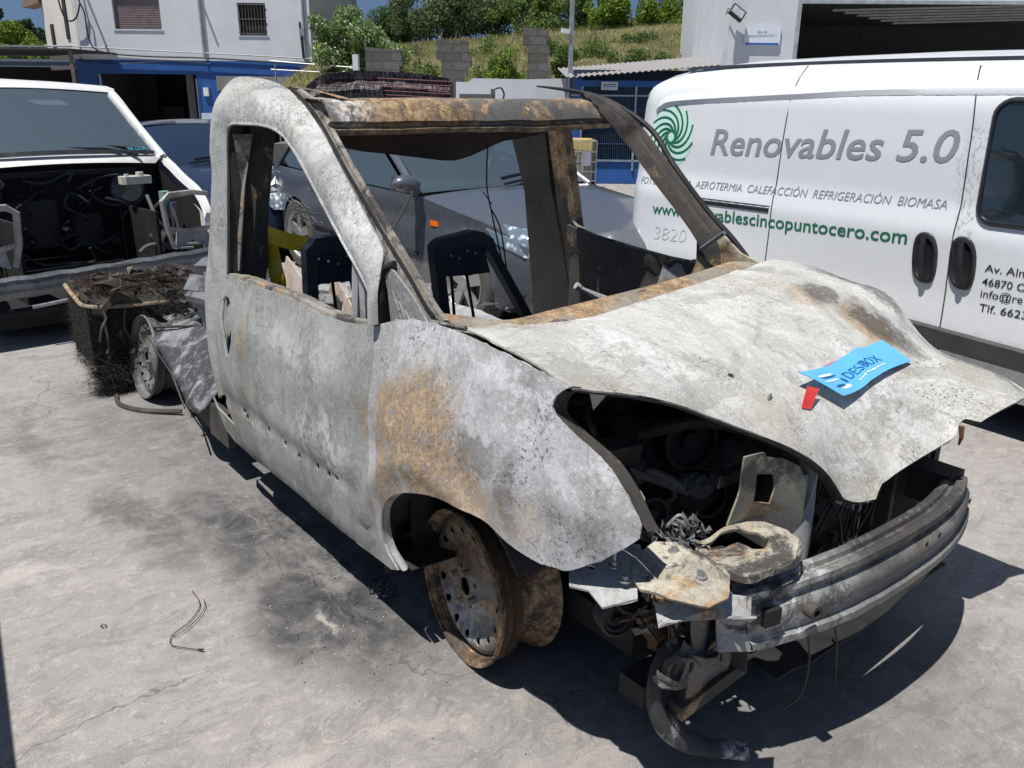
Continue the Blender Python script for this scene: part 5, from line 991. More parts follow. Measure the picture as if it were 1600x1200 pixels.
# rolled top edge of the door
m = MB(); P = catmull([(-1.238, .848), (-1.14, .861), (-.979, .868), (-.736, .875), (-.492, .868), (-.366, .875), (-.222, .896)], 6)
m.grid([[(x, flank(x, z)[1]+o, z+h+.002*nz(x, 2, 3, 9)) for x, z in P] for o, h in ((0, -.006), (.004, .006), (.016, .010), (.028, .004), (.05, .002), (.055, -.03))]); m.build('door_top_rail', A_RUST, od, True)
m = MB(); m.tube([flank(x, z) for x, z in [(-1.238, .845), (-1.235, .55), (-1.205, .40), (-1.16, .33)]], .0035, 5); m.tube([flank(x, z) for x, z in [(-.222, .896), (-.208, .85), (-.200, .82)]], .003, 5); m.build('door_gap', A_SOOT, bw)
# sill
sheet('sill', [(-1.36, .38), (-1.33, .345), (-1.16, .33), (-1.06, .315), (-.9, .31), (-.150, .32), (-.13, .335), (-.105, .30), (-.06, .272), (-.10, .255), (-.35, .24), (-.62, .225), (-.85, .22), (-1.1, .225), (-1.3, .27)], [], flank, A_DOOR, bw, .028, .006, 1)
sheet('sill_underside', [(-1.36, -.80), (-.05, -.80), (-.05, -.62), (-1.36, -.62)], [], lambda x, y: (x, y, .262-.05*abs(y+.82)), A_SOOT, bw, .08, .004)
# side frame: B pillar, roof shoulder, A pillar skin
fi, fo = D['fr_in'], D['fr_out']; rows = []
Pi = catmull(fi, 4); Po = catmull(fo, 4)
for k, (h, ) in enumerate([(0,), (1/8,), (2/8,), (3/8,), (4/8,), (5/8,), (6/8,), (7/8,), (1,)]):
    r_ = []
    for i, (a, b_) in enumerate(zip(Pi, Po)):
        t = i/(len(Pi)-1); q = lerp3(a, b_, h); bul = math.sin(math.pi*h)*(.018 if t < .25 or t > .62 else .03); up_ = 0
        if .22 < t < .62: up_ = bul*.5
        r_.append((q[0], q[1]-bul+.002*nz(q[0], q[1], q[2], 6), q[2]+up_+.002*nz(q[0], q[1], q[2], 9)))
    rows.append(r_)
m = MB(); m.grid(rows); m.build('side_frame', A_FRAME, bw, True, .012)
# rubber-burnt inner return of the window opening
m = MB(); m.grid([[(p[0]+.0, p[1]+o, p[2]) for p in Pi] for o in (.004, .02, .05)]); m.build('window_return', A_SOOT2, bw, True)
m = MB(); m.tube([lerp3(p, (p[0], p[1]-.006, p[2]), 1) for p in Pi[6:]], .005, 6); m.build('window_lip', A_FRAME, bw, True)
m = MB(); m.grid([[(-1.262, -.72+.0*z, z) if z > 1.2 else (-1.262, -sy(-1.25, z)+.05, z) for z in (.86, 1.0, 1.15, 1.32)], [(-1.245+.004*math.sin(z*20), -sy(-1.25, z)+.055, z) for z in (.86, 1.0, 1.15, 1.32)]]); m.build('window_channel', A_RUST, bw, False, .006)
m = MB(); m.tube([(-.39, -.75, .87), (-.395, -.735, 1.05)], .013, 6); m.box((-.36, -.74, .93), (.03, .01, .17)); m.build('glass_guide', A_GREY, bw)
# rear face of the B pillar and inner pillar
m = MB(); m.grid([[(p[0]-.004, p[1]+o, p[2]) for p in fo[:8]] for o in (0, .06, .12)]); m.build('pillar_rear', A_SOOT2, bw, True, .004)
m = MB(); rows = []
for z in (.3, .5, .7, .86, 1.0, 1.2, 1.34, 1.42): y = -sy(-1.3, z)+.07; rows.append([(-1.37, y, z), (-1.29+.003*math.sin(z*30), y+.006, z), (-1.27, y+.04, z), (-1.275+.006*math.sin(z*23), y+.085+.02*(1.3-z), z), (-1.36, y+.12, z)])
m.grid(rows); m.build('door_post', A_SOOT2, bw, True, .006)
# roof gutter between frame and roof, inner A pillar
ao, ai = catmull(D['ap_o'], 5), catmull(D['ap_i'], 5)
m = MB(); m.grid([[lerp3(a, b_, t)[:2]+(lerp3(a, b_, t)[2]+dz,) for a, b_ in zip(ao, ai)] for t, dz in ((-.15, -.03), (0, -.003), (.12, .006), (.3, -.010), (.45, -.010), (.55, .003), (.85, .004), (1, -.004), (1.05, -.04))]); m.build('windscreen_pillar', A_RUST, bw, True, .004)
m = MB(); m.tube([(a[0], a[1]-.003, a[2]+.008) for a in ao], .0045, 5); m.build('burnt_seal', A_BLK, bw, True)
m = MB(); T = D['tri']; m.prism([(-.205, .895), (-.215, .98), (-.24, 1.03), (-.20, 1.045), (-.10, .99), (-.02, .925), (-.03, .89)], 0, .006, lambda x, y, z: (x, -(.742+z)-.0*x, y)); o = m.build('quarter_panel', A_GREY, bw)
m = MB(); m.tube(catmull([(-.215, -.782, .895), (-.216, -.772, .96), (-.235, -.752, 1.02), (-.19, -.738, 1.05)], 5), .012, 6); m.build('quarter_seal', A_BLK, bw, True)
# corrugation rings pressed into the quarter panel
m = MB()
for k in range(3): m.tube(catmull([(-.19+.03*k, -.7495, .985-.02*k), (-.165+.03*k, -.7495, .95-.015*k), (-.15+.03*k, -.7495, .915-.01*k)], 5), .003, 5)
m.build('pressed_rib', A_GREY, o, True)
# wing
fen = [(-.150, .32), (-.165, .45), (-.180, .60), (-.190, .75), (-.203, .83), (-.222, .893), (-.1, .932), (.001, .953), (.134, .956), (.261, .950), (.381, .940), (.495, .921), (.478, .908), (.466, .893), (.466, .868), (.507, .842), (.578, .806), (.617, .779), (.657, .739), (.699, .684), (.65, .628), (.592, .582), (.56, .560), (.532, .550), (.503, .548), (.47, .560), (.419, .580), (.37, .594), (.322, .600), (.26, .597), (.203, .590), (.14, .578), (.083, .562), (.03, .542), (-.018, .516), (-.06, .485), (-.09, .454), (-.115, .42), (-.128, .38), (-.125, .33), (-.11, .30), (-.05, .274), (-.11, .285), (-.14, .32)]
fen = fen[:6]+smooth_pts(fen[6:-3], 1, False)+[(-.06, .272), (-.105, .30), (-.13, .335), (-.150, .32)]
sheet('front_wing', fen, [], flank, A_FEN, bw, .024, .006, 1)
# returned lip of the arch and the lamp opening edge
arch = catmull([(-.05, .274), (-.11, .31), (-.125, .37), (-.10, .44), (-.05, .49), (.02, .54), (.1, .568), (.203, .59), (.322, .60), (.419, .58), (.503, .548)], 5)
m = MB(); m.grid([[(x+dx, flank(x, z)[1]+o, z+dz) for x, z in arch] for o, dx, dz in ((0, 0, 0), (.006, .001, -.004), (.016, .002, -.003), (.018, .002, .008))]); m.build('arch_lip', A_GREY, bw, True)
lamp = catmull([(.495, .921), (.468, .90), (.466, .868), (.507, .842), (.578, .806), (.617, .779), (.657, .739), (.699, .684)], 4)
m = MB(); m.grid([[(x+dx, flank(x, z)[1]+o, z+dz) for x, z in lamp] for o, dx, dz in ((0, 0, 0), (.008, -.004, -.002), (.03, -.01, -.01), (.055, -.018, -.02))]); m.build('lamp_opening_flange', A_SOOT2, bw, True)
# inner wheelhouse
m = MB(); rows = []
for y in (-.80, -.70, -.55, -.42): rows.append([(.13+(.33)*math.cos(a)*1.02, y, .26+.33*math.sin(a)) for a in [R(v) for v in range(38, 206, 12)]])
m.grid(rows); m.grid([[(.13+q*math.cos(a), -.42, .26+q*math.sin(a)) for a in [R(v) for v in range(38, 206, 12)]] for q in (.0, .33)]); m.build('wheelhouse', A_SOOT2, bw, True, .003)
# bonnet
ho = [tuple(p) for p in D['hood']+D['hood2']+D['hood3']]
hz_ = [(p[0], p[1], p[2]) for p in ho[::1]]+[(.30, 0, .868), (.15, -.4, .925), (.15, .4, .915), (.45, 0, .82), (.40, -.5, .895), (.40, .45, .83), (.35, .2, .865), (.05, -.55, .935), (.62, 0, .685), (.6, .3, .72), (.6, .55, .73), (.15, 0, .89), (.3, -.62, .935)]
seen_ = {}; 
for p in hz_: seen_[(round(p[0], 2), round(p[1], 2))] = p
hf = tps(list(seen_.values()), 1.5e-3)
HP = [(p[0], p[1]) for p in ho]
def hood_fn(x, y):
    z = hf(x, y); e = .004*nz(x, y, 2, 4)+.002*nz(x, y, 5, 12)
    for s_ in (-1, 1): e += .012*max(0, 1-abs(y-s_*(.50-.50*max(0, x-.05)))/.035)*min(1, max(0, .66-x)*6)
    e += -.012*math.exp(-((x-.22-.25*y*y)/.05)**2)*(1 if abs(y) < .5 else 0)*.6
    return (x, y, z+e*.7)
oh = sheet('bonnet', HP, [], hood_fn, A_HOOD, bw, .03, .004, -1)
def hood_z(x, y): return hood_fn(x, y)[2]
# folded hem along the front edge
m = MB(); E_ = [hood_fn(p[0], p[1]) for p in (D['hood2'][5:]+D['hood3'][:1])]; m.grid([[(p[0]+dx, p[1], p[2]+dz) for p in catmull(E_, 2)] for dx, dz in ((0, -.001), (-.006, -.010), (-.028, -.012))]); m.build('bonnet_hem', A_SOOT2, oh, True)
m = MB()   # inner frame under the bonnet
for P in ([(.05, -.62), (.38, -.60), (.48, -.3), (.54, 0), (.6, .3), (.58, .6), (.1, .62)], [(.1, 0), (.52, 0)], [(.06, -.5), (.5, -.1)], [(.06, .5), (.5, .1)]):
    m.tube([(x, y, hood_z(x, y)-.028) for x, y in catmull([(p[0], p[1], 0) for p in P], 5) for _ in (0,)] if False else [(q[0], q[1], hood_z(q[0], q[1])-.042) for q in catmull([(p[0], p[1], 0) for p in P], 5)], .02, 6)
m.build('bonnet_brace', A_SOOT, oh, True)
m = MB(); m.tube([(.74, .44, .63), (.745, .44, .60), (.74, .445, .575)], [.008, .006, .003], 5); m.build('latch_tab', A_RED, oh)
# cowl
ct, cb = catmull(D['cowl_t'], 5), catmull(D['cowl_b'], 5); n_ = min(len(ct), len(cb))
m = MB(); m.grid([[polyat(ct, i/40)[:2]+(polyat(ct, i/40)[2]-.10,) for i in range(41)]]+[[(lambda a, b_: (a[0]+(b_[0]-a[0])*t, a[1]+(b_[1]-a[1])*t, a[2]+(b_[2]-a[2])*t+dz))(polyat(ct, i/40), polyat(cb, i/40)) for i in range(41)] for t, dz in ((0, 0), (.1, .006), (.5, .004), (.9, -.004), (1.3, -.02))]+[[polyat(cb, i/40)[:2]+(polyat(cb, i/40)[2]-.12,) for i in range(41)]]); m.build('windscreen_cowl', A_COWL, bw, True, .003)
# scuttle strip left bare beside the bonnet
m = MB(); m.tube([(-.03, -.735, .935), (.12, -.742, .953)], .007, 6); m.build('wing_rail', A_RUST, bw, True)
# header beam
def hdr(y, prof):
    t = abs(y)/.60; b_ = 1-t**2.4; tr_ = max(0, y/.6-.78)/.22; return [(x+.045*b_-.04*tr_, y, z+(-.075*tr_*(z-1.36)/.075 if z > 1.36 else 0)+.003*nz(y*9, z*20, 1, 1)+.004*nz(y*3, z*3, 1, 1)) for x, z in prof]
prof = [(-.80, 1.335), (-.775, 1.338), (-.765, 1.350), (-.782, 1.357), (-.785, 1.366), (-.766, 1.374), (-.774, 1.39), (-.785, 1.408), (-.798, 1.424), (-.812, 1.434), (-.85, 1.438), (-.92, 1.440), (-1.0, 1.438)]
m = MB(); m.grid([hdr(y, prof) for y in [-.605+1.21*k/48 for k in range(49)]]); m.build('roof_header', A_HDR, bw, True, .004)
m = MB(); m.grid([[(-1.0, y, 1.436+.006*nz(y*5, 1, 1)), (-1.12+.05*nz(y*4, 3, 3), y, 1.425+.008*nz(y*6, 2, 1))] for y in [-.55+1.12*k/24 for k in range(25)]]); m.build('roof_skin', A_RUST, bw, True, .003)
# arc of roof skin seen beyond the gutter
m = MB(); m.grid([[(x, y, z) for x, y, z in catmull([(-1.35, -.60, 1.478), (-1.15, -.58, 1.474), (-1.0, -.565, 1.466), (-.86, -.56, 1.452), (-.80, -.55, 1.44)], 4)], [(x, y+.05, z-.01) for x, y, z in catmull([(-1.35, -.60, 1.478), (-1.15, -.58, 1.474), (-1.0, -.565, 1.466), (-.86, -.56, 1.452), (-.80, -.55, 1.44)], 4)]]); m.build('roof_edge', A_COWL, bw, True, .004)
# burnt roof lining hanging below
L_ = [(-.60, 1.335), (-.60, 1.30), (-.52, 1.292), (-.45, 1.278), (-.36, 1.268), (-.27, 1.256), (-.2, 1.246), (-.13, 1.241), (-.05, 1.252), (.02, 1.272), (.07, 1.285), (.12, 1.298), (.20, 1.304), (.27, 1.316), (.3, 1.335)]
sheet('roof_lining', L_, [], lambda y, z: (-.80-.04*math.sin(y*9)+.02*nz(y, z, 1, 9)-(1.34-z)*.5, y, z), simple('charred_lining', (.035, .022, .016), .95, 0, .6, 9, .7), bw, .025, .004)
# far side
m = MB(); lo, li = catmull(D['l_apo'], 5), catmull(D['l_api'], 5)
m.grid([[lerp3(a, b_, t)[:2]+(lerp3(a, b_, t)[2]+dz,) for a, b_ in zip(lo, li)] for t, dz in ((0, -.02), (.05, .004), (.25, .006), (.34, -.006), (.45, .0), (.62, .006), (.7, -.008), (.95, -.004), (1.02, -.02))]); m.build('windscreen_pillar', A_SOOT2, bw, True, .006)
m = MB(); lr = catmull(D['l_rail']+D['l_apo'][4:], 4); m.tube([(p[0], p[1]+.012, p[2]+.006) for p in lr], [.003+.008*min(1, i/6) for i in range(len(lr))], 6); m.build('roof_gutter', A_BLK, bw, True)
m = MB(); P = [(q[0], q[2]) for q in D['l_plate']]; m.prism([(-.428, 1.051), (-.40, .965), (-.298, .975), (-.22, .925), (-.12, .90), (-.12, .83), (-.45, .77), (-.44, .80), (-.415, .86)], 0, .012, lambda x, y, z: (x, .70+z, y)); m.build('quarter_panel', burnt('mottled_plate', (.16, .13, .09), (.44, .39, .30), rust_any=.5, soot_any=.3, speck=.6, crack=0), bw)
m = MB(); m.tube([(-.36, .655, .925), (-.25, .64, 1.0)], .008, 6); m.build('stay_rod', METAL, bw, True)
dl = [(-1.20, .905), (-1.158, .898), (-1.032, .874), (-.781, .854), (-.605, .844), (-.45, .844), (-.25, .85), (-.17, .88), (-.15, .5), (-.13, .33), (-1.15, .31), (-1.2, .5)]
sheet('door', dl, [], lambda x, z: (x, .775-(.02 if z > .8 else 0)-.10*max(0, z-.86), z), A_SOOT2, bw, .05, .012)
m = MB(); m.tube([(q[0], .765, q[2]) for q in D['l_dtop']], .008, 6); m.build('door_top_rail', A_RUST, bw, True)
m = MB()
for x, z in ((-.5, .80), (-.42, .79), (-.56, .74)): m.lathe((x, .762, z), (0, -1, 0), [(0, .001), (.012, .001)], 10)
m.build('fixing_hole', A_BLK, bw)
m = MB(); m.grid([[(-.62, .757, .83), (-.5, .757, .83), (-.36, .757, .83), (-.25, .757, .85)], [(-.66, .757, .7), (-.5, .757, .68), (-.36, .757, .68), (-.22, .757, .68)]]); m.build('door_inner_panel', A_GREY, bw, False, .006)
def post(name, P, y0, th, mat):
    m = MB(); n = len(P)//2; rows = []
    for a, b_ in zip(P[:n], P[::-1][:n]): rows.append([(a[0], a[1], a[2]), (a[0], a[1]+th, a[2]), (b_[0], b_[1]+th, b_[2]), (b_[0], b_[1], b_[2])])
    return m
def strip(name, Lft, Rgt, th, mat):
    m = MB(); rows = []
    for a, b_ in zip(Lft, Rgt): mid = lerp3(a, b_, .5); rows.append([(a[0], a[1]+th, a[2]), a, lerp3(a, b_, .25), (mid[0], mid[1]+.015, mid[2]), lerp3(a, b_, .75), b_, (b_[0], b_[1]+th, b_[2])])
    m.grid([[tuple(c+.003*nz(*p, 9) for c in p) for p in r_] for r_ in rows]); return m.build(name, mat, bw, True, .006)
strip('door_post', [(-1.51, .64, 1.40), (-1.51, .67, 1.275), (-1.484, .70, 1.12), (-1.473, .72, 1.024), (-1.488, .77, .716), (-1.482, .8, .42), (-1.48, .8, .30)], [(-1.276, .64, 1.40), (-1.276, .67, 1.285), (-1.28, .70, 1.12), (-1.282, .72, 1.041), (-1.248, .77, .753), (-1.2, .8, .488), (-1.2, .8, .35)], .10, A_SOOT)
strip('door_window_post', [(-1.26, .64, 1.40), (-1.255, .67, 1.305), (-1.257, .72, 1.072), (-1.27, .78, .808), (-1.23, .8, .48)], [(-1.151, .64, 1.40), (-1.151, .67, 1.309), (-1.151, .72, 1.081), (-1.165, .77, .9), (-1.115, .8, .50)], .04, burnt('half_rusted_post', (.02, .02, .02), (.05, .048, .045), rust=[((-1.20, .7, 1.22), (.06, .3, .17), .9), ((-1.17, .72, 1.02), (.03, .3, .10), .8)], speck=.3, crack=0))
# cab floor, bulkhead remains, load floor
sheet('cab_floor', [(-1.3, -.76), (-.15, -.76), (-.15, .76), (-1.3, .76)], [], lambda x, y: (x, y, .30+.03*nz(x, y, 0, 4)), A_SOOT, bw, .08, .01)
m = MB(); m.grid([[(-.15, y, z) for y in (-.74, -.3, .3, .74)] for z in (.25, .5, .86)]); m.grid([[(-.30+.04*nz(y, 1, 1, 5), y, .62+.05*nz(y, 3, 1, 4)), (-.16, y, .84)] for y in [-.72+.12*k for k in range(13)]]); m.build('bulkhead', A_SOOT, bw, False, .006)
sheet('load_floor', [(-2.95, -.60), (-1.25, -.66), (-1.25, .74), (-2.95, .70)], [], lambda x, y: (x, y, .37+.035*nz(x, y, 2, 3)+.012*nz(x, y, 5, 12)), burnt('ash_floor', (.10, .105, .11), (.36, .365, .375), rust_any=.15, soot_any=.35, speck=.8, crack=0), bw, .05, .01)
m = MB(); m.tube(catmull([(-1.32, -.70, .46), (-1.7, -.66, .62), (-2.3, -.60, .55)], 4), .03, 6); m.box((-1.9, -.35, .50), (.9, .05, .12), Matrix.Rotation(R(8), 3, 'Z')); m.each('load_bed_frame', A_SILV, bw)
m = MB()
for s, e in (((-1.3, -.40, .50), (-2.4, -.10, .55)), ((-1.28, -.25, .40), (-2.3, .1, .47))): m.grid([[tuple(Vector(s)+Vector((0, 0, 0))), tuple(Vector(s)+Vector((.02, .02, .10)))], [tuple(Vector(e)), tuple(Vector(e)+Vector((.02, .02, .12)))]])
m.build('bulkhead_rail', burnt('pinkish_bare_steel', (.22, .18, .16), (.48, .40, .35), rust_any=.2, speck=.4, crack=0), bw, False, .01)
m = MB()
for k in range(60):
    c = (random.uniform(-2.6, -1.35), random.uniform(-.55, .6), .45+random.uniform(-.02, .05)); r_ = random.uniform(.02, .06)
    m.add([(c[0]+random.gauss(0, r_), c[1]+random.gauss(0, r_), c[2]+abs(random.gauss(0, r_*.7))) for _ in range(6)], [(0, 1, 2), (2, 3, 4), (0, 3, 5), (1, 4, 5), (0, 2, 4)])
m.build('ash_debris', A_SILV, bw)
# seat frames
def seat(y0, y1, x, zt, lean, pts=None):
    pts = [(x+(zt-b_)*lean, a, b_) for a, b_ in pts]
    o = thing('seat_frame', None, None); o.parent = bw; X = lambda z: x+(zt-z)*lean
    m = MB(); P = [(X(.45), y0-.02, .45), (X(.66), y0-.01, .66), (X(zt-.08), y0, zt-.08), (X(zt-.01), y0+.03, zt-.01), (X(zt), (y0+y1)/2, zt+.008), (X(zt-.01), y1-.03, zt-.01), (X(zt-.08), y1+.03, zt-.08), (X(.66), y1+.09, .66), (X(.45), y1+.12, .45)]
    P = pts or P; C_ = resample(P, .03, False); m.grid([[(p[0]+a, p[1]+b_*(1 if p[1] < (y0+y1)/2 else -1)*(1 if p[2] < zt-.03 else .3), p[2]-(b_*1.3 if p[2] > zt-.05 else 0)) for p in C_] for a, b_ in ((-.02, -.014), (.022, -.014), (.022, .024), (-.02, .024), (-.02, -.014))]); m.build('hoop', A_BLUEB, o, False, 0)
    m = MB(); m.grid([[(X(z)+.012, y0+.012, z), (X(z)-.004, (y0+y1)/2-.05, z+.004), (X(z)+.006, (y0+y1)/2+.04, z), (X(z)+.012, y1-.0+(zt-z)*.3, z)] for z in (zt-.015, zt-.07, zt-.14)]); m.build('back_plate', A_BLUEB, o, True, .006)
    m = MB(); m.tube([(X(zt-.15)-.01, y0+(y1-y0)*.42, zt-.13), (X(.6)-.02, y0+(y1-y0)*.55, .52)], .006, 5); m.tube([(X(zt-.15)-.01, y0+(y1-y0)*.75, zt-.13), (X(.6)-.02, y0+(y1-y0)*1.0, .60)], .006, 5); m.box((X(.5), (y0+y1)/2+.04, .5), (.05, y1-y0+.1, .03)); m.box((X(.5)+.22, (y0+y1)/2+.04, .42), (.42, y1-y0+.08, .04)); m.build('spring_wire', A_BLK, o)
    m = MB()
    for q in range(5): m.lathe((X(zt-.06)+.018, y0+.03+.035*q, zt-.05-.012*(q % 3)), (1, 0, 0), [(0, .002), (.004, .002), (.0045, 0)], 8)
    m.each('rivet', A_GREY, o)
    return o
seat(-.625, -.42, -.95, .985, .04, [(-.645, .45), (-.635, .71), (-.625, .95), (-.598, .985), (-.445, .99), (-.41, .96), (-.37, .70), (-.34, .45)]); seat(-.235, -.04, -.80, .985, .04, [(-.19, .45), (-.205, .70), (-.228, .94), (-.205, .966), (-.072, .984), (-.03, .974), (.0, .948), (.182, .655), (.30, .45)])
# sooty column stub and gear lever inside
m = MB(); m.tube([(-.36, .045, .862), (-.35, .065, .85), (-.34, .11, .825), (-.33, .16, .80)], [.008, .008, .013, .018], 8); m.tube([(-.362, .038, .867), (-.358, .05, .860)], .012, 8); m.build('steering_column', A_GREY, bw, True)
m = MB(); m.tube(catmull([(-.82, .02, 1.29), (-.84, .03, 1.15), (-.83, .045, 1.05), (-.80, .05, .95), (-.78, .06, .86)], 5), .003, 5); m.tube(catmull([(-.83, .045, 1.06), (-.80, .06, 1.0), (-.79, .075, .90), (-.78, .08, .82)], 5), .003, 5); m.tube([(-.83, .045, 1.08), (-.81, -.01, 1.13)], .002, 4); m.build('hanging_wire', WIRE, bw)
m = MB(); m.tube([(-.70, -.365, 1.162), (-.70, -.49, .98)], .0035, 6); m.build('gas_strut', A_SOOT2, bw)
# --- engine bay
m = MB(); m.box((.22, 0, .20), (.5, 1.0, .08)); m.box((.1, -.18, .52), (.36, .42, .40), Matrix.Rotation(R(6), 3, 'Y'), .04); m.box((.12, -.18, .74), (.30, .40, .06), None, .02); m.box((.2, .25, .45), (.34, .36, .3), None, .05); m.build('engine_block', A_BLK, bw)
m = MB()
for k in range(34):
    c = (random.uniform(.05, .45), random.uniform(-.6, .5), random.uniform(.38, .68)); m.box(c, [random.uniform(.03, .10) for _ in range(3)], Matrix.Rotation(random.uniform(0, 3), 3, 'Z')@Matrix.Rotation(random.uniform(-.5, .5), 3, 'X'), .006)
m.each('engine_ancillary', A_SOOT, bw)
m = MB()
for c, ax_, r_ in (((.40, -.28, .66), (1, -.3, .1), .075), ((.42, -.22, .50), (1, -.3, .1), .055), ((.46, -.47, .55), (1, -.4, .1), .04), ((.38, -.05, .7), (1, -.3, .2), .05)):
    m.lathe(c, ax_, [(0, .03), (r_*.3, .03), (r_*.35, .01), (r_*.8, .012), (r_*.85, .03), (r_, .03), (r_, -.03), (0, -.03)], 28)
m.each('pulley', simple('sooty_pulley', (.02, .02, .022), .5, .4, .4, 9, .2), bw, True)
m = MB(); m.tube(catmull([(.36, -.42, .69), (.46, -.30, .73), (.55, -.20, .70), (.62, -.14, .64)], 6), .016, 8); m.tube(catmull([(.40, -.30, .80), (.48, -.14, .78), (.5, -.06, .70), (.48, -.05, .60)], 6), .014, 8); m.tube(catmull([(.2, -.5, .74), (.35, -.42, .80), (.46, -.2, .82)], 5), .010, 7); m.tube(catmull([(.3, -.55, .62), (.42, -.52, .64), (.5, -.55, .60)], 5), .02, 8)
m.each('coolant_pipe', A_SOOT, bw, True)
m = MB()
for k in range(34):
    x0, y0, z0 = random.uniform(.1, .45), random.uniform(-.6, .3), random.uniform(.45, .74); P = [(x0, y0, z0)]
    for j in range(4): x0 = min(.5, max(.05, x0+random.uniform(-.07, .09))); y0 = max(-.64, y0+random.uniform(-.09, .09)); z0 = min(.74, max(.34, z0+random.uniform(-.08, .06))); P.append((x0, y0, z0))
    m.tube(catmull(P, 5), random.uniform(.003, .012), 6)
m.build('scorched_harness', burnt('scorched_hose', (.03, .028, .026), (.10, .095, .088), speck=.3, crack=0), bw, True)
CAST = burnt('ashy_casting', (.035, .034, .033), (.13, .128, .125), soot_any=.35, speck=.6, crack=0); m = MB()
for c, a, r_ in (((.33, -.40, .58), (1, -.4, .5), .05), ((.36, -.50, .50), (.3, -1, .6), .045), ((.30, -.30, .64), (.2, -.5, 1), .055), ((.40, -.36, .46), (1, 0, .2), .06), ((.25, -.48, .62), (0, -.3, 1), .04), ((.46, -.30, .56), (1, -.2, .3), .035), ((.43, -.10, .58), (1, 0, .3), .05), ((.35, .05, .66), (.5, 0, 1), .045)):
    m.lathe(c, a, [(0, .05), (r_*.4, .05), (r_*.42, .03), (r_*.8, .028), (r_*.82, .0), (r_, -.005), (r_*.96, -.03), (r_*.7, -.035), (r_*.66, -.09), (0, -.09)], 16)
    for q in range(5): g_ = fr(a); t_a = 2*math.pi*q/5; p = Vector(c)+(g_[0]*math.cos(t_a)+g_[1]*math.sin(t_a))*r_*.9; m.cyl(p+g_[2]*.012, p-g_[2]*.03, .006, 6)
m.build('engine_casting', CAST, bw, True)
m = MB(); m.lathe((.05, -.56, .60), (0, 0, 1), [(0, .2), (.08, .19), (.10, .14), (.10, -.25), (0, -.25)], 20); m.build('suspension_turret', A_SOOT, bw, True)
m = MB(); m.box((.46, -.60, .70), (.05, .02, .035), Matrix.Rotation(R(25), 3, 'Y'), .005); m.tube([(.50, -.62, .63), (.56, -.61, .66)], [.012, .02], 6); m.box((.535, -.70, .75), (.04, .02, .03)); m.build('bent_tab', A_BEIGE, bw)
m = MB(); m.add([(.38, -.60, .86), (.385, -.585, .80), (.40, -.56, .835), (.40, -.55, .845)], [(0, 1, 2, 3)]); m.build('cable_clip', METAL, bw)
# lower wing corner and slam-panel end: plates seen below the wing
pl = [(.505, -.73), (.58, -.765), (.66, -.75), (.71, -.70), (.742, -.70), (.80, -.665), (.806, -.615), (.77, -.565), (.70, -.57), (.63, -.565), (.58, -.60), (.54, -.66)]
def plf(x, y): return (x, y, .575-.12*max(0, (-.60-y))+.012*nz(x, y, 2, 9)-.02*max(0, x-.72)/.08)
oo = sheet('corner_plate', [(.612, -.675), (.65, -.715), (.69, -.735), (.742, -.715), (.80, -.665), (.806, -.615), (.77, -.565), (.70, -.57), (.63, -.565), (.60, -.60)], [ell(.66, -.63, .008, .005, 8)], plf, A_BEIGE, bw, .02, .006)
sheet('corner_flange', [(.50, -.75), (.56, -.80), (.60, -.785), (.655, -.80), (.69, -.74), (.65, -.70), (.62, -.66), (.58, -.62), (.54, -.66)], [ell(.555, -.735, .010, .005, 8), ell(.585, -.70, .010, .005, 8)], lambda x, y: (x, y, .565-.32*max(0, -.66-y)+.01*nz(x, y, 2, 9)), A_GREY, bw, .02, .005)
m = MB()
for x, y in ((.655, -.60), (.745, -.625), (.60, -.715), (.645, -.73)): p = plf(x, y); m.lathe(p, (0, 0, 1), [(0, .012), (.007, .012), (.008, .004), (.014, .003), (.014, 0)], 10)
m.tube([(.60, -.715, .56), (.60, -.715, .592)], .004, 6); m.each('bolt', METAL, oo, True)
m = MB(); m.grid([[(.70+.012*k, -.70+.022*k, .535-.006*abs(k-4)) for k in range(9)], [(.73+.012*k, -.72+.020*k, .518-.008*abs(k-4)) for k in range(9)], [(.74+.012*k, -.71+.019*k, .500) for k in range(9)]]); m.build('torn_lip', A_GREY, bw, True, .004)
m = MB(); m.tube(catmull([(.60, -.56, .60), (.615, -.545, .625), (.625, -.53, .61), (.62, -.52, .59)], 5), .0035, 6); m.tube(catmull([(.5, -.1, .77), (.54, -.16, .78), (.5, -.2, .7)], 4), .004, 5); m.build('wire_end', METAL, bw)
# melted lump behind the plate
m = MB()
for k in range(60):
    c = (.60+random.gauss(0, .025), -.52+random.gauss(0, .03), .575+random.gauss(0, .008)); r_ = .007; m.add([(c[0]+random.gauss(0, r_), c[1]+random.gauss(0, r_), c[2]+random.gauss(0, r_)) for _ in range(5)], [(0, 1, 2), (2, 3, 4), (0, 3, 4), (1, 2, 4)])
m.build('melted_lump', A_SILV, bw)
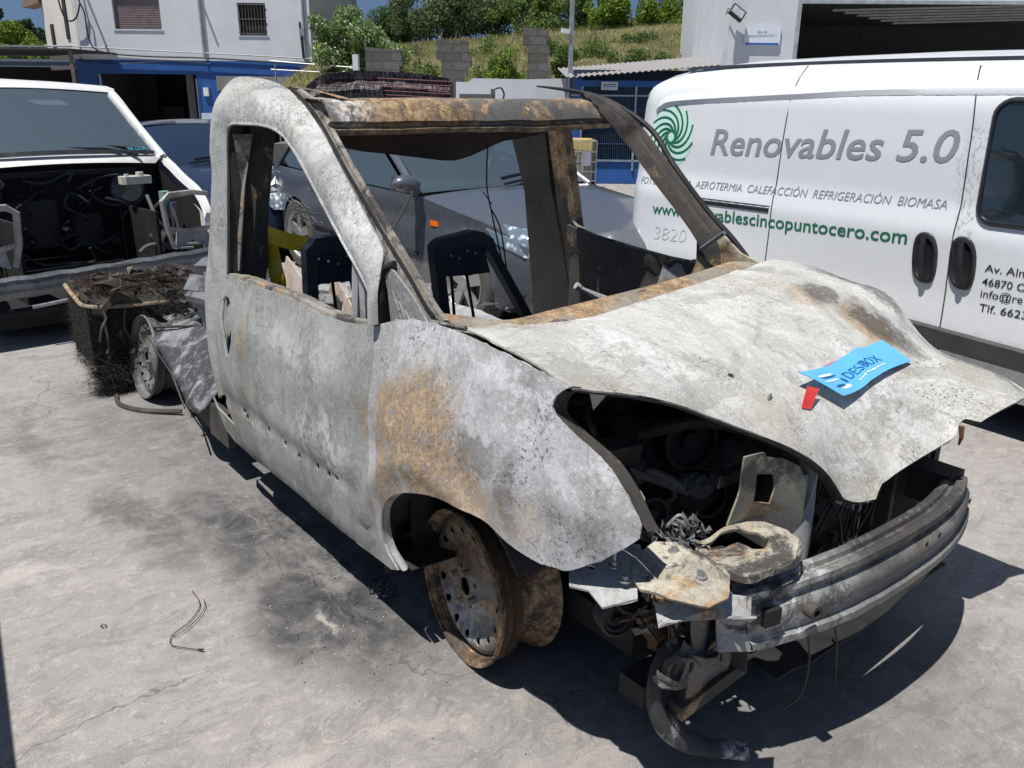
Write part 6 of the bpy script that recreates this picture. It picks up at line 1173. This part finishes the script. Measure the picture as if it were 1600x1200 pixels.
# headlamp bracket: upright plate with a rectangular hole, tray with a round hole
def brf(u, v):  # u across (towards +y), v up
    return (.645+.035*math.cos(u*9)-.10*max(0, .60-v)+.03*max(0, u+.16)*6*.3, u, v)
up_o = [(-.36, .535), (-.35, .57), (-.335, .62), (-.335, .66), (-.332, .70), (-.27, .698), (-.262, .685), (-.213, .674), (-.165, .645), (-.143, .60), (-.13, .51), (-.133, .43), (-.152, .39), (-.20, .42), (-.27, .47)]
A_BRK = burnt('shaded_scorched_bracket', (.14, .125, .095), (.40, .365, .29), rust=[((.62, -.25, .55), (.1, .06, .03), .9)], rust_any=.2, soot=[((.64, -.24, .67), (.1, .13, .065), .85)], soot_any=.25, speck=.6, crack=0)  # top soot blob paints the shade of the upper half, over real grime
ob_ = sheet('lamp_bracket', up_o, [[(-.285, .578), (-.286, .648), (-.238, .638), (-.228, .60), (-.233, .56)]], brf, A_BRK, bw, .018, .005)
tray = [(.609, -.477), (.612, -.43), (.605, -.37), (.615, -.30), (.64, -.27), (.70, -.265), (.748, -.293), (.785, -.36), (.775, -.45), (.762, -.509), (.674, -.523)]
TRH = [(.63, -.455), (.618, -.40), (.628, -.345), (.66, -.32), (.70, -.335), (.715, -.37), (.70, -.395), (.672, -.41), (.668, -.45), (.648, -.468)]
m_ = sheet('tray', tray, [TRH], lambda x, y: (x, y, .53+.014*nz(x, y, 2, 14)-.10*max(0, x-.74)), A_BEIGE, ob_, .02, .006)
m = MB(); m.grid([[(p[0]+o, p[1], .53+h) for p in catmull([(.609, -.477, 0), (.674, -.523, 0), (.762, -.509, 0), (.775, -.45, 0), (.785, -.36, 0), (.748, -.293, 0)], 4)] for o, h in ((0, .0), (.004, .006), (.006, -.007))]); m.build('tray_flange', A_BEIGE, ob_, True, .003)
m = MB(); m.grid([[brf(u, v) for u, v in ((-.13, .655), (-.113, .61), (-.118, .55), (-.133, .49), (-.168, .43))], [(lambda p: (p[0]-.05, p[1]+.01, p[2]))(brf(u, v)) for u, v in ((-.13, .655), (-.113, .61), (-.118, .55), (-.133, .49), (-.168, .43))]]); m.build('bracket_flange', A_GREY, ob_, True, .004)
# radiator end tank, radiator frame, upright and cables
m = MB(); m.tube(catmull([(.60, -.10, .60), (.61, -.11, .50), (.62, -.13, .38), (.62, -.15, .25), (.60, -.16, .15)], 5), .052, 16, True, .8); m.build('coolant_tank', A_GREY, bw, True)
m = MB(); m.box((.58, .47, .38), (.03, .22, .30), Matrix.Rotation(R(-12), 3, 'Z'))
for k in range(16): m.box((.60, .372+.0135*k, .38), (.03, .004, .30))
m.box((.60, .37, .38), (.05, .02, .34)); m.box((.60, .60, .40), (.05, .03, .34)); m.build('radiator', A_SOOT2, bw)
m = MB(); m.box((.55, .10, .60), (.03, .9, .03), Matrix.Rotation(R(-3), 3, 'X')); m.box((.52, 0, .12), (.08, 1.1, .06)); m.box((.55, .66, .38), (.08, .05, .5)); m.box((.55, .5, .585), (.12, .30, .02)); m.build('front_panel_frame', A_SOOT, bw)
m = MB()
for k in range(22):
    x, y = .56+random.uniform(-.04, .05), random.uniform(.02, .36); z = .60; P = [(x, y, z)]
    for j in range(4): x += random.uniform(-.02, .02); y += random.uniform(-.05, .05); z -= random.uniform(.04, .11); P.append((x, y, z))
    m.tube(catmull(P, 4), random.uniform(.002, .0045), 5)
m.build('burnt_wiring', WIRE, bw)
m = MB()
for k in range(7): m.box((.57+random.uniform(-.02, .02), random.uniform(.08, .3), random.uniform(.28, .5)), (.02, random.uniform(.02, .06), random.uniform(.01, .04)), Matrix.Rotation(random.uniform(0, 3), 3, 'X'))
m.each('connector', A_BLK, bw)
# bumper beam
bt, bb = D['bump_t'], D['bump_b']
m = MB(); N_ = 44; rows = []
# cross profile: (dx, t) t=0 top .. 1 bottom
prf = [(-.078, .16), (-.074, .02), (-.064, -.03), (-.054, .0), (-.050, .08), (-.040, .09), (-.034, .02), (-.024, -.02), (-.010, .0), (-.008, .08), (-.014, .15), (-.016, .22), (-.002, .30), (.004, .42), (.003, .62), (-.004, .70), (-.002, .78), (.010, .84), (.012, .95), (.0, 1.02), (-.03, 1.03)]
for dx, t in prf:
    r_ = []
    for i in range(N_+1):
        u = i/N_; y = -.49+.045*min(1, max(0, t))*(1-u)+1.02*u; x = .845-.09*abs(2*u-1)**2.4; zt = .472+.020*math.sin(math.pi*u)-.018*u; zb = .325+.028*u+.012*math.sin(math.pi*u)
        cu_ = abs(2*u-1)**2.6*.05; r_.append((x+dx*(1), y, zt+(zb-zt)*t+.002*nz(u*20, t*5, 1)))
    rows.append(r_)
m.grid(rows); ob = m.build('bumper_beam', A_BEAM, bw, True, .003)
m = MB(); m.box((.782, -.42, .415), (.016, .042, .040), Matrix.Rotation(R(-12), 3, 'Z')); m.build('beam_slot', A_BLK, ob)
m = MB(); m.lathe((.815, -.335, .42), (1, -.2, 0), [(0, .015), (.009, .015), (.009, .026), (.017, .026), (.018, .01), (.017, 0)], 18); m.build('towing_socket', A_SOOT2, ob, True)
for x, y in ((.845, .10), (.842, .17), (.80, .42)):
    m = MB(); m.lathe((x, y, .44), (1, 0, 0), [(0, .006), (.008, .006)], 10); m.build('beam_hole', A_BLK, ob)
# torn crush can on the near end
m = MB(); rows = []
for k, y in enumerate((-.45, -.485, -.515, -.53)):
    rows.append([(.70+.004*k, y+.008*math.sin(k*3), .475+.01*(k % 2)), (.755-.01*k, y, .47+.012*math.sin(k*4)), (.765-.012*k, y-.008*(k % 2), .42), (.752-.01*k, y+.006, .385), (.762-.01*k, y, .33+.01*k), (.70, y, .32)])
m.grid(rows); m.build('crush_can', A_GREY, bw, False, .004)
m = MB(); m.grid([[(x, y, .17+.015*nz(x, y, 1, 9)) for x in (.52, .6, .68, .76-.05*abs(y))] for y in [-.30+.06*k for k in range(15)]]); m.build('shadow_apron', A_BLK, bw, False, .006)  # sheet added to close the lit gap in the ground shadow below the beam
m = MB(); m.box((.62, .50, .42), (.22, .09, .10)); m.box((.60, -.50, .42), (.2, .08, .09)); m.each('chassis_leg', A_SOOT, bw)
# near lower corner: hanging support plate, crossmember, ducts
def panf(u, v): return (.70+.015*math.sin(u*30)*(1 if v > .3 else .4)+.04*(u+.5), u, v)
oo = sheet('support_plate', [(-.60, .49), (-.48, .47), (-.434, .43), (-.416, .36), (-.42, .29), (-.44, .235), (-.514, .205), (-.58, .235), (-.575, .33), (-.59, .40)], [ell(-.46, .28, .006, .012, 8), ell(-.53, .36, .012, .004, 8), ell(-.49, .30, .009, .006, 8)], panf, burnt('brown_support', (.07, .062, .055), (.20, .18, .16), rust_any=.25, soot_any=.2, speck=.5, crack=0), bw, .02, .005)
m = MB(); m.grid([[(.70, -.43, z), (.74, -.425, z)] for z in (.25, .33, .44)]); m.build('support_flange', A_SOOT2, oo, False, .004)
m = MB(); m.box((.69, -.49, .215), (.045, .22, .035), Matrix.Rotation(R(6), 3, 'X')); m.build('lower_crossmember', A_SOOT2, bw)
m = MB(); P = catmull([(.66, -.50, .31), (.655, -.57, .325), (.655, -.62, .295), (.66, -.635, .24), (.67, -.61, .165), (.69, -.555, .10), (.72, -.48, .055), (.75, -.41, .035)], 6); m.tube(P, [.028+.006*math.sin(i*.3) for i in range(len(P))], 12, True, .7); m.build('drooping_duct', burnt('duct_steel', (.015, .015, .017), (.05, .05, .052), rust_any=.0, pale=[((.74, -.43, .05), (.05, .06, .03), .7), ((.68, -.60, .13), (.03, .02, .03), .5)], speck=.5, crack=0), bw, True)
m = MB()
for c, r_ in (((.52, -.575, .40), .046), ((.50, -.60, .335), .042)): m.lathe(c, (1, -.45, .15), [(0, .02), (.01, .022), (.014, .008), (r_*.55, .006), (r_*.6, .014), (r_*.8, .014), (r_*.84, .02), (r_, .018), (r_, -.03), (0, -.03)], 28)
m.each('pulley', simple('grey_pulley', (.045, .045, .045), .55, .4, .4, 14, .2), bw, True)
m = MB(); m.tube([(.52, -.50, .285), (.56, -.50, .262)], [.03, .028], 14, False); m.torus((.562, -.50, .262), (1, 0, -.4), .026, .004, 20, 6); m.build('exhaust_stub', A_RED, bw, True)
m = MB()
for k in range(18):
    P = [(.60+random.gauss(0, .03), -.50+random.gauss(0, .04), .44+random.gauss(0, .02))]
    for j in range(3): q = P[-1]; P.append((q[0]+random.gauss(0, .025), q[1]+random.gauss(0, .03), q[2]-random.uniform(.0, .05)))
    m.tube(catmull(P, 4), .003, 4)
m.tube(catmull([(.74, -.22, .34), (.76, -.20, .2), (.76, -.21, .1), (.74, -.24, .06)], 5), .003, 5); m.tube(catmull([(.74, -.12, .34), (.77, -.10, .2), (.76, -.06, .04)], 5), .003, 5)
m.build('melted_cable', simple('coppery_cable', (.10, .06, .04), .6, .2, .5, 20), bw)
m = MB()
for k in range(34):
    c = Vector((random.uniform(.55, .74), random.uniform(-.64, -.44), random.uniform(.30, .50))); q = Matrix.Rotation(random.uniform(0, 3), 3, 'Z')@Matrix.Rotation(random.uniform(-1.3, 1.3), 3, 'X'); w_, h_ = random.uniform(.012, .04), random.uniform(.015, .05)
    m.grid([[tuple(c+q@Vector((a*w_+random.gauss(0, .003), random.gauss(0, .005)+.008*math.sin(a*3+k), b_*h_))) for a in (-1, -.3, .4, 1)] for b_ in (-1, -.2, .5, 1)])
m.build('torn_scraps', burnt('torn_scrap_steel', (.035, .032, .03), (.15, .143, .13), rust_any=.35, soot_any=.3, speck=.6, crack=0), bw, False, .0015)
m = MB(); m.lathe((.6, -.25, .27), (1, 0, .1), [(0, .06), (.06, .05), (.08, 0), (.07, -.05), (0, -.06)], 18); m.box((.5, -.35, .36), (.2, .1, .16), None, .02); m.box((.45, -.42, .22), (.3, .06, .1), None, .02); m.build('compressor', A_SOOT, bw, True)
# chassis under the cab
m = MB(); m.box((-1.2, -.40, .24), (2.4, .08, .10)); m.box((-1.2, .40, .24), (2.4, .08, .10)); m.tube([(-2.5, -.62, .21), (-2.5, .62, .21)], .035, 10); m.tube([(0, -.6, .19), (0, .6, .19)], .025, 8); m.box((-1.1, 0, .22), (.9, .6, .12), None, .04); m.each('chassis_rail', A_SOOT, bw)
# --- wheels
A_BAR = burnt('rust_brown_barrel', (.03, .025, .02), (.12, .095, .072), rust_any=.75, soot_any=.5, speck=.4, crack=0)
def bare_rim(name, loc, rz, rx, mat, rr=.205, wires=True, n=15, bmat=None):
    o = thing(name, None, None); o.parent = bw; o.location = loc; o.rotation_euler = (rx, 0, rz)
    m = MB(); m.lathe((0, 0, 0), (0, 1, 0), [(rr*.99, .0), (rr, .004), (rr, .010), (rr*.955, .016), (rr*.93, .03), (rr*.925, .05), (rr*.82, .075), (rr*.80, .10), (rr*.80, .13), (rr*.90, .155), (rr*.93, .175), (rr*.985, .185), (rr, .190)], 64)
    m.build('barrel', bmat or mat, o, True, .004)
    hr = rr*.93; pts = [(hr*math.cos(2*math.pi*k/60), hr*math.sin(2*math.pi*k/60)) for k in range(60)]
    H_ = [ell(.147/.205*rr*math.cos(a), .147/.205*rr*math.sin(a), .0125, .0125, 10) for a in [2*math.pi*k/n+.1 for k in range(n)]]
    H_ += [ell(.055*math.cos(a), .055*math.sin(a), .008, .008, 8) for a in [2*math.pi*k/4+.5 for k in range(4)]]+[ell(0, 0, .026, .026, 14)]
    def disc(u, v):
        r_ = math.hypot(u, v)/rr; y = np.interp(r_, [0, .2, .30, .34, .56, .62, .70, .80, .88, .93], [.018, .020, .022, .030, .050, .040, .026, .024, .034, .045]); return (u, float(y), v)
    sheet('disc', pts, H_, disc, mat, o, .014, .004, -1)
    m = MB()
    for k in range(4): a = 2*math.pi*k/4+1.28; m.lathe((.052*math.cos(a), .022, .052*math.sin(a)), (0, -1, 0), [(0, .022), (.007, .022), (.010, .018), (.010, -.004)], 6)
    m.each('wheel_bolt', mat, o, True)
    m = MB(); m.lathe((0, .06, 0), (0, 1, 0), [(0, -.02), (.03, -.02), (.035, 0), (.10, .0), (.115, .01), (.115, .04), (0, .04)], 32); m.build('brake_drum', A_SOOT2, o, True)
    if wires:
        m = MB()
        for k in range(26):
            y = random.uniform(.018, .088); r_ = rr*random.uniform(.93, .985)-max(0, y-.05)*.3; m.torus((random.gauss(0, .0025), y, random.gauss(0, .0025)), (random.gauss(0, .012), 1, random.gauss(0, .012)), r_, .0013, 44, 4)
        m.build('tyre_wires', simple('burnt_tyre_wire', (.10, .065, .045), .7, .3, .4, 30), o)
    return o
bare_rim('front_wheel', (.032, -.709, .215), R(-6.5), R(-1), A_RIM, .212, bmat=A_BAR)
bare_rim('front_wheel', (.06, .735, .213), R(180), R(10), A_RIM, .212)
bare_rim('rear_wheel', (-2.60, -.775, .212), R(1), R(-8), A_RIM2, .205, False, 16)
bare_rim('rear_wheel', (-2.53, .80, .207), R(180), R(0), A_RIM2, .205, False, 16)
# --- rear remains
m = MB(); m.grid([[(-2.47, -.76, .345), (-2.30, -.77, .315), (-2.007, -.80, .285), (-1.87, -.82, .27), (-1.70, -.85, .23), (-1.58, -.84, .22)], [(-2.50, -.70, .375), (-2.3, -.70, .37), (-2.05, -.74, .345), (-1.9, -.73, .35), (-1.72, -.76, .34), (-1.52, -.78, .35)], [(-2.46, -.60, .41), (-2.25, -.60, .43), (-2.05, -.62, .42), (-1.85, -.62, .44), (-1.65, -.64, .45), (-1.45, -.66, .46)], [(-2.38, -.46, .45), (-2.2, -.47, .47), (-2.0, -.50, .47), (-1.8, -.5, .50), (-1.6, -.5, .5), (-1.4, -.5, .5)]])
m.v = [(p[0]+.008*nz(*p, 4), p[1]+.008*nz(*p, 4, 2), p[2]+.012*nz(*p, 4, 3)) for p in m.v]; o = m.build('collapsed_side_panel', burnt('scorched_alloy_sheet', (.03, .033, .038), (.26, .27, .29), soot_any=.8, speck=.8, crack=.3, rr=.5), bw, False, .006)
o.modifiers.new('s', 'SUBSURF').levels = 2; o.modifiers['s'].render_levels = 2; o.modifiers.move(1, 0)
o.data.polygons.foreach_set('use_smooth', [True]*len(o.data.polygons))
m = MB(); m.tube([(-2.52, -.745, .375), (-2.35, -.67, .405), (-2.2, -.58, .43)], .007, 6); m.tube([(-2.48, -.77, .35), (-2.2, -.79, .30), (-2.0, -.81, .29), (-1.7, -.86, .235)], .004, 5); m.each('panel_edge', A_SOOT2, o, True)
m = MB(); m.box((-1.75, -.74, .20), (.45, .05, .16), Matrix.Rotation(R(-4), 3, 'Z')); m.box((-1.48, -.79, .22), (.2, .03, .14)); m.tube([(-1.95, -.76, .28), (-1.94, -.76, .10)], .012, 6); m.build('rear_sill', A_SOOT2, bw)
m = MB()
rows = [[(-3.28+.05*k+.02*nz(y*9, k, 3), y, .455+.085*nz(k*.6, y*7, 1)+(.02 if y > -.5 else 0)-.05*abs(nz(k*1.3, y*15, 4))) for k in range(11)] for y in [-.93+.04*j for j in range(17)]]
m.grid(rows); m.build('rear_floor', burnt('charred_floor', (.02, .018, .016), (.07, .06, .05), rust_any=.2, speck=.6, crack=0), bw, True, .03)
m = MB(); m.tube(catmull([(-3.2, -.96, .49), (-3.0, -.96, .46), (-2.83, -.945, .445), (-2.79, -.80, .435), (-2.77, -.60, .43), (-2.74, -.50, .44)], 6), .011, 8, True, .8); m.build('rear_floor_rim', A_COWL, bw, True)
m = MB(); m.grid([[(-2.80+.008*math.sin(j*3), -.95+.075*j, z+.01*nz(j, z, 1, 3)) for j in range(8)] for z in (.43, .35, .25, .15, .06)]); m.v = [(p[0]+.02*nz(*p, 7), p[1]+.015*nz(*p, 9, 2), p[2]+(.05*nz(p[1]*9, p[0]*9, 0, 1) if p[2] < .1 else .02*nz(*p, 8))) for p in m.v]; m.grid([[(-2.80-.08*j, -.95, z) for j in range(6)] for z in (.44, .3, .2, .14)]); m.build('charred_liner', A_BLK, bw, True, .008)
# burnt fibres on the liner and floor
def fibres(name, n, src, ln, mat, down=.6):
    V = []
    for _ in range(n):
        p = Vector(src()); d = Vector((random.gauss(0, 1), random.gauss(0, 1), random.gauss(0, .6)-down)).normalized()*ln*random.uniform(.4, 1.4); w_ = Vector((random.gauss(0, 1), random.gauss(0, 1), random.gauss(0, 1))).normalized()*.0012
        V += [tuple(p-w_), tuple(p+w_), tuple(p+d)]
    return link(name, V, [(i, i+1, i+2) for i in range(0, len(V), 3)], mat, bw, False)
FB = simple('charred_fibre', (.022, .018, .015), .9, 0, .6, 20); FB2 = simple('browned_fibre', (.055, .038, .028), .9, 0, .5, 20)
def s1():
    if random.random() < .55: return (-2.80, random.uniform(-.96, -.42), random.uniform(.05, .44))
    return (random.uniform(-3.2, -2.8), -.955, random.uniform(.10, .46))
fibres('charred_fibres', 5200, s1, .045, FB)
fibres('charred_fibres', 300, s1, .08, FB, .9)
fibres('charred_fibres', 3500, lambda: (-2.78+random.gauss(0, .03), -.88+random.gauss(0, .05), abs(random.gauss(.03, .07))), .07, FB, 0)
fibres('floor_fibres', 7000, lambda: (random.uniform(-3.28, -2.8), random.uniform(-.93, -.35), .50+random.gauss(0, .015)), .045, FB2, -.5)
fibres('floor_fibres', 3500, lambda: (-2.6+random.gauss(0, .12), -.50+random.gauss(0, .10), .47+random.gauss(0, .05)), .05, FB, 0)
m = MB()
for k in range(46):
    c = (random.uniform(-2.7, -1.7), random.uniform(-.55, -.1), .50+random.uniform(-.02, .08)); m.box(c, [random.uniform(.03, .14) for _ in range(3)], Matrix.Rotation(random.uniform(0, 3), 3, 'Z')@Matrix.Rotation(random.uniform(-.8, .8), 3, 'X'), .006)
m.build('melted_debris', A_SILV, bw)
m = MB()
for k in range(110):
    c = (random.uniform(-3.2, -2.35), random.uniform(-.95, -.35), 0); zc = .47+random.uniform(-.03, .07) if c[0] < -2.75 else .44+random.uniform(-.04, .08); r_ = random.uniform(.015, .05)
    if c[0] > -2.78 and c[1] < -.62: continue
    m.add([(c[0]+random.gauss(0, r_), c[1]+random.gauss(0, r_), zc+abs(random.gauss(0, r_*.6))) for _ in range(6)], [(0, 1, 2), (2, 3, 4), (0, 3, 5), (1, 4, 5), (0, 2, 4)])
m.build('burnt_scraps', A_SOOT2, bw)
m = MB()
for k in range(6):
    y0, x0 = random.uniform(-.95, -.45), -2.79; z0 = .43; P = [(x0, y0, z0)]
    for j in range(3): z0 -= random.uniform(.04, .11); P.append((x0+random.uniform(-.0, .03), y0+random.gauss(0, .02), z0))
    m.tube(catmull(P, 3), random.uniform(.003, .010), 5, True, .5)
m.build('hanging_shreds', A_SOOT2, bw)
m = MB(); m.box((-2.12, -.50, .53), (.24, .16, .13), Matrix.Rotation(R(20), 3, 'Z')@Matrix.Rotation(R(-20), 3, 'Y'), .02)
for k in range(7): m.box((-2.03+.0*k, -.55+.022*k, .50+.003*k), (.14, .004, .11), Matrix.Rotation(R(20), 3, 'Z'))
m.build('melted_box', A_SILV, bw)
m = MB(); m.tube(catmull([(-2.70, -.90, .012), (-2.55, -.92, .010), (-2.4, -.86, .012), (-2.25, -.72, .02)], 5), .012, 6, True, .5); m.build('loose_strip', A_SOOT2, bw, True)
# ------------------------------------------------------------------ small things
# blue leaflet lying on the bonnet
tg = thing('paper_tag', 'light blue curled leaflet with blue lettering, lying on the ash-white bonnet', 'leaflet', (.60, .13, hood_z(.60, .13)+.02))
def at_hood(x, y, h): return (x-.60, y-.13, hood_z(x, y)-hood_z(.60, .13)-.02+h)
c00, c01, c11, c10 = D['tag4']
def tagp(u, v):
    """u along the long side from the strap end, v across"""
    x = (1-u)*(1-v)*c00[0]+u*(1-v)*c01[0]+u*v*c11[0]+(1-u)*v*c10[0]; y = (1-u)*(1-v)*c00[1]+u*(1-v)*c01[1]+u*v*c11[1]+(1-u)*v*c10[1]
    return at_hood(x, y, .010+.030*max(0, 1-u*2.6)**1.5+.012*math.sin(u*3.1)+.012*max(0, u-.8)*5*(1-v))
m = MB(); m.grid([[tagp(u/16, v/8) for u in range(17)] for v in range(9)]); m.build('leaflet', simple('sky_blue_card', (.13, .46, .78), .35, 0, .04), tg, True, .0015)
MT = simple('deep_blue_ink', (.01, .13, .36), .5); MW = simple('white_ink', (.8, .83, .86), .5)
def tagtext(body, u0, u1, v, h, mat, **kw):
    fn = lambda p: (lambda q: (q[0], q[1], q[2]+.0022))(tagp(p.x, p.y)); return text('lettering', body, mat, tg, (u0, v, 0), (1, 0, 0), (0, -1, 0), h, u1-u0, lift=0, fn=fn, **kw)
tagtext('DESBOX', .30, .72, .66, .27, MT, bold=.004)
for k in range(11):
    u = .34+.033*k; link('small_print', [(lambda q: (q[0], q[1], q[2]+.0022))(tagp(a, b_)) for a, b_ in ((u, .77), (u+.02+.006*(k % 2), .77), (u+.02+.006*(k % 2), .81), (u, .81))], [(0, 1, 2, 3)], MW, tg, False)
for u, v, a, b_, mt in ((.16, .30, .09, .045, MW), (.17, .37, .09, .03, MT), (.14, .50, .09, .03, MW), (.17, .78, .07, .07, MW), (.14, .72, .06, .05, MT), (.245, .60, .018, .10, MT)):
    V = [(lambda q: (q[0], q[1], q[2]+.002+(.0004 if mt is MT else 0)))(tagp(u+a*math.cos(t)*.9, v+b_*math.sin(t))) for t in [2*math.pi*k/16 for k in range(16)]]
    link('emblem', V, [tuple(range(16))], mt, tg, False)
m = MB(); s0 = D['strap']
m.grid([[at_hood(s0[0][0], s0[0][1], .03), at_hood(s0[1][0], s0[1][1], .03)], [at_hood((s0[0][0]+s0[3][0])/2, (s0[0][1]+s0[3][1])/2, .022), at_hood((s0[1][0]+s0[2][0])/2, (s0[1][1]+s0[2][1])/2, .022)], [at_hood(s0[3][0], s0[3][1], .004), at_hood(s0[2][0], s0[2][1], .004)]]); m.build('strap', simple('red_strap', (.75, .06, .05), .4), tg, True, .001)
m = MB(); s0 = D['strap2']; m.add([at_hood(p[0], p[1], .010) for p in s0], [(0, 1, 2, 3)]); m.build('strap_end', simple('red_strap_end', (.7, .06, .05), .4), tg, False, .001)
# yellow barrier tape tied round the sooty post
tp = thing('barrier_tape', 'yellow printed barrier tape tied round the sooty post inside the cab', 'tape', (-1.3, -.6, .7))
YT = NT('yellow_tape'); n_ = YT.noise(70, 2, .5, 2); YTM = YT.base(YT.mix(YT.mr(n_, .60, .64, 0, .5), (.80, .52, .015), (.12, .08, .01)), .35)
def rb(P, w_, nm):
    P = catmull(P, 5); rows = [[], []]
    for i, p in enumerate(P):
        a = Vector(P[max(i-1, 0)]); b_ = Vector(P[min(i+1, len(P)-1)]); d = (b_-a).normalized(); nrm = d.cross(Vector((1, -.6, .1))).normalized()*(w_/2); q = Vector(p)-Vector((-1.3, -.6, .7)); wv_ = Vector((.002*math.sin(i*1.1), 0, 0))
        rows[0].append(tuple(q+nrm+wv_)); rows[1].append(tuple(q-nrm-wv_))
    m = MB(); m.grid(rows); return m.build(nm, YTM, tp, True, .0006)
rb([(-1.30, -.655, .99), (-1.27, -.58, .955), (-1.24, -.50, .93), (-1.18, -.42, .905)], .058, 'tape_span')
rb([(-1.29, -.61, .96), (-1.30, -.60, .88), (-1.28, -.595, .80), (-1.30, -.59, .73), (-1.29, -.60, .69)], .055, 'tape_tail')
# things on the ground
MW1 = simple('burnt_wire', (.03, .018, .016), .6)
wr = thing('bent_wire', 'thin dark bent wire lying on the concrete in front', 'wire', (-.55, -1.25, 0)); 
m = MB(); q = [(-.72, -1.184), (-.66, -1.185), (-.615, -1.198), (-.562, -1.247), (-.528, -1.303), (-.486, -1.319), (-.45, -1.295), (-.416, -1.265)]
m.tube(catmull([(x+.55, y+1.25, .006) for x, y in q], 6), .0013, 5); m.tube(catmull([(x+.55+.012, y+1.25+.012, .008) for x, y in q[1:5]]+[(-.528+.55, -1.303+1.25, .006)], 6), .0011, 5); m.tube([(-.42+.55, -1.268+1.25, .006), (-.405+.55, -1.258+1.25, .01)], .0028, 6); m.build('strands', MW1, wr, True)
def lump(label, x, y, r_, mat, name='charred_lump', flat=.6, grp='charred crumbs on the concrete', n=60):
    m = MB(); 
    V = []; 
    for k in range(n):
        d = Vector((random.gauss(0, 1), random.gauss(0, 1), abs(random.gauss(0, .8)))).normalized()*random.uniform(.45, 1); V.append((d.x*r_, d.y*r_*.8, d.z*r_*flat))
    F = []
    for k in range(n*2): a = random.randrange(n); ds = sorted(range(n), key=lambda j: (Vector(V[j])-Vector(V[a])).length)[1:4]; F.append((a, ds[0], ds[1])); F.append((a, ds[1], ds[2]))
    o = link(name, V, F, mat, None, False); o.location = (x, y, .003); return tag(o, label, 'charred lump', grp)
lump('grey flaky ash heap beside the near front rim', -.375, -.72, .055, A_SILV, 'ash_heap', .55, 'burnt debris beside the rim', 140)
lump('small round black lump in the lower left of the bare concrete', -.69, -1.445, .014, A_BLK)
cr = MB()
for k in range(160):
    x = random.gauss(-.42, .35); y = random.gauss(-.86, .13)
    if y > -.72: continue
    q = random.uniform(.0008, .0028); cr.box((x, y, q*.5), (q, q*1.3, q), Matrix.Rotation(random.uniform(0, 3), 3, 'Z')@Matrix.Rotation(random.uniform(-.6, .6), 3, 'X'))
tag(cr.build('soot_crumbs', A_BLK), 'black crumbs sprinkled over the soot', kind='stuff')
# bright flakes
fl = MB()
for k in range(200):
    x = random.gauss(-.55, .40); y = random.gauss(-.88, .16)
    if y > -.70 : continue
    s = random.uniform(.0006, .0022); a = random.random()*6; fl.add([(x+s*math.cos(a+t)*random.uniform(.6, 1.2), y+s*math.sin(a+t)*random.uniform(.6, 1.2), .0035) for t in (0, 1.5, 3.1, 4.6)], [(0, 1, 2, 3)])
tag(fl.build('paint_flakes', simple('pale_flake', (.6, .6, .58), .6)), 'pale paint flakes sprinkled over the soot', kind='stuff')
# stack of scrap radiators behind the grey car
rs = far('radiator_stack', 'tall stack of crumpled scrap radiators piled behind the grey hatchback', 'radiator stack', -1.3, 8)
def radm():
    t = NT('crushed_fins'); st = t.noise(26, 6, .7, .4, t.scale((3.2, 1, .5))); ln = t.noise(9, 3, .5, .6, t.scale((.2, 1, 7))); k = t.mr(st, .44, .62)
    col = t.mix(k, (.045, .028, .028), (.36, .34, .33)); col = t.mix(t.mr(ln, .52, .6, 0, .85), col, (.03, .014, .016)); t.bump(st, 1, .02); return t.base(col, .5, .3)
RM = radm(); m = MB(); rows = []
for j in range(9):
    z = 1.20+.045*j; top = j/8; r_ = []
    for i in range(46):
        x = -1.9+1.32*i/45; zt = np.interp(x, [-1.9, -1.75, -1.42, -.95, -.58], [1.50, 1.585, 1.635, 1.620, 1.575]); zz = 1.0+(zt-1.0)*(.0+top)
        r_.append((x+1.3, -.02*math.sin(j*2.4)+.015*nz(x*9, j, 1)+(.25*max(0, -1.72-x)*3), zz))
    rows.append(r_)
m.grid(rows); m.grid([rows[-1], [(p[0], p[1]+.7, p[2]-.02) for p in rows[-1]]]); m.build('radiator_cores', RM, rs, True)
m = MB()
for j in range(7): m.tube([(.15-.2*random.random(), -.035, 1.36+.035*j), (.74, -.035, 1.335+.035*j)], .006, 5)
m.build('core_tubes', simple('dark_red_tube', (.08, .015, .02), .5, .3), rs)
m = MB(); m.box((.74, .02, 1.43), (.05, .1, .28)); m.box((.95, .1, 1.38), (.30, .2, .13)); m.box((1.10, .06, 1.44), (.04, .06, .10)); m.box((0, .3, .5), (1.8, .7, 1.0)); m.build('end_tank', simple('grey_end_tank', (.13, .125, .115), .7, 0, .2, 9), rs)
m = MB(); m.tube(catmull([(1.12, .04, 1.49), (1.17, .04, 1.50), (1.2, .04, 1.45), (1.19, .04, 1.40)], 4), .008, 5); m.build('hose', WIRE, rs)
# skip shape added outside the left edge only to cast its shadow into view
dr = thing('shadow_caster', 'unseen made-up skip added left of the wreck to cast a shadow into view', 'shadow caster', (-.2, -2.430, 0), R(-5.4))
m = MB(); m.prism([(-.28, .08), (.28, .08), (.35, .85), (.33, .85), (.26, .10), (-.26, .10), (-.33, .85), (-.35, .85)], -.72, .9, lambda x, y, z: (z, x, y)); m.box((-.72, 0, .46), (.02, .6, .76)); m.box((.9, 0, .46), (.02, .6, .76)); m.build('caster_body', A_RUST, dr)
m = MB(); m.box((.09, .36, .83), (1.66, .04, .05)); m.box((.09, -.36, .83), (1.66, .04, .05)); m.each('caster_rim', A_SOOT2, dr)
m = MB(); m.box((-.6, 0, .04), (.1, .5, .08)); m.box((.75, 0, .04), (.1, .5, .08)); m.each('skid', A_SOOT2, dr)
